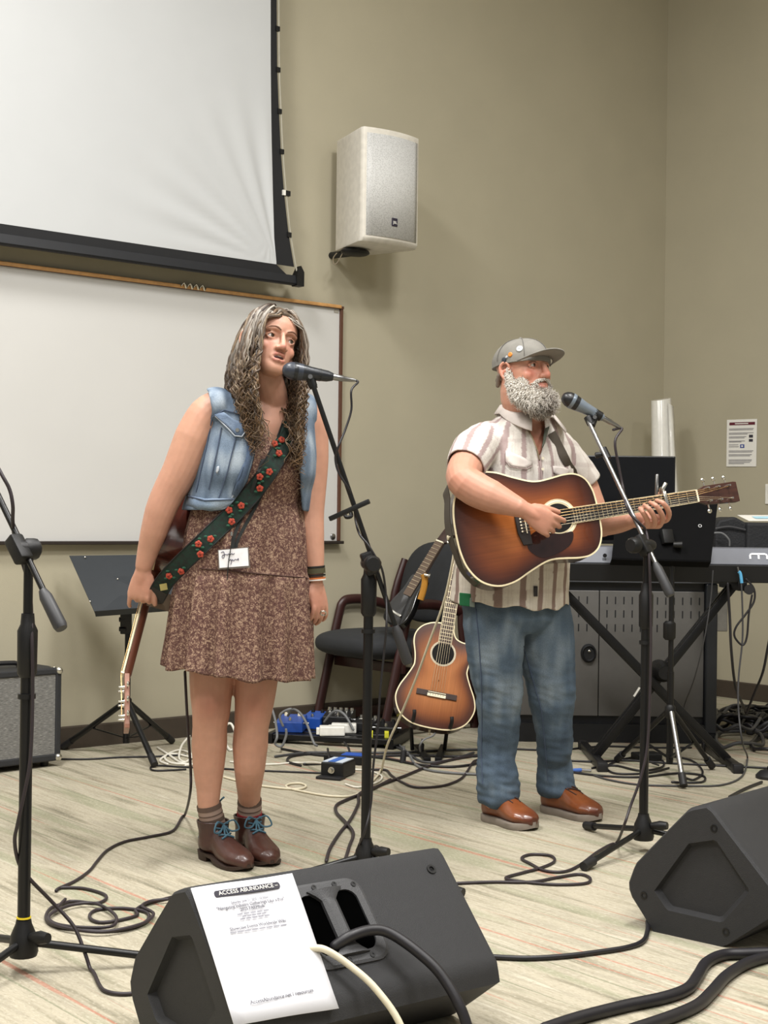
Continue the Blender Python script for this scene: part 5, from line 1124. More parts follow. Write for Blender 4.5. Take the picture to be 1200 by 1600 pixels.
def _hand(mb, w_, pd, td, curls, thumb, k, spread, wr, bn=None):
    bn = bn or HAND_BN[0]
    bn = V(bn); bn = (bn-pd*bn.dot(pd)-td*bn.dot(td)).normalized()
    q = lambda a, b, c: w_+pd*(a*k)+td*(b*k)+bn*(c*k)
    # palm: flattened sections
    rr = []
    for a, hw, ht, off in [(-.035, .0245, .022, 0), (-.012, .025, .020, 0), (.012, .029, .0185, 0), (.035, .037, .0165, .001), (.065, .041, .0145, 0), (.088, .041, .012, -.001), (.098, .036, .008, -.002)]:
        rr.append([q(a, off+hw*math.copysign(abs(math.cos(t))**.8, math.cos(t)), ht*math.copysign(abs(math.sin(t))**.8, math.sin(t))) for t in [2*PI*j/18 for j in range(18)]])
    mb.rings(rr)
    for i, (b, Lf, r) in enumerate([(.030, .070, .0088), (.0105, .078, .0092), (-.0095, .072, .0088), (-.029, .056, .0078)]):
        base = q(.078, b, 0); d = (pd+td*(spread*(1.2-i*.8))).normalized(); pts = [(base, r*1.05*k), (q(.095, b*1.05, .001), r*1.08*k)]; p = q(.095, b*1.05, .001)
        ang = 0
        for seg, a in zip((.46, .30, .24), curls[i]):
            ang += math.radians(a); dv = d*math.cos(ang)-bn*math.sin(ang); p = p+dv*(Lf*seg*k); pts.append((p, r*(.98 if seg > .4 else .9 if seg > .27 else .78)*k))
        limb(mb, pts, 10, 3)
    b0 = q(.018, .022, -.004); o_, fw, pw = thumb
    d1 = (td*o_+pd*fw-bn*pw).normalized(); p1 = b0+d1*(.042*k); d2 = (d1+pd*.5-bn*.15).normalized(); p2 = p1+d2*(.034*k); p3 = p2+(d2+pd*.25-bn*.1).normalized()*(.024*k)
    limb(mb, [(q(-.03, 0, 0), .024*k), (q(.02, 0, 0), .0225*k), (q(.05, 0, 0), .016*k)], 14, 3)
    limb(mb, [(b0, .0145*k), (b0.lerp(p1, .6), .0135*k), (p1, .0115*k), (p2, .0105*k), (p3, .0085*k)], 12, 3)
HAND_BN = [V((0, -1, 0))]
def skin_color(base, red, spots):
    b = np.array(lin(base)[:3]); r = np.array(lin(red)[:3])
    def fn(co):
        c = np.tile(b, (len(co), 1))
        for p, rad, col, amt in spots:
            d2 = ((co-np.array(p))**2).sum(1); wgt = amt*np.exp(-d2/(rad*rad)); c = c*(1-wgt[:, None])+np.array(lin(col)[:3])*wgt[:, None]
        return c
    return fn
def sole_outline(L, w_, n=28):
    pts = []
    for j in range(n):
        a = 2*PI*j/n; t = .5+.5*math.cos(a); x = t*L
        hw = w_*np.interp(t, [0, .06, .2, .4, .62, .78, .92, 1], [.0, .28, .37, .35, .46, .49, .32, .0]); pts.append((x, math.copysign(hw, math.sin(a)) if abs(math.sin(a)) > 1e-6 else 0))
    return pts
def shoe(R, nm, H, T, w_, heights, mt_up, mt_sole, sole=.022, heel=None, shaft=None, col=None, lace_m=None, tongue=None):
    """one shoe from heel point H to toe point T on the floor; parts go under R"""
    H, T = V(H), V(T); H.z = T.z = 0; x = (T-H); L = x.length; x.normalize(); y = V((-x.y, x.x, 0)); q = lambda a, b, c: H+x*a+y*b+Z*c
    mb = MB(); rr = []
    for t in np.linspace(.01, .99, 26):
        hw = w_*np.interp(t, [0, .06, .2, .4, .62, .78, .92, 1], [.10, .27, .35, .335, .44, .47, .33, .10]); h = np.interp(t, [a for a, b in heights], [b for a, b in heights])
        z0 = (sole-.004)*(np.interp(t, [.36, .52], [1, .42]) if heel else 1); ring = []
        for j in range(18):
            a = 2*PI*j/18; ca, sa = math.cos(a), math.sin(a)
            ring.append(q(t*L, hw*math.copysign(abs(ca)**.7, ca)*(1-.25*max(0, sa)), z0+(h-z0)*(.5+.5*math.copysign(abs(sa)**.8, sa))))
        rr.append(ring)
    mb.rings(rr)
    if shaft: limb(mb, [(q(a, 0, c), r) for a, c, r in shaft], 18, 4)
    me = remesh(mb, .0035, 5)
    if shaft: cut(me, lambda p: p.z > shaft[-1][1]-.004)
    if col: colorize(me, col)
    up = addmesh(nm, me, mt_up, R)
    if shaft: solidify(up, .004)
    so = sole_outline(L*1.012, w_*1.02); so = [(a-.006*L, b) for a, b in so]
    def lift(a): return .012*max(0, (a/L-.8)/.2)**2
    if heel: 
        so2 = [(a, b) for a, b in so]
        s_ = MB().rings([[q(a, b*.97, (sole-.008 if a > L*.36 else sole-.008)*(1 if a < L*.36 else np.interp(a, [L*.36, L*.5], [1, .08]))+lift(a)) for a, b in so2], [q(a, b, sole*np.interp(a, [L*.36, L*.52], [1.05, .45])+lift(a)) for a, b in so2]]).build('sole', mt_sole, up, smooth=.6)
        hl = [(a, b) for a, b in so if a < L*.30]+[(L*.30, -w_*.34), (L*.30, w_*.34)]
        hl.sort(key=lambda p: math.atan2(p[1], p[0]-L*.14))
        MB().rings([[q(L*.14+(a-L*.14)*.9, b*.9, .0) for a, b in hl], [q(a, b, sole) for a, b in hl]]).build('heel', mt_sole, up, smooth=.6)
    else:
        MB().rings([[q(a, b*.96, .0+lift(a)) for a, b in so], [q(a, b, .006+lift(a)) for a, b in so], [q(a, b, sole+lift(a)*.6) for a, b in so], [q(a, b*.95, sole+.004+lift(a)*.6) for a, b in so]]).build('sole', mt_sole, up, smooth=.6)
    return up, q, L
# ================================================================== the woman
WDP = 4.60
ws_, wf_ = V((math.cos(.44), math.sin(.44), 0)), V((math.sin(.44), -math.cos(.44), 0))
WP = lambda px, py, d=0.0: P(px, py, WDP+d)
WO = thing('person', 'singing woman in denim vest and brown patterned dress holding a guitar by its neck', 'person', F(365, 1350))
hf = V((.50, -.85, .10)).normalized(); hu = V((.22, .10, .97)); hu = (hu-hf*hu.dot(hf)).normalized(); hs = hf.cross(hu).normalized()
if hs.x < 0: hs = -hs
WK = .97
hc = P(440, 528, 4.46)-hf*(.082*WK)
hpW = lambda s, f, u: hc+hs*(s*WK*1.05)+hf*(f*WK)+hu*(u*WK)
B = MB(); head(B, hpW, WK)
# mouth: parted lips
for u_, r_, df, sag in [(-.0575, .0046, .0935, -.003), (-.0765, .0050, .0925, -.004)]:
    B.tube(cr([hpW(-.025, .083, -.067), hpW(-.013, df-.001, u_+sag*.2), hpW(0, df+.002, u_), hpW(.013, df-.001, u_+sag*.2), hpW(.025, .083, -.067)], 5), lerpl([.003, r_, r_*1.05, r_, .003], 5), 10, round_=True)
limb(B, [(hpW(0, -.012, -.03), .052), (hpW(0, -.012, -.085), .052), (WP(424, 625, -.02), .053), (WP(415, 650), .07)], 20)
# torso core (under the clothes)
TW = [(WP(414, 622), .085, .052), (WP(408, 637), .148, .078), (WP(404, 665), .155, .095), (WP(401, 700), .150, .105), (WP(397, 740), .150, .110), (WP(388, 785), .150, .105), (WP(380, 840), .165, .115), (WP(375, 900), .180, .125), (WP(372, 960), .175, .12), (WP(370, 1000), .15, .11)]
trings(B, smoothrows(TW), ws_, wf_)
# legs
limb(B, [(WP(338, 960), .085), (WP(332, 1040, -.01), .072), (WP(330, 1080, -.015), .066), (WP(330, 1110, -.02), .060), (WP(328, 1135, -.015), .054), (WP(327, 1165, -.0), .056), (WP(326, 1200, .005), .049), (WP(326, 1235, .005), .038), (WP(326, 1262, .005), .033), (F(332, 1343)+Z*.11, .034), (F(335, 1345)+Z*.06, .036)], 20)
limb(B, [(WP(404, 960, .02), .085), (WP(401, 1040, .01), .072), (WP(399, 1080, .0), .065), (WP(396, 1110, .0), .059), (WP(393, 1135, .005), .054), (WP(391, 1165, .015), .056), (WP(390, 1200, .02), .049), (WP(389, 1235, .06), .038), (WP(390, 1258, .09), .033), (F(389, 1334)+Z*.11, .034), (F(390, 1335)+Z*.06, .036)], 20)
for px, py, d in [(329, 1100, -.035), (397, 1100, -.015)]: B.ell(WP(px, py, d), (.04, .04, .045), 14, 10)
# arms
wR = WP(224, 888, -.06)
limb(B, [(WP(345, 636, -.06), .054), (WP(324, 649, -.07), .060), (WP(304, 685, -.075), .063), (WP(282, 735, -.08), .056), (WP(262, 772, -.08), .050), (WP(250, 800, -.08), .047), (WP(240, 832, -.075), .041), (WP(231, 862, -.065), .033), (wR, .0255)], 20)
HAND_BN[0] = V((-.25, -1, .25))
hand(B, wR+V((0, 0, -.006)), V((-.16, .05, -1)), V((1, -.1, 0)), [(70, 75, 45), (72, 75, 45), (68, 70, 40), (22, 30, 25)], (.42, .9, .10), .92, .05)
wL = WP(493, 905, .03)
limb(B, [(WP(468, 640, .06), .058), (WP(482, 665, .07), .060), (WP(486, 715, .07), .056), (WP(485, 765, .065), .050), (WP(484, 800, .06), .046), (WP(486, 835, .05), .042), (WP(490, 872, .04), .034), (wL, .0245)], 20)
HAND_BN[0] = V((.75, -.65, .1))
hand(B, wL+V((0, 0, -.006)), V((.17, -.05, -1)), V((-.65, -.75, 0)), [(30, 36, 24), (24, 34, 22), (20, 30, 20), (16, 28, 20)], (.45, .95, .30), .92, .10)
me = remesh(B, .0036, 3, .45)
lipc = (172, 92, 84)
spots = [(hpW(s_, f_, u_), .0065, lipc, .8) for s_ in (-.014, 0, .014) for f_, u_ in ((.096, -.0575), (.094, -.077))]
spots += [(hpW(s_*.04, .08, -.03), .022, (206, 128, 110), .35) for s_ in (-1, 1)]+[(hpW(0, .115, -.034), .014, (208, 128, 112), .5)]
spots += [(WP(329, 1105, -.09), .05, (176, 108, 88), .5), (WP(397, 1105, -.07), .05, (176, 108, 88), .5), (WP(300, 690, -.1), .09, (206, 158, 130), .4), (WP(222, 915, -.1), .05, (200, 136, 114), .5), (WP(500, 940, .0), .05, (196, 130, 110), .5)]
colorize(me, skin_color((192, 143, 120), (190, 120, 100), spots))
SKIN = vmat('skin', .5, .05, 40, sss=.12, bump=.05, bscale=300)
wbody_me = me; addmesh('body', me, SKIN, WO)
eyes(WO, hpW, gaze=(.006, .001), S_=.93)
# teeth / open mouth
g = MB(); g.ell(hpW(0, .0862, -.0665), (.5, .5, .5), 4, 4) if False else None
Mh = Matrix((hs, hf, hu)).transposed()
mo = MB().ell(hpW(0, .0868, -.0672), (.019, .0075, .0085), 18, 10, M=Mh).build('mouth', mat('mouth_dark', (64, 22, 22), .5), WO)
MB().ell(hpW(0, .0905, -.0625), (.011, .004, .0035), 14, 8, M=Mh).build('teeth', mat('teeth', (214, 202, 184), .35), mo)
BROW = mat('brow_brown', (138, 104, 86), .8)
for s_ in (-1, 1):
    MB().tube(cr([hpW(s_*.012, .0945, .021), hpW(s_*.024, .0945, .0265), hpW(s_*.038, .0885, .0265), hpW(s_*.05, .0775, .020)], 4), lerpl([.0022, .0026, .002, .001], 4), 8, round_=True).build('eyebrow', BROW, WO)
# ---- dress
rnd = random.Random(11); ph = [rnd.uniform(0, 6.28) for _ in range(6)]
def skirt(y_px, cx, hw, hd, amp, d=0.0): return (WP(cx, y_px, d), hw, hd, amp)
DR = [skirt(628, 410, .12, .075, 0), skirt(645, 406, .145, .095, 0), skirt(680, 404, .160, .112, 0), skirt(715, 402, .162, .125, 0, -.01), skirt(742, 400, .165, .132, .004, -.012), skirt(765, 394, .168, .122, .006, -.005), skirt(785, 389, .172, .118, .012), skirt(793, 388, .178, .122, .012), skirt(830, 386, .190, .135, .035), skirt(870, 384, .198, .143, .04), skirt(891, 383, .201, .146, .03), skirt(897, 383, .203, .148, .018), skirt(902, 383, .209, .152, .045), skirt(930, 381, .214, .158, .062), skirt(970, 379, .218, .166, .072), skirt(1010, 377, .222, .172, .082), skirt(1045, 376, .226, .178, .09), skirt(1056, 376, .227, .18, .092)]
rows = []; amps = []
for i in range(len(DR)-1):
    for j in range(3):
        t = j/3; a, b = DR[i], DR[i+1]; rows.append((a[0].lerp(b[0], t), a[1]+(b[1]-a[1])*t, a[2]+(b[2]-a[2])*t)); amps.append(a[3]+(b[3]-a[3])*t)
rows.append(DR[-1][:3]); amps.append(DR[-1][3])
def fold(i, a):
    v_ = math.sin(14*a+ph[0]+1.1*math.sin(2*a+ph[1]))*.62+math.sin(25*a+ph[2])*.25+math.sin(5*a+ph[3])*.3
    return 1+1.25*amps[i]*(abs(v_)**.7*(1 if v_ > 0 else -1.25))
g = MB(); trings(g, rows, ws_, wf_, 140, 2.2, fold)
me = g.mesh('dress'); dress_closed = me.copy()
def dcut(p):
    px, py = proj(p); fr = (p-WP(405, 690)).dot(wf_) > 0
    if fr and py < 700 and abs(px-432) < (705-py)*.42+2: return True
    return p.z > WP(400, 634).z or p.z < WP(376, 1057).z-.003 and False
bm = bmesh.new(); bm.from_mesh(me); bmesh.ops.delete(bm, geom=[f for f in bm.faces if len(f.verts) > 6 or dcut(f.calc_center_median())], context='FACES'); bm.to_mesh(me); bm.free()
# uneven hem
z_h = WP(376, 1056).z
def hem(co, nn):
    w_ = np.clip((z_h+.12-co[:, 2])/.12, 0, 1); px = co[:, 0]; co[:, 2] += w_*(.005*np.sin(px*22+1)+.012-.026*np.clip((px-hc.x+.10)/.25, -1, 1)+.004*np.sin(px*51)); return co
displace(me, hem)
def dress_mat():
    m, nt, b = nodes('printed_dress'); L = nt.links; tc = N(nt, 'ShaderNodeTexCoord')
    wp = N(nt, 'ShaderNodeTexNoise', i_Scale=60.0, i_Detail=2.0); L.new(tc.outputs['Object'], wp.inputs['Vector'])
    ad = N(nt, 'ShaderNodeMix', data_type='RGBA'); ad.inputs['Factor'].default_value = .04; L.new(tc.outputs['Object'], ad.inputs['A']); L.new(wp.outputs['Color'], ad.inputs['B'])
    v = N(nt, 'ShaderNodeTexVoronoi', i_Scale=120.0, feature='DISTANCE_TO_EDGE'); L.new(ad.outputs['Result'], v.inputs['Vector'])
    n2 = N(nt, 'ShaderNodeTexNoise', i_Scale=110.0, i_Detail=3.0, i_Roughness=.6); L.new(tc.outputs['Object'], n2.inputs['Vector'])
    mm = N(nt, 'ShaderNodeMath', operation='ADD'); L.new(v.outputs['Distance'], mm.inputs[0]); L.new(n2.outputs['Fac'], mm.inputs[1])
    r = ramp(nt, [(.45, lin((84, 58, 54))), (.6, lin((104, 76, 68))), (.7, lin((132, 104, 90))), (.82, lin((166, 140, 118)))]); L.new(mm.outputs[0], r.inputs[0]); L.new(r.outputs[0], b.inputs['Base Color'])
    b.inputs['Roughness'].default_value = .85; b.inputs['Specular IOR Level'].default_value = .2; return m
dress_w = me.copy(); DRM = dress_mat(); dro = addmesh('dress', me, DRM, WO); solidify(dro, .003)
# ---- denim vest
g = MB()
VR = [(WP(383, 802), .200, .142), (WP(386, 788), .198, .142), (WP(391, 765), .192, .146), (WP(397, 742, -.01), .190, .152), (WP(401, 710, -.01), .186, .146), (WP(403, 680), .180, .132), (WP(405, 655), .176, .114), (WP(406, 638), .174, .098), (WP(407, 624), .150, .085), (WP(412, 612), .10, .07)]
trings(g, smoothrows(VR, 3), ws_, wf_, 80, 2.5)
for s_, c0 in ((-1, WP(343, 632, -.06)), (1, WP(468, 640, .06))): g.ell(c0-Z*.01+ws_*(s_*.012), (.068, .08, .064), 20, 14)
me = remesh(g, .006, 4)
def inpoly(px, py, poly):
    c = False; j = len(poly)-1
    for i in range(len(poly)):
        xi, yi = poly[i]; xj, yj = poly[j]
        if (yi > py) != (yj > py) and px < (xj-xi)*(py-yi)/(yj-yi)+xi: c = not c
        j = i
    return c
OPEN = [(402, 600), (394, 640), (401, 682), (396, 715), (386, 752), (368, 779), (352, 797), (345, 830), (474, 830), (474, 790), (470, 740), (466, 700), (462, 655), (455, 600)]
ARM1 = [(250, 590), (312, 594), (326, 612), (331, 640), (328, 672), (316, 708), (304, 735), (250, 735)]
def vcut(p):
    px, py = proj(p); d = (p-WP(404, 690))
    fr = d.dot(wf_) > -.02
    if fr and inpoly(px, py, OPEN): return True
    if d.dot(ws_) < -.13 and inpoly(px, py, ARM1): return True
    if d.dot(ws_) > .17 and p.z > WP(400, 735).z: return True
    if p.z > WP(410, 618).z and d.dot(ws_) > -.11 and d.dot(ws_) < .11: return True
    return p.z < WP(383, 798).z
cut(me, vcut)
def denim(light, mid, dark, sc=1.0, fade=None, con=.9):
    a, b, c = [np.array(lin(x)[:3]) for x in (dark, mid, light)]
    def fn(co):
        v_ = np.array([mnoise.noise(V(p)*14*sc)*.5+mnoise.noise(V((p[0]*50, p[1]*50, p[2]*10))*sc)*.35 for p in co]); v_ = np.clip(.5+v_*con, 0, 1)
        if fade: v_ = np.clip(v_+fade(co), 0, 1)
        t = v_[:, None]; return np.where(t < .5, a+(b-a)*(t*2), b+(c-b)*(t*2-1))
    return fn
colorize(me, denim((176, 187, 197), (112, 127, 144), (62, 76, 94)))
DENIM = vmat('denim', .85, .16, 300, bump=.25, bscale=600, spec=.2)
vest_w = me.copy(); vo = addmesh('denim_vest', me, DENIM, WO); solidify(vo, .006, -1)
WB_ = bvh_of(vest_w, dress_w)
def decal(nm, poly, mt, parent, bvh, D, off=.006, thick=.004, k=3, col=None):
    """small flat piece of cloth or metal lying on a surface, outlined in the photo's pixels"""
    n = len(poly); cx_, cy_ = sum(p[0] for p in poly)/n, sum(p[1] for p in poly)/n
    rings = []
    for t in (1, .6, .25): rings.append([stick(bvh, cx_+(x-cx_)*t, cy_+(y-cy_)*t, off, D)[0] for x, y in poly])
    c = stick(bvh, cx_, cy_, off, D)[0]; g = MB(); g.rings(rings, cap=False); o = len(g.v); g.v.append(c); b0 = o-n
    for j in range(n): g.f.append((b0+j, b0+(j+1) % n, o))
    me = g.mesh(nm)
    if col: colorize(me, col)
    ob = addmesh(nm, me, mt, parent, 3); solidify(ob, thick, 0); return ob
def seam(nm, pts, r, mt, parent, bvh, D, off=.004, k=4):
    q = []
    for i in range(len(pts)-1):
        for j in range(k): t = j/k; q.append((pts[i][0]+(pts[i+1][0]-pts[i][0])*t, pts[i][1]+(pts[i+1][1]-pts[i][1])*t))
    q.append(pts[-1]); return MB().tube([stick(bvh, x, y, off, D)[0] for x, y in q], r, 6).build(nm, mt, parent)
dn1 = denim((180, 192, 206), (132, 150, 170), (88, 104, 126)); THREAD = mat('denim_seam', (72, 84, 104), .9); THREADL = mat('denim_seam_pale', (176, 182, 190), .9)
pf_ = decal('pocket_flap', [(335, 648), (350, 644), (366, 656), (381, 662), (384, 673), (378, 681), (368, 680), (358, 668)], DENIM, vo, WB_, 4.47, .010, .006, col=denim((150, 165, 184), (104, 120, 142), (66, 80, 104)))
MB().lathe([(0, .007), (.003, .006)], stick(WB_, 371, 672, .015, 4.47)[0], (-.1, -1, 0), 12).build('button', CHR, pf_)
seam('flap_seam', [(336, 650), (357, 670), (367, 681), (378, 682), (384, 674)], .0018, THREADL, pf_, WB_, 4.47, .014)
seam('panel_seam', [(346, 668), (338, 710), (326, 765)], .0022, THREAD, vo, WB_, 4.47)
seam('panel_seam', [(368, 684), (356, 735), (342, 778)], .0022, THREAD, vo, WB_, 4.47)
seam('yoke_seam', [(332, 652), (350, 641), (372, 646), (392, 655)], .0022, THREAD, vo, WB_, 4.47)
decal('hem_band', [(293, 773), (320, 780), (352, 779), (366, 780), (353, 796), (330, 798), (310, 795), (292, 788)], DENIM, vo, WB_, 4.47, .008, .005, col=dn1)
seam('panel_seam', [(331, 655), (322, 700), (306, 768)], .0024, THREAD, vo, WB_, 4.47)
seam('hem_seam', [(294, 775), (320, 782), (350, 781), (366, 780)], .0022, THREAD, vo, WB_, 4.47, .012)
seam('placket_seam', [(388, 650), (391, 690), (384, 728), (372, 762), (362, 778)], .002, THREADL, vo, WB_, 4.47)
decal('placket', [(388, 650), (398, 650), (402, 682), (396, 716), (386, 752), (370, 776), (362, 772), (376, 744), (386, 712), (390, 682)], DENIM, vo, WB_, 4.47, .007, .004, col=denim((120, 136, 158), (84, 100, 124), (54, 66, 88)))
decal('tear_patch', [(339, 729), (342, 728), (342, 735), (339, 740), (337, 737)], THREADL, vo, WB_, 4.47, .005, .001)
# collar
g = MB(); cp_ = [WP(364, 592, -.03), WP(372, 612, -.085), WP(380, 634, -.12), WP(393, 640, -.15)]; cq_ = [WP(380, 596, -.01), WP(390, 606, -.05), WP(396, 622, -.10), WP(397, 634, -.145)]
g.add(sum([[a, b] for a, b in zip(cr(cp_, 4), cr(cq_, 4))], []), [(2*i, 2*i+1, 2*i+3, 2*i+2) for i in range(12)]); me = g.mesh('collar'); colorize(me, denim((150, 165, 184), (108, 124, 146), (72, 88, 110))); solidify(addmesh('collar', me, DENIM, vo), .006)
seam('dress_seam', [(308, 888), (360, 892), (420, 898), (480, 903)], .002, mat('dress_seam', (72, 48, 42), .9), dro, WB_, 4.45, .002, 10)
# ---- socks and boots
LEA = vmat('brown_boot_leather', .36, .1, 60, coat=.15); SOLD = mat('boot_sole', (52, 36, 28), .6)
def bootcol(co): 
    a = np.array(lin((74, 44, 36))[:3]); b = np.array(lin((54, 32, 28))[:3]); t = np.clip((co[:, 2]-.02)/.12, 0, 1)[:, None]; return a+(b-a)*t
TEAL = mat('teal_lace', (58, 92, 108), .7); AGL = mat('aglet', (226, 226, 222), .4); SOCK = mat('sock_brown', (92, 74, 64), .9); SOCK2 = mat('sock_pale', (150, 128, 116), .9); SOCK3 = mat('sock_red', (150, 40, 48), .9)
def boot(H, T, A_, lab):
    x = V(T)-V(H); x.z = 0; x.normalize(); A_ = V(A_); A_.z = 0; H, T = A_-x*.062, A_+x*.205; L = (T-H).length; a0 = .062
    up, q, L = shoe(WO, 'boot', H, T, .105, [(0, .075), (.12, .10), (.3, .12), (.45, .10), (.6, .078), (.78, .062), (.92, .052), (1, .035)], LEA, SOLD, .026, heel=True, shaft=[(a0+.004, .05, .047), (a0+.004, .09, .047), (a0+.002, .11, .050), (a0, .128, .053)], col=bootcol)
    wb2 = bvh_of_obj(up)
    for k in range(5):
        t = .72-.085*k; z = .068+.016*k
        for s_ in (-1, 1):
            p0, p1 = q(t*L, s_*.022, z+.05), q(t*L-.012, -s_*.022, z+.065)
            pts = []
            for i in range(7):
                p = p0.lerp(p1, i/6); h_ = wb2.ray_cast(p+x*.12+Z*.1, -(x*.12+Z*.1).normalized()); pts.append((h_[0]+(x+Z).normalized()*.0035) if h_[0] else p)
            MB().tube(pts, .0032, 6).build('lace', TEAL, up)
    b_ = q(.42*L, 0, .12); h_ = wb2.ray_cast(b_+x*.15, -x); b_ = (h_[0] if h_[0] else b_)+x*.008
    y_ = V((-x.y, x.x, 0))
    for s_ in (-1, 1):
        MB().tube(cr([b_, b_+y_*(s_*.03)+Z*.012+x*.012, b_+y_*(s_*.045)-Z*.015+x*.02, b_+y_*(s_*.02)-Z*.02+x*.014, b_], 5), .0028, 6).build('lace_loop', TEAL, up)
        e_ = b_+y_*(s_*.012)-Z*.07+x*.045; ln = MB().tube(cr([b_, b_-Z*.03+x*.02+y_*(s_*.006), e_], 5), .0028, 6).build('lace_end', TEAL, up); MB().tube([e_, e_-Z*.018+x*.006], .0036, 6).build('lace_tip', AGL, ln)
    return up
def bvh_of_obj(o):
    me = o.data.copy(); me.transform(FR[o]); return bvh_of(me)
boot(F(320, 1337), F(395, 1363), F(332, 1343), 'l'); boot(F(374, 1327), F(424, 1357), F(389, 1334), 'r')
for c0, c1_, r0 in [(WP(326, 1256, .008), F(332, 1343)+Z*.11, .0372), (WP(390, 1248, .085), F(389, 1334)+Z*.11, .0372)]:
    s_ = MB().tube([c0.lerp(c1_, t) for t in (0, .2, .5, 1)], [r0, r0+.001, r0+.001, r0+.003], 20).build('sock', SOCK2, WO)
    MB().tube([c0, c0.lerp(c1_, .22)], [r0+.001, r0+.002], 20).build('sock_cuff', SOCK, s_); MB().tube([c0.lerp(c1_, .42), c0.lerp(c1_, .47)], r0+.002, 20).build('sock_stripe', SOCK, s_); MB().tube([c0.lerp(c1_, .62), c0.lerp(c1_, .8)], r0+.003, 20).build('sock_stripe', SOCK3 if c0.x > -.45 else SOCK, s_)
# ---- bracelets, ring
for py, r_, mt, wd in [(886, .0335, mat('bracelet_black', (22, 22, 20), .5), .006), (892, .0335, mat('bracelet_olive', (74, 70, 46), .7), .016), (899, .033, mat('bracelet_black', (22, 22, 20), .5), .005), (903.5, .032, mat('bracelet_orange', (214, 120, 60), .5), .004), (906, .0325, mat('bracelet_white', (236, 230, 222), .4), .004)]:
    c = WP(np.interp(py, [872, 905], [490, 493]), py, np.interp(py, [872, 905], [.04, .03])); MB().lathe([(-wd/2, r_-.004), (-wd/2, r_), (wd/2, r_), (wd/2, r_-.004)], c, (-.08, 0, 1), 24).build('bracelet', mt, WO)
MB().tube([WP(505, 958, .0)+V((.009*math.cos(a), -.006*math.sin(a), .007*math.sin(a))) for a in np.linspace(0, 6.28, 14)], .0025, 6).build('finger_ring', CHR, WO)
# ---- hair
rnd = random.Random(5)
def hair_lock(s0, f0, u0, length, front, rad, curl, fly=False):
    c = V((0, -.005, .015)); rx, ry, rz = .079, .104, .101
    d = V((s0/rx, f0/ry, u0/rz)).normalized(); p = V((d.x*rx, d.y*ry, d.z*rz)); p = hpW(*(p+c)); side = 1 if s0 > 0 else -1
    dirv = (hs*side*.75-hu*.5+hf*(.25 if front else -.35)).normalized(); step = .012; pts = [p]; n = int(length/step)
    tor = WP(404, 690)
    for i in range(n):
        t = i/n; dirv = (dirv*.80+V((0, 0, -1))*.22-hs*side*((.045 if side < 0 else .02) if i > 9 else 0)+(wf_*.035 if front and i > 8 else V((0, 0, 0)))).normalized(); p = p+dirv*step
        q_ = p-hc; l = V((q_.dot(hs)/WK, q_.dot(hf)/WK, q_.dot(hu)/WK))-c; e = math.sqrt((l.x/rx)**2+(l.y/ry)**2+(l.z/rz)**2)
        lim = 1.03+.13*rad*rad
        if e < lim and l.z > -.11: l *= lim/e; p = hpW(*(l+c))
        # keep off the face and neck
        q_ = p-hc; ls, lf, lu = q_.dot(hs), q_.dot(hf), q_.dot(hu)
        if lf > .02 and -.15 < lu < .055 and abs(ls) < .062: p = p+hs*(side*(.062-abs(ls)))
        if -.19 < lu < -.06 and abs(ls) < .055 and lf > -.02: p = p+hs*(side*(.055-abs(ls)))
        # keep off the torso
        q_ = p-tor; a_, b_ = q_.dot(ws_), q_.dot(wf_)
        if p.z < WP(410, 640).z+.02:
            k_ = min(1, (WP(410, 640).z+.02-p.z)/.10); hw, hd = .125+.075*k_, .085+.085*k_; e = math.hypot(a_/hw, b_/hd)
            if e < 1:
                if front: p = p+wf_*(hd*math.sqrt(max(0, 1-(a_/hw)**2))-b_)*.45
                else: p = p-wf_*(b_+hd*math.sqrt(max(0, 1-(a_/hw)**2)))*.45
        pts.append(p.copy())
    for p in pts:
        ls = (p-hc).dot(hs)
        if ls < -.072: p += hs*((-.072-ls)*.42)
        elif ls > .085: p -= hs*((ls-.085)*.25)
    # curls
    ph_ = rnd.uniform(0, 6.28); fr_ = rnd.uniform(95, 135)*(1 if rnd.random() < .5 else -1); out = []; rr = []
    for i, p in enumerate(pts):
        t = i/len(pts); amp = curl*min(1, max(0, (t-.12)*2.0)); a = ph_+fr_*i*step
        tt = (pts[min(i+1, len(pts)-1)]-pts[max(i-1, 0)]).normalized(); u_ = tt.cross(V((.3, 1, .2))).normalized(); w_ = tt.cross(u_)
        out.append(p+u_*(amp*math.cos(a))+w_*(amp*math.sin(a))); rr.append(rad_m(rad)*(.55+.45*math.sin(PI*min(1, t*1.1+.12)))*(1-.6*max(0, t-.7)/.3))
    return out, rr
def rad_m(r): return .0016+.0034*r
g = MB(); vcols = []
PAL = [(74, 58, 46), (92, 74, 58), (112, 92, 72), (60, 48, 40), (132, 114, 92), (84, 68, 54)]; GREYS = [(150, 142, 132), (176, 170, 160), (126, 118, 108)]; TIPS = [(140, 108, 74), (120, 92, 64), (98, 76, 56)]
def add_lock(out, rr, ns, grey):
    b0 = len(g.v); g.tube(out, rr, ns); n_ = len(g.v)-b0; base = np.array(lin(rnd.choice(PAL))[:3]); top = np.array(lin(rnd.choice(GREYS) if rnd.random() < grey else rnd.choice(PAL))[:3]); tip = np.array(lin(rnd.choice(TIPS) if rnd.random() < .5 else rnd.choice(PAL))[:3])
    for i in range(n_):
        t = (i//ns)/(n_/ns); vcols.append(top*(1-t/.45)+base*(t/.45) if t < .45 else base*(1-(t-.45)/.55)+tip*((t-.45)/.55))
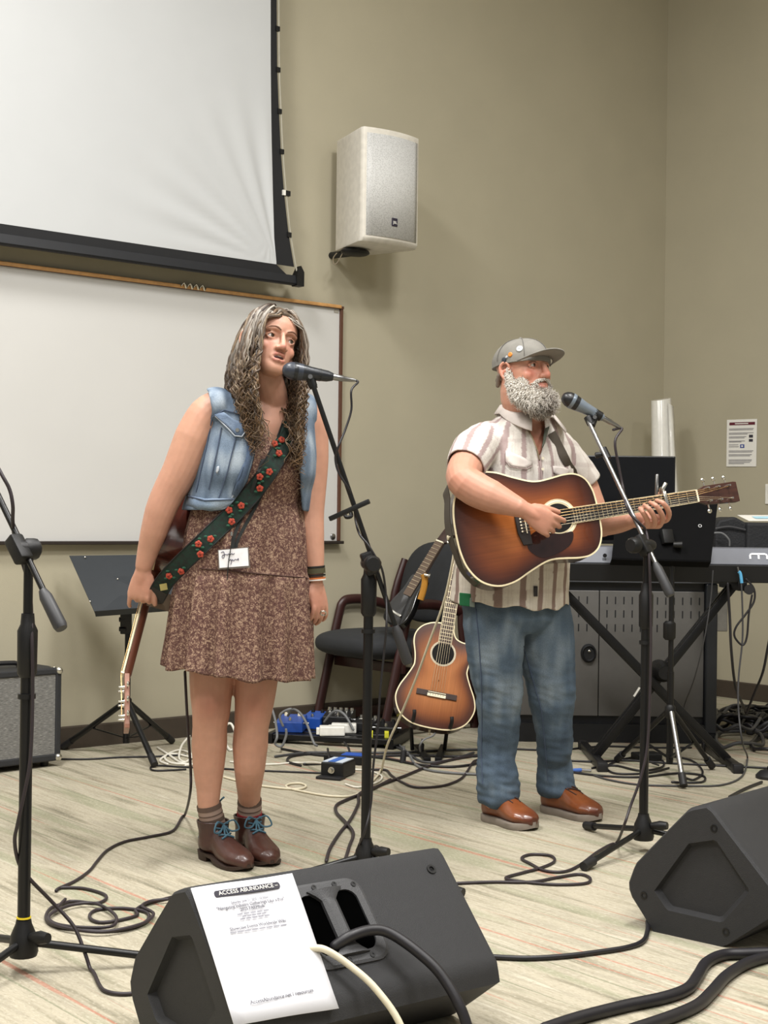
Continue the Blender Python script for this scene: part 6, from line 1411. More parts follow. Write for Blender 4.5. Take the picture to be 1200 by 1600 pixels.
for i in range(780):
    side = -1 if rnd.random() < .52 else 1
    az = rnd.uniform(-.95, .98); el = rnd.uniform(.0, 1)**.8
    # position on scalp: az = front(1)..back(-1); el = part line(0) .. side(1)
    th = el*1.62+.05; s0 = side*math.sin(th)*.079; u0 = math.cos(th)*.101; f0 = az*.10*math.sqrt(max(0, 1-.15*el))
    nr = math.sqrt(max(.05, 1-(f0/.108)**2)); s0 *= nr; u0 *= nr
    if f0 > .03 and u0 < .055: f0 = .03-rnd.random()*.03
    front = f0 > -.03 or rnd.random() < .35
    L_ = rnd.uniform(.33, .47) if front else rnd.uniform(.34, .44)
    out, rr = hair_lock(s0, f0, u0, L_-.12*el*.5, front, rnd.random(), rnd.uniform(.003, .012)); add_lock(out, rr, 5, .6 if f0 > 0 else .35)
for i in range(160):   # fine stray strands
    side = -1 if rnd.random() < .5 else 1; th = rnd.uniform(.1, 1.5); f0 = rnd.uniform(-.09, .05)
    out, rr = hair_lock(side*math.sin(th)*.075, f0, math.cos(th)*.095, rnd.uniform(.3, .5), f0 > -.02, .5, rnd.uniform(.014, .024)); add_lock(out, [.0008]*len(out), 4, .4)
me = bpy.data.meshes.new('hair'); me.from_pydata([tuple(p) for p in g.v], [], g.f); vcols = np.array(vcols); colorize(me, lambda co: vcols)
HAIR = vmat('hair', .42, .3, 900, stretch=(1, 1, .3), spec=.4); addmesh('hair', me, HAIR, WO)
# scalp cap under the locks
g = MB(); rr = []
for i in range(13):
    th = .02+(1.75)*i/12; ring = []
    for j in range(32):
        a = 2*PI*j/32; fx_ = math.sin(a); lim = 1.0 if fx_ < .3 else 1-.50*(fx_-.3)/.7; t_ = th*lim
        ring.append(hpW(.081*math.sin(t_)*math.cos(a), -.005+.1065*math.sin(t_)*math.sin(a), .015+.1045*math.cos(t_)))
    rr.append(ring)
g.rings(rr); me = g.mesh('scalp_hair'); colorize(me, lambda co: np.tile(np.array(lin((84, 70, 58))[:3]), (len(co), 1))); addmesh('scalp_hair', me, HAIR, WO)
MB().ell(hpW(-.078, .0, -.048), (.007, .004, .010), 10, 8).build('earring', mat('earring_dark', (40, 48, 44), .3), WO)
# ---- guitar strap (belongs to her guitar)
STRAPM = mat('strap_dark', (28, 34, 30), .85, col2=(22, 52, 42), scale=90)
spx = [(455, 662), (447, 685), (436, 708), (418, 738), (396, 768), (368, 799), (338, 828), (308, 857), (282, 882), (258, 908), (244, 932)]
ctr = []
for i, (x, y) in enumerate(spx):
    p, n_ = stick(WB_, x, y, .012, 4.50); ctr.append(p)
for i in range(len(ctr)):   # let the strap hang straight between its high points
    if spx[i][1] > 800: ctr[i] = P(spx[i][0], spx[i][1], np.interp(spx[i][1], [800, 860, 932], [ctr[5].y-.004, 4.43, 4.55]))
pathS = cr(ctr, 5)
def strap_mesh(path, hw, th, face):
    rr = []
    for i, p in enumerate(path):
        t = (path[min(i+1, len(path)-1)]-path[max(i-1, 0)]).normalized(); n_ = V(face); n_ = (n_-t*n_.dot(t)).normalized(); s_ = t.cross(n_)
        rr.append([p+s_*hw+n_*th, p-s_*hw+n_*th, p-s_*hw-n_*th, p+s_*hw-n_*th])
    return rr
fcS = V((.25, -1, .15))
sp = MB().rings(strap_mesh(pathS, .029, .0018, fcS)).build('strap', STRAPM, G3_, smooth=.5)
for s_ in (-1, 1):
    ed = []
    for i, p in enumerate(pathS):
        t = (pathS[min(i+1, len(pathS)-1)]-pathS[max(i-1, 0)]).normalized(); n_ = (fcS-t*fcS.dot(t)).normalized(); ed.append(p+t.cross(n_)*(s_*.027)+n_*.002)
    MB().tube(ed, .0022, 6).build('strap_edge', mat('strap_edge', (20, 20, 22), .7), sp)
REDF = mat('flower_red', (172, 66, 46), .8, var=.25, scale=200); GRNF = mat('leaf_green', (36, 82, 62), .8); DKR = mat('flower_dark', (110, 30, 24), .8)
def strap_at(x, y):
    p = P(x, y, 4.4); r_ = ray(x, y).normalized(); best = min(range(len(pathS)), key=lambda i: (pathS[i]-CAM).cross(r_).length); return P(x, y, pathS[best].y-.012), best
for i, (x, y) in enumerate([(440, 687), (429, 693), (436, 708), (421, 737), (406, 745), (406, 763), (377, 790), (358, 797), (362, 815), (329, 842), (310, 850), (313, 866), (283, 893), (264, 900)]):
    p, b_ = strap_at(x, y); t = (pathS[min(b_+1, len(pathS)-1)]-pathS[max(b_-1, 0)]).normalized(); n_ = (fcS-t*fcS.dot(t)).normalized(); s_ = t.cross(n_)
    g = MB()
    for k in range(5): a = 2*PI*k/5+i; g.ell(p+(t*math.cos(a)+s_*math.sin(a))*.0056, (.0055, .0025, .0055), 8, 6)
    fl_o = g.build('flower', REDF, sp); MB().ell(p+n_*.002, (.003, .003, .003), 8, 6).build('flower_centre', DKR, fl_o)
    for k in range(3):
        a = i*1.3+k*2.1; c_ = p+(t*math.cos(a)+s_*math.sin(a))*.016+n_*-.002
        if abs((c_-pathS[b_]).dot(s_)) < .024: MB().ell(c_, (.006, .002, .0035), 8, 6).build('leaf', GRNF, sp)
le = P(238, 940, 4.57)
MB().rings(strap_mesh([pathS[-1]-(pathS[-1]-pathS[-6]).normalized()*.03, pathS[-1], pathS[-1].lerp(le, .5)+V((0, 0, -.004)), le+V((-.0, .02, -.006))], .029, .0026, fcS)).build('strap_leather', mat('strap_leather', (30, 26, 24), .5), sp, smooth=.5)
c_ = strap_at(256, 917)[0]; MB().box((-.011, -.002, -.010), (.011, .002, .010), frame(c_+V((0, -.006, 0)), (1, .2, .2), (-.2, 1, 0), (-.2, 0, 1))).build('brass_badge', mat('brass_dull', (158, 144, 82), .5), sp, smooth=0)
MB().prism([P(232, 938, 4.60), P(262, 928, 4.60), P(290, 935, 4.60), P(272, 958, 4.60), P(228, 946, 4.60)], (0, .01, 0)).build('strap_tail', mat('suede_tan', (108, 92, 76), .8), sp, smooth=0)
# ---- name badge on a lanyard
BDG = thing('name_badge', 'white handwritten name badge hanging on the woman\'s lanyard', 'name badge', WP(366, 872, -.18))
q = [stick(WB_, x, y, .012, 4.44)[0] for x, y in [(341, 860), (387.5, 856), (389, 884), (343, 888)]]
yb = min(p.y for p in q)-.004
q = [P(x, y, yb) for x, y in [(341.5, 860), (387, 856), (388.5, 884), (343, 887.5)]]
cd_ = MB().prism(q, (0, .002, 0)).build('card', mat('card_white', (244, 243, 246), .5), BDG, smooth=0)
qq = [P(x, y, yb+.0025) for x, y in [(340, 859), (388.5, 854.5), (391, 887), (341.5, 890)]]; MB().prism(qq, (0, .002, 0)).build('holder', mat('badge_holder', (120, 112, 104), .25), BDG, smooth=0)
bq = lambda u, v: q[0].lerp(q[1], u).lerp(q[3].lerp(q[2], u), v)+V((0, -.0012, 0)); INKB = mat('pen_ink', (70, 66, 90), .6)
for st in [[(.08, .14), (.17, .1), (.19, .3), (.16, .45), (.11, .42), (.13, .3), (.24, .26), (.3, .3), (.33, .24), (.38, .3), (.45, .24), (.48, .3), (.54, .24)], [(.32, .52), (.36, .62), (.4, .55), (.42, .66), (.46, .58), (.5, .66), (.55, .58), (.62, .62), (.66, .54), (.66, .66)], [(.44, .6), (.42, .75), (.39, .85)]]:
    MB().tube(cr([bq(u, v) for u, v in st], 4), .0009, 5).build('handwriting', INKB, BDG)
LY = mat('lanyard_black', (22, 26, 24), .7)
for pts in [[(428, 665), (410, 720), (385, 790), (367, 835), (364, 857)], [(444, 665), (428, 730), (400, 790), (374, 838), (368, 857)]]:
    MB().rings(strap_mesh(cr([stick(WB_, x, y, .006, 4.45)[0] for x, y in pts], 4), .005, .0008, (0, -1, 0))).build('lanyard', LY, BDG, smooth=.5)
MB().tube(cr([P(363, 838, yb-.003), P(360, 860, yb-.004), P(358, 872, yb-.004), P(356, 890, yb-.003), P(355, 906, yb-.002)], 4), .0016, 6).build('cord', LY, BDG)
MB().lathe([(-.006, .004), (.006, .004)], P(362, 834, yb-.002), Z, 8).build('clasp', CHR, BDG)
# ================================================================== the man
MDP = 5.28
ms_, mf_ = V((math.cos(.6), math.sin(.6), 0)), V((math.sin(.6), -math.cos(.6), 0))
MP = lambda px, py, d=0.0: P(px, py, MDP+d)
MO = thing('person', 'bearded man in grey cap and striped short-sleeved shirt playing a guitar', 'person', F(845, 1280))
nf = V((.655, -.745, .10)).normalized(); nu_ = V((-.05, .09, 1)); nu_ = (nu_-nf*nu_.dot(nf)).normalized(); ns_ = nf.cross(nu_).normalized()
if ns_.x < 0: ns_ = -ns_
MK = 1.05
mc_ = P(845, 571, 5.14)-nf*(.082*MK)
hpM = lambda s, f, u: mc_+ns_*(s*MK)+nf*(f*MK)+nu_*(u*MK)
B = MB(); head(B, hpM, MK, 1.1, male=True)
for u_, r_, df in [(-.0615, .0042, .093), (-.0715, .0055, .0925)]:
    B.tube(cr([hpM(-.029, .080, -.060), hpM(-.014, df-.002, u_-.002), hpM(0, df+.001, u_-.002), hpM(.014, df-.002, u_-.002), hpM(.029, .080, -.060)], 5), lerpl([.0025, r_, r_, r_, .0025], 5), 10, round_=True)
limb(B, [(hpM(0, -.02, -.03), .062), (hpM(0, -.025, -.09), .065), (MP(822, 655, -.0), .066), (MP(818, 685), .085)], 20)
TM = [(MP(820, 652), .06, .055), (MP(818, 672), .11, .075), (MP(815, 705), .175, .11), (MP(813, 760), .185, .135), (MP(806, 850), .195, .155), (MP(800, 920), .19, .145), (MP(800, 960), .165, .12), (MP(800, 985), .12, .09)]
trings(B, smoothrows(TM), ms_, mf_)
aL, aR = F(775, 1284), F(866, 1270)
legL = [(MP(772, 965, -.05), .080), (MP(774, 1040, -.05), .085), (MP(779, 1100, -.05), .068), (MP(777, 1160, -.02), .06), (V((aL.x, aL.y, .14)), .045), (V((aL.x, aL.y, .06)), .042)]
legR = [(MP(842, 965, .06), .080), (MP(857, 1040, .06), .085), (MP(860, 1100, .06), .068), (MP(865, 1160, .10), .058), (V((aR.x, aR.y, .14)), .045), (V((aR.x, aR.y, .06)), .042)]
limb(B, legL, 18); limb(B, legR, 18)
# playing arm
wM = P(820, 797, 4.905)
ELB = P(722, 745, 4.97)
limb(B, [(MP(760, 692, -.08), .066), (P(741, 708, 5.10), .064), (ELB, .056), (P(741, 763, 4.945), .060), (P(768, 776, 4.93), .056), (P(798, 788, 4.915), .040), (wM, .0275)], 20)
HAND_BN[0] = V((.18, -1, .12))
hand(B, wM+V((.004, 0, -.002)), V((.86, .20, -.48)), V((.45, .02, .85)), [(18, 40, 26), (28, 48, 28), (42, 56, 32), (54, 60, 35)], (.42, .95, .28), 1.04, .10)
# fretting arm
wF = P(988, 812, 5.15)
limb(B, [(MP(872, 702, .12), .062), (P(905, 750, 5.42), .060), (P(932, 812, 5.40), .052), (P(945, 815, 5.33), .052), (P(966, 815, 5.23), .042), (wF, (.030, .028))], 20)
limb(B, [(wF, (.028, .028)), (P(1008, 814, 5.16), (.030, .026)), (P(1030, 815, 5.145), (.030, .022))], 16)
for pts in [[(1030, 815, 5.15), (1042, 812, 5.11), (1045, 800, 5.05), (1036, 786, 5.025), (1025, 782, 5.045)], [(1022, 817, 5.15), (1033, 817, 5.10), (1035, 806, 5.04), (1025, 790, 5.015), (1015, 785, 5.04)], [(1012, 819, 5.155), (1021, 821, 5.10), (1023, 810, 5.04), (1014, 795, 5.015), (1006, 789, 5.04)], [(1002, 819, 5.16), (1010, 821, 5.11), (1011, 812, 5.055), (1004, 800, 5.03), (999, 794, 5.045)]]:
    limb(B, [(P(*p), r_) for p, r_ in zip(pts, (.0105, .0105, .0102, .0092, .0075))], 10, 3)
limb(B, [(P(1004, 806, 5.18), .014), (P(1018, 790, 5.185), .0125), (P(1028, 777, 5.17), .011), (P(1033, 770, 5.155), .009)], 12, 3)
me = remesh(B, .0036, 3, .45)
spots = [(hpM(s_, .095, u_), .006, (178, 96, 86), .8) for s_ in (-.016, 0, .016) for u_ in (-.064, -.074)]
spots += [(hpM(s_*.042, .078, -.028), .026, (206, 120, 100), .7) for s_ in (-1, 1)]+[(hpM(0, .115, -.034), .018, (210, 124, 106), .7), (hpM(-.08, -.005, -.014), .03, (206, 124, 104), .6), (P(840, 812, 4.9), .06, (204, 140, 118), .5), (P(1018, 797, 5.12), .07, (206, 142, 120), .5), (P(724, 740, 4.93), .05, (206, 136, 112), .5), (MP(840, 690, -.12), .09, (186, 112, 92), .5)]
colorize(me, skin_color((192, 141, 118), (190, 120, 100), spots)); addmesh('body', me, SKIN, MO)
eyes(MO, hpM, (58, 50, 42), S_=.92, gaze=(.008, .002))
Mm = Matrix((ns_, nf, nu_)).transposed()
MB().ell(hpM(0, .0885, -.0668), (.021, .008, .0045), 16, 8, M=Mm).build('mouth', mat('mouth_dark', (64, 22, 22), .5), MO)
GB = mat('brow_grey', (120, 112, 104), .8)
for s_ in (-1, 1): MB().tube(cr([hpM(s_*.012, .0945, .022), hpM(s_*.026, .094, .027), hpM(s_*.040, .087, .026), hpM(s_*.05, .0775, .020)], 4), [.0036]*13, 8, round_=True).build('eyebrow', GB, MO)
# ---- beard: base volume plus short strands
rnd = random.Random(9); g = MB(); vc = []
W1c, W2c, W3c = [np.array(lin(c)[:3]) for c in ((232, 227, 218), (190, 182, 170), (112, 100, 88))]
def bcol(s, f, u):
    chin = math.exp(-(s/.03)**2-((u+.125)/.035)**2); t = rnd.random(); c = W1c*(1-t)+W2c*t; k_ = min(1, .2*chin+1.1*chin*rnd.random()+.25*rnd.random()*(t > .6)); return c*(1-k_)+W3c*k_
base = MB()
jaw = [(-.0735, .0, -.022), (-.071, .012, -.060), (-.060, .036, -.092), (-.036, .068, -.110), (0, .086, -.116), (.036, .068, -.110), (.060, .036, -.092), (.071, .012, -.060), (.073, .0, -.022)]
base.tube([hpM(*p) for p in cr([V(p) for p in jaw], 4)], lerpl([.010, .016, .024, .028, .032, .028, .024, .016, .010], 4), 12, round_=True)
base.ell(hpM(0, .072, -.122), (.044, .036, .034), 16, 12, M=Mm)
base.tube([hpM(*p) for p in cr([V(p) for p in [(-.036, .070, -.075), (-.030, .083, -.058), (-.012, .098, -.0505), (0, .1005, -.049), (.012, .098, -.0505), (.030, .083, -.058), (.036, .070, -.075)]], 4)], lerpl([.008, .0065, .006, .005, .006, .0065, .008], 4), 10, round_=True)
for s_ in (-1, 1): base.ell(hpM(s_*.054, .040, -.066), (.019, .030, .030), 14, 10, M=Mm)
for s_ in (-1, 1): base.tube([hpM(s_*.0745, .004, -.005), hpM(s_*.073, .010, -.04)], .008, 10, round_=True)
bme = remesh(base, .004, 3)
bco = npco(bme); bn = np.empty(len(bme.vertices)*3); bme.vertices.foreach_get('normal', bn); bn = bn.reshape(-1, 3)
idx = [rnd.randrange(len(bco)) for _ in range(5200)]
for i in idx:
    p = V(bco[i]); n_ = V(bn[i]); q_ = p-mc_; s, f, u = q_.dot(ns_)/MK, q_.dot(nf)/MK, q_.dot(nu_)/MK
    if q_.dot(nf) < 0 and u > -.02: continue
    ln = (.008+.022*min(1, max(0, (-.05-u)/.08)))*rnd.uniform(.6, 1.25)
    if u > -.06 and f > .075: ln *= .45
    d = (n_*.75-nu_*.55+V((rnd.uniform(-.5, .5), rnd.uniform(-.5, .5), rnd.uniform(-.35, .35)))).normalized()
    if u > -.062 and f > .075: d = (n_*.25-nu_*.5+ns_*(.7 if s > 0 else -.7)).normalized()
    e = d.orthogonal().normalized()*ln*.3*rnd.choice((-1, 1)); pts = [p-n_*.002, p+d*ln*.35+e, p+d*ln*.7-e*.4, p+d*ln+e*.6]
    b0 = len(g.v); g.tube(pts, [.0012, .0012, .0010, .0005], 4, caps=False); c = bcol(s, f, u); vc += [c]*(len(g.v)-b0)
vsb = [tuple(p) for p in g.v]; fsb = list(g.f); o0 = len(vsb)
for v_ in bco:
    q_ = V(v_)-mc_; vsb.append(tuple(v_)); vc.append(bcol(q_.dot(ns_)/MK, q_.dot(nf)/MK, q_.dot(nu_)/MK)*.92)
fsb += [tuple(i+o0 for i in p.vertices) for p in bme.polygons]
me = bpy.data.meshes.new('beard'); me.from_pydata(vsb, [], fsb); vc = np.array(vc); colorize(me, lambda co: vc); addmesh('beard', me, vmat('beard_hair', .6, .2, 500), MO)
g = MB(); 
for s_ in (-1, 1): g.tube([hpM(s_*.066, -.05, -.02), hpM(s_*.060, -.062, -.05)], .008, 10, round_=True)
g.tube(cr([hpM(-.058, -.062, -.03), hpM(-.035, -.082, -.032), hpM(0, -.09, -.034), hpM(.035, -.082, -.032), hpM(.058, -.062, -.03)], 4), .009, 10, round_=True); me = g.mesh('back_hair'); colorize(me, lambda co: np.tile(W3c, (len(co), 1))); addmesh('back_hair', me, MC['beard_hair'], MO)
# ---- cap
CAPM = mat('cap_grey', (124, 121, 114), .85, var=.08, bump=.2, bscale=500)
capo = thing('baseball_cap', 'worn grey baseball cap with badges on the bearded man\'s head', 'cap', hpM(0, 0, .06))
rr = []
for i in range(15):
    th = .01+1.60*i/14; ring = []
    for j in range(40):
        a = 2*PI*j/40; k_ = 1+.02*math.sin(3*a)
        ring.append(hpM(  .0845*math.sin(th)**.9*math.cos(a)*k_, -.004+(.107 if math.sin(a) > 0 else .115)*math.sin(th)**.9*math.sin(a), .024+.080*max(0.0, math.cos(th))-.01*max(0, th-1.5)*10-.006*math.sin(a)*0))
    rr.append(ring)
crn = MB().rings(rr).build('crown', CAPM, capo, smooth=1.5)
cpl = lambda s, f, u: hpM(s, f, u)
top_ = []; n_b = 21
g = MB(); rr = []
for j in range(n_b):
    t = -1+2*j/(n_b-1); a = t*1.12; s = .0835*math.sin(a*1.13); f0 = .1045*math.cos(a)**.8-.004 if math.cos(a) > 0 else 0
    ln = .062*max(0.0, 1-abs(t)**3.2)
    rr.append([cpl(s*(1+.12*k/4*(1-abs(t))), f0+ln*k/4, .030-.020*t*t*(1+.35*k/4)+.012*(k/4)) for k in range(5)])
vs = sum(rr, []); g.add(vs, [(j*5+k, j*5+k+1, (j+1)*5+k+1, (j+1)*5+k) for j in range(n_b-1) for k in range(4)])
solidify(g.build('brim', CAPM, capo, smooth=3), .004, 0)
MB().ell(hpM(0, -.004, .1045), .007, 10, 8).build('top_button', CAPM, crn)
for a in (0.3, 1.35, 2.4, 3.45, 4.5, 5.55):
    MB().tube([hpM(.0862*math.sin(th)**.9*math.cos(a), -.004+(.1085 if math.sin(a) > 0 else .1165)*math.sin(th)**.9*math.sin(a), .0243+.0805*math.cos(th)) for th in np.linspace(.08, 1.55, 12)], .0014, 6).build('panel_seam', mat('cap_seam', (96, 93, 88), .9), crn)
CB = bvh_of_obj(crn)
def capbadge(px, py, r_, mt, nm, D=5.1):
    p, n_ = stick(CB, px, py, .0, D); return MB().lathe([(-.001, r_), (.0025, r_), (.004, r_*.8)], p, n_, 20).build(nm, mt, capo)
b_ = capbadge(812, 545, .0115, mat('badge_white', (206, 212, 214), .35), 'pin_badge'); capbadge(812, 545, .0045, mat('badge_mark', (90, 110, 110), .5), 'badge_mark') 
capbadge(787.5, 563.5, .0115, mat('badge_dark', (44, 50, 58), .35), 'pin_badge'); capbadge(787, 564, .006, mat('badge_pale', (170, 172, 176), .4), 'badge_mark')
capbadge(797.5, 554, .0085, mat('badge_orange', (206, 128, 52), .4), 'pin_badge'); capbadge(792, 558, .005, mat('badge_pale', (170, 172, 176), .4), 'pin_badge')
# ---- shirt
g = MB()
SR = [(MP(796, 952), .214, .170), (MP(797, 930), .212, .170), (MP(800, 880), .208, .172), (MP(804, 830), .205, .168), (MP(809, 780), .200, .155), (MP(813, 735), .200, .142), (MP(815, 705), .195, .124), (MP(816, 685), .180, .108), (MP(818, 667), .150, .094), (MP(820, 650), .098, .084), (MP(822, 638), .076, .074)]
trings(g, smoothrows(SR, 3), ms_, mf_, 60, 2.6)
# sleeves
sA, sB = MP(758, 672, -.08), ELB.lerp(MP(748, 680, -.09), .28)
limb(g, [(MP(782, 690, -.03), .072), (MP(766, 692, -.065), .078), (P(742, 704, 5.11), .080), (sB, .071), (sB+(sB-sA).normalized()*.03, .070)], 24)
tA = MP(872, 688, .09); tB = P(905, 748, 5.42)
limb(g, [(MP(852, 695, .04), .072), (MP(868, 702, .08), .076), (tB, .074), (tB+(tB-tA).normalized()*.05, .072)], 24)
me = remesh(g, .0055, 5)
dA_, dB_ = (sB-sA).normalized(), (tB-tA).normalized()
VOP = [(812, 640), (822, 668), (836, 690), (841, 714), (845, 712), (851, 690), (852, 664), (850, 640)]
def scut(p):
    px, py = proj(p); d = p-MP(815, 720)
    if (p-sB).dot(dA_) > .012 and (p-sB).length < .14 and d.dot(ms_) < -.12: return True
    if (p-tB).dot(dB_) > .02 and (p-tB).length < .14 and d.dot(ms_) > .12: return True
    if d.dot(mf_) > .0 and inpoly(px, py, VOP): return True
    if p.z > MP(820, 642).z: return True
    a_ = math.atan2(d.dot(mf_), d.dot(ms_)); return p.z < MP(797, 944).z+.012*math.cos(2*a_)+.006*math.sin(9*a_)
cut(me, scut)
def wr(co, nn):
    for i in range(len(co)):
        p = V(co[i]); k_ = mnoise.noise(V((p.x*16, p.y*16, p.z*9)))*.006+mnoise.noise(V((p.x*34, p.y*34, p.z*22))+V((3, 1, 7)))*.003
        co[i] += nn[i]*k_
    return co
displace(me, wr)
CR_, MV, TN, GR_ = [np.array(lin(c)[:3]) for c in ((208, 202, 194), (142, 116, 116), (118, 94, 76), (176, 164, 154))]
sdirA = (ELB-sA).normalized(); uA = sdirA.cross(mf_).normalized(); wA = sdirA.cross(uA)
def plaid(co):
    out = np.empty((len(co), 3)); C0 = MP(812, 760)
    for i, p in enumerate(co):
        p = V(p); d = p-C0; sl = (p-sA); along = sl.dot(sdirA); ra = (sl-sdirA*along).length; lat = d.dot(ms_)
        if lat < -.165 and p.z > MP(800, 770).z and ra < .12:
            a_ = math.atan2(sl.dot(uA), sl.dot(wA))*.088; vv = along
        else:
            a_ = math.atan2(d.dot(mf_), lat)*.19; vv = d.z
        x = (a_ % .08)/.08; c = CR_.copy()
        if x < .30: c = CR_*.25+MV*.75
        elif .60 < x < .66: c = CR_*.7+GR_*.3
        elif .74 < x < .80: c = CR_*.6+GR_*.4
        y = (vv % .075)/.075
        if y < .18: c = c*.80+(MV*.2)
        # the shirt's lower part is tan-striped cloth
        t = min(1, max(0, (C0.z-.02-p.z)/.16))
        if x < .30: c = c*(1-.55*t)+TN*(.55*t)
        else: c = c*(1-.25*t)+np.array(lin((206, 192, 164))[:3])*(.25*t)
        out[i] = c
    return out
colorize(me, plaid); shirt_w = me.copy(); so = addmesh('shirt', me, vmat('shirt_cotton', .85, .05, 200, bump=.15, bscale=300, spec=.2), MO); solidify(so, .004, -1)
SB = bvh_of(shirt_w); SCOT = mat('shirt_plain', (204, 195, 188), .85, var=.05)
# collar flaps
def flap(pts, qts, nm, mt):
    g = MB(); a_, b_ = cr(pts, 4), cr(qts, 4); n_ = len(a_); g.add(sum([[x, y] for x, y in zip(a_, b_)], []), [(2*i, 2*i+1, 2*i+3, 2*i+2) for i in range(n_-1)]); return solidify(g.build(nm, mt, so, smooth=3), .005, 0)
NB = MP(820, 652, .0); rg = []
for k_ in range(33):
    a_ = math.radians(-62)+math.radians(304)*k_/32; ca, sa = math.cos(a_-PI/2+PI), math.sin(a_-PI/2+PI)   # from the right lapel round the back to the left lapel
    fr = max(0, (-math.cos(a_+math.radians(-90-0)+PI/2) if False else 0))
    th = math.radians(90-28)-math.radians(304)*k_/32; x_, y_ = math.cos(th), math.sin(th)      # y_=1 is the front
    zt = .045-.052*max(0, y_)**1.2; tip = max(0, (abs(k_-16)-9)/7)
    c0_ = NB+ms_*(.074*x_)+mf_*(.074*y_+.012*max(0, y_)); c1_ = NB+ms_*(.080*x_)+mf_*(.080*y_+.016*max(0, y_)); c2_ = NB+ms_*((.112+.055*tip)*x_)+mf_*((.106+.045*tip)*y_)
    rg.append([c0_+Z*(zt-.03), c1_+Z*zt, c1_.lerp(c2_, .3)+Z*(zt-.004), c2_+Z*(zt-.036-.022*tip)])
g = MB(); g.add(sum(rg, []), [(4*i+j, 4*i+j+1, 4*i+5+j, 4*i+4+j) for i in range(32) for j in range(3)]); solidify(g.build('collar', SCOT, so, smooth=3), .004, 0)
flap([MP(812, 650, -.03), MP(822, 664, -.11), MP(836, 692, -.16), MP(842, 714, -.175)], [MP(818, 660, -.05), MP(827, 676, -.13), MP(838, 702, -.17), MP(843, 720, -.178)], 'collar_lining', mat('lining_khaki', (112, 100, 76), .9))
flap([MP(862, 656, .0), MP(858, 668, -.06), MP(852, 690, -.13)], [MP(853, 662, -.02), MP(850, 676, -.09), MP(847, 700, -.15)], 'collar_lining', mat('lining_green', (92, 96, 84), .9))
STM = mat('shirt_stitch', (168, 150, 146), .9)
pk = decal('pocket_flap', [(790, 704), (812, 712), (832, 722), (831, 728), (822, 732), (808, 730), (797, 728), (790, 720)], SCOT, so, SB, 5.1, .006, .004)
decal('pocket_flap', [(864, 728), (880, 730), (890, 734), (888, 742), (876, 746), (865, 738)], SCOT, so, SB, 5.1, .006, .004)
seam('pocket_seam', [(790, 720), (797, 729), (808, 731), (822, 733), (832, 728)], .0014, STM, pk, SB, 5.1, .011)
seam('placket_seam', [(843, 716), (846, 735), (847, 752)], .0022, STM, so, SB, 5.1)
for y in (716, 733): MB().lathe([(0, .005), (.002, .005)], stick(SB, 848, y, .008, 5.1)[0], (.3, -1, 0), 12).build('button', BONE, so)
decal('fabric_label', [(834, 916), (840, 916), (840, 932), (834, 932)], mat('label_dark', (40, 36, 40), .7), so, SB, 5.1, .006, .001)
# ---- jeans
g = MB()
limb(g, [(MP(776, 935, -.03), .115), (MP(772, 980, -.05), .112), (MP(775, 1040, -.05), .097), (MP(779, 1090, -.05), .083), (MP(779, 1130, -.035), .075), (MP(777, 1170, -.02), .070), (V((aL.x+.0, aL.y-.0, .20)), .070), (V((aL.x+.004, aL.y-.005, .14)), .076), (V((aL.x+.006, aL.y-.008, .085)), .075)], 24)
limb(g, [(MP(838, 935, .04), .115), (MP(848, 980, .06), .112), (MP(857, 1040, .06), .098), (MP(861, 1090, .06), .084), (MP(865, 1130, .08), .072), (MP(867, 1170, .10), .064), (V((aR.x, aR.y, .20)), .063), (V((aR.x+.003, aR.y-.004, .14)), .070), (V((aR.x+.006, aR.y-.008, .085)), .070)], 24)
trings(g, smoothrows([(MP(798, 905), .18, .13), (MP(799, 940), .188, .142), (MP(801, 965), .180, .136), (MP(803, 988), .13, .10)], 3), ms_, mf_, 40)
me = remesh(g, .0055, 9); zhem = .062
cut(me, lambda p: p.z < zhem+.006*math.sin(p.x*40))
KN = [MP(777, 1090, -.1), MP(860, 1085, .0)]
def jw(co, nn):
    for i in range(len(co)):
        p = V(co[i]); kn = math.exp(-((p.z-KN[0].z)/.10)**2); lo_ = max(0, (.34-p.z)/.2)
        k_ = mnoise.noise(V((p.x*11, p.y*11, p.z*16)))*(.003+.005*kn+.006*min(1, lo_))+mnoise.noise(V((p.x*22+p.z*30, p.y*22, p.z*46)))*(.0015+.004*min(1, lo_)+.003*kn)
        co[i] += nn[i]*k_
    return co
displace(me, jw)
def jfade(co):
    f_ = np.zeros(len(co))
    for p, r_, a_ in [(MP(768, 1010, -.14), .10, .34), (MP(776, 1085, -.12), .09, .30), (MP(850, 1010, -.04), .10, .34), (MP(862, 1085, .0), .08, .30)]: f_ += a_*np.exp(-((co-np.array(p))**2).sum(1)/(r_*r_))
    return f_-.1
colorize(me, denim((142, 154, 162), (84, 99, 114), (54, 66, 81), .8, jfade, .5)); jo = addmesh('jeans', me, DENIM, MO); solidify(jo, .004, -1)
JB = bvh_of_obj(jo)
seam('side_seam', [(742, 940), (748, 1000), (752, 1060), (753, 1120), (752, 1180), (754, 1225)], .002, THREAD, jo, JB, 5.2, .002, 6)
seam('inner_seam', [(818, 1010), (832, 1060), (846, 1110), (852, 1170), (856, 1220)], .002, THREAD, jo, JB, 5.2, .002, 6)
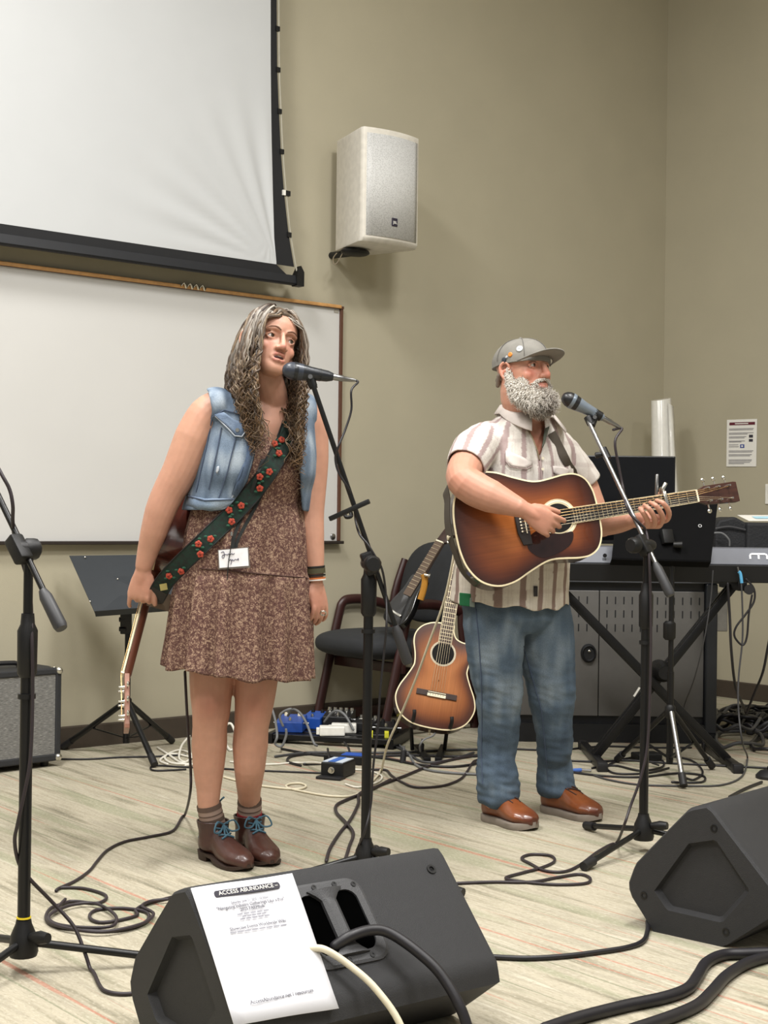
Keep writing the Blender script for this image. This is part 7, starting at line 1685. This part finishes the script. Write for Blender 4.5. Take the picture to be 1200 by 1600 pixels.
# ---- shoes
TANL = vmat('tan_leather', .3, .08, 50, coat=.25); SOLG = mat('shoe_sole_grey', (128, 118, 108), .7)
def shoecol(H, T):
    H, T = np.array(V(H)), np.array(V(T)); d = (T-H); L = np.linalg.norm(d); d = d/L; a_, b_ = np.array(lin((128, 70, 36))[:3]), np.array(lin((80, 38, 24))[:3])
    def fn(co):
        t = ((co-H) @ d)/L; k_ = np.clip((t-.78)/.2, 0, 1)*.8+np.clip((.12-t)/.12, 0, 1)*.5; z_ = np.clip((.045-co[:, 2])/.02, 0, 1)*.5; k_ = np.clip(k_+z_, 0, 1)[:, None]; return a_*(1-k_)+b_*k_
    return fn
LACE = mat('dark_lace', (52, 32, 26), .7)
for H, T, A_ in [(F(757, 1279), F(836, 1299), aL), (F(848, 1266), F(939, 1285), aR)]:
    H, T = V(H), V(T); H.z = T.z = 0
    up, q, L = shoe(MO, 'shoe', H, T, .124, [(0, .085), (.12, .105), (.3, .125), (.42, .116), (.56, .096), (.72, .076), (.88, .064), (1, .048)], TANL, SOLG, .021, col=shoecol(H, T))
    sb = bvh_of_obj(up)
    for k in range(4):
        t = .38+.055*k; pts = []
        for i in range(7):
            yy = -.022+.044*i/6; h_ = sb.ray_cast(q(t*L+.004*(i-3), yy, .3), -Z); pts.append((h_[0] if h_[0] else q(t*L, yy, .09))+Z*.003)
        MB().tube(pts, .0028, 6).build('lace', LACE, up)
    for s_ in (-1, 1):
        pts = []
        for i in range(8):
            t = .34+.30*i/7; yy = s_*(.030-.012*(i/7)); h_ = sb.ray_cast(q(t*L, yy, .3), -Z); pts.append((h_[0] if h_[0] else q(t*L, yy, .08))+Z*.001)
        MB().tube(pts, .0022, 6).build('facing_seam', LACE, up)
# ---- green tag at the hip
GT = thing('green_pouch', 'small green pouch clipped at the man\'s hip', 'pouch', MP(730, 940, -.1))
p0 = [stick(bvh_of(shirt_w), x, y, .0, 5.2)[0] for x, y in [(722, 938)]][0]
MB().prism([P(718, 926, 5.13), P(736, 928, 5.13), P(736, 948, 5.13), P(718, 946, 5.13)], (0, .012, 0)).build('cloth', mat('green_cloth', (26, 104, 62), .8), GT, smooth=0, bevel=.003)
MB().prism([P(734, 934, 5.125), P(742, 935, 5.125), P(742, 949, 5.125), P(734, 948, 5.125)], (0, .012, 0)).build('clip', mat('clip_grey', (110, 120, 112), .5), GT, smooth=0, bevel=.002)
# ---- the man's guitar strap
STB = mat('strap_brown', (70, 62, 52), .7)
sp_ = [gw_(-.012, .0, -.06), P(706, 800, 5.06), P(712, 770, 5.18), P(735, 720, 5.40), P(790, 650, 5.46)]
st_o = MB().rings(strap_mesh(cr([gw_(-.01, .0, -.055), gw_(-.006, .06, -.06), gw_(.01, .13, -.075), gw_(.03, .19, -.11), P(742, 735, 5.30)], 5), .022, .0016, (-1, -.4, .1))).build('strap', STB, G1_, smooth=.5)
q_ = [stick(SB, x, y, .012, 5.1)[0] for x, y in [(862, 676), (873, 697), (886, 722), (897, 742)]]; q_.append(gw_(.46, .12, -.10))
MB().rings(strap_mesh(cr(q_, 5), .016, .0016, (.3, -1, .1))).build('strap', STB, G1_, smooth=.5)
MB().rings(strap_mesh(cr([gw_(-.012, .0, -.045), gw_(-.004, -.05, -.05), gw_(.012, -.11, -.06), gw_(.05, -.172, -.06)], 5), .02, .0016, (-1, -.4, -.1))).build('strap_tail', STB, st_o, smooth=.5)
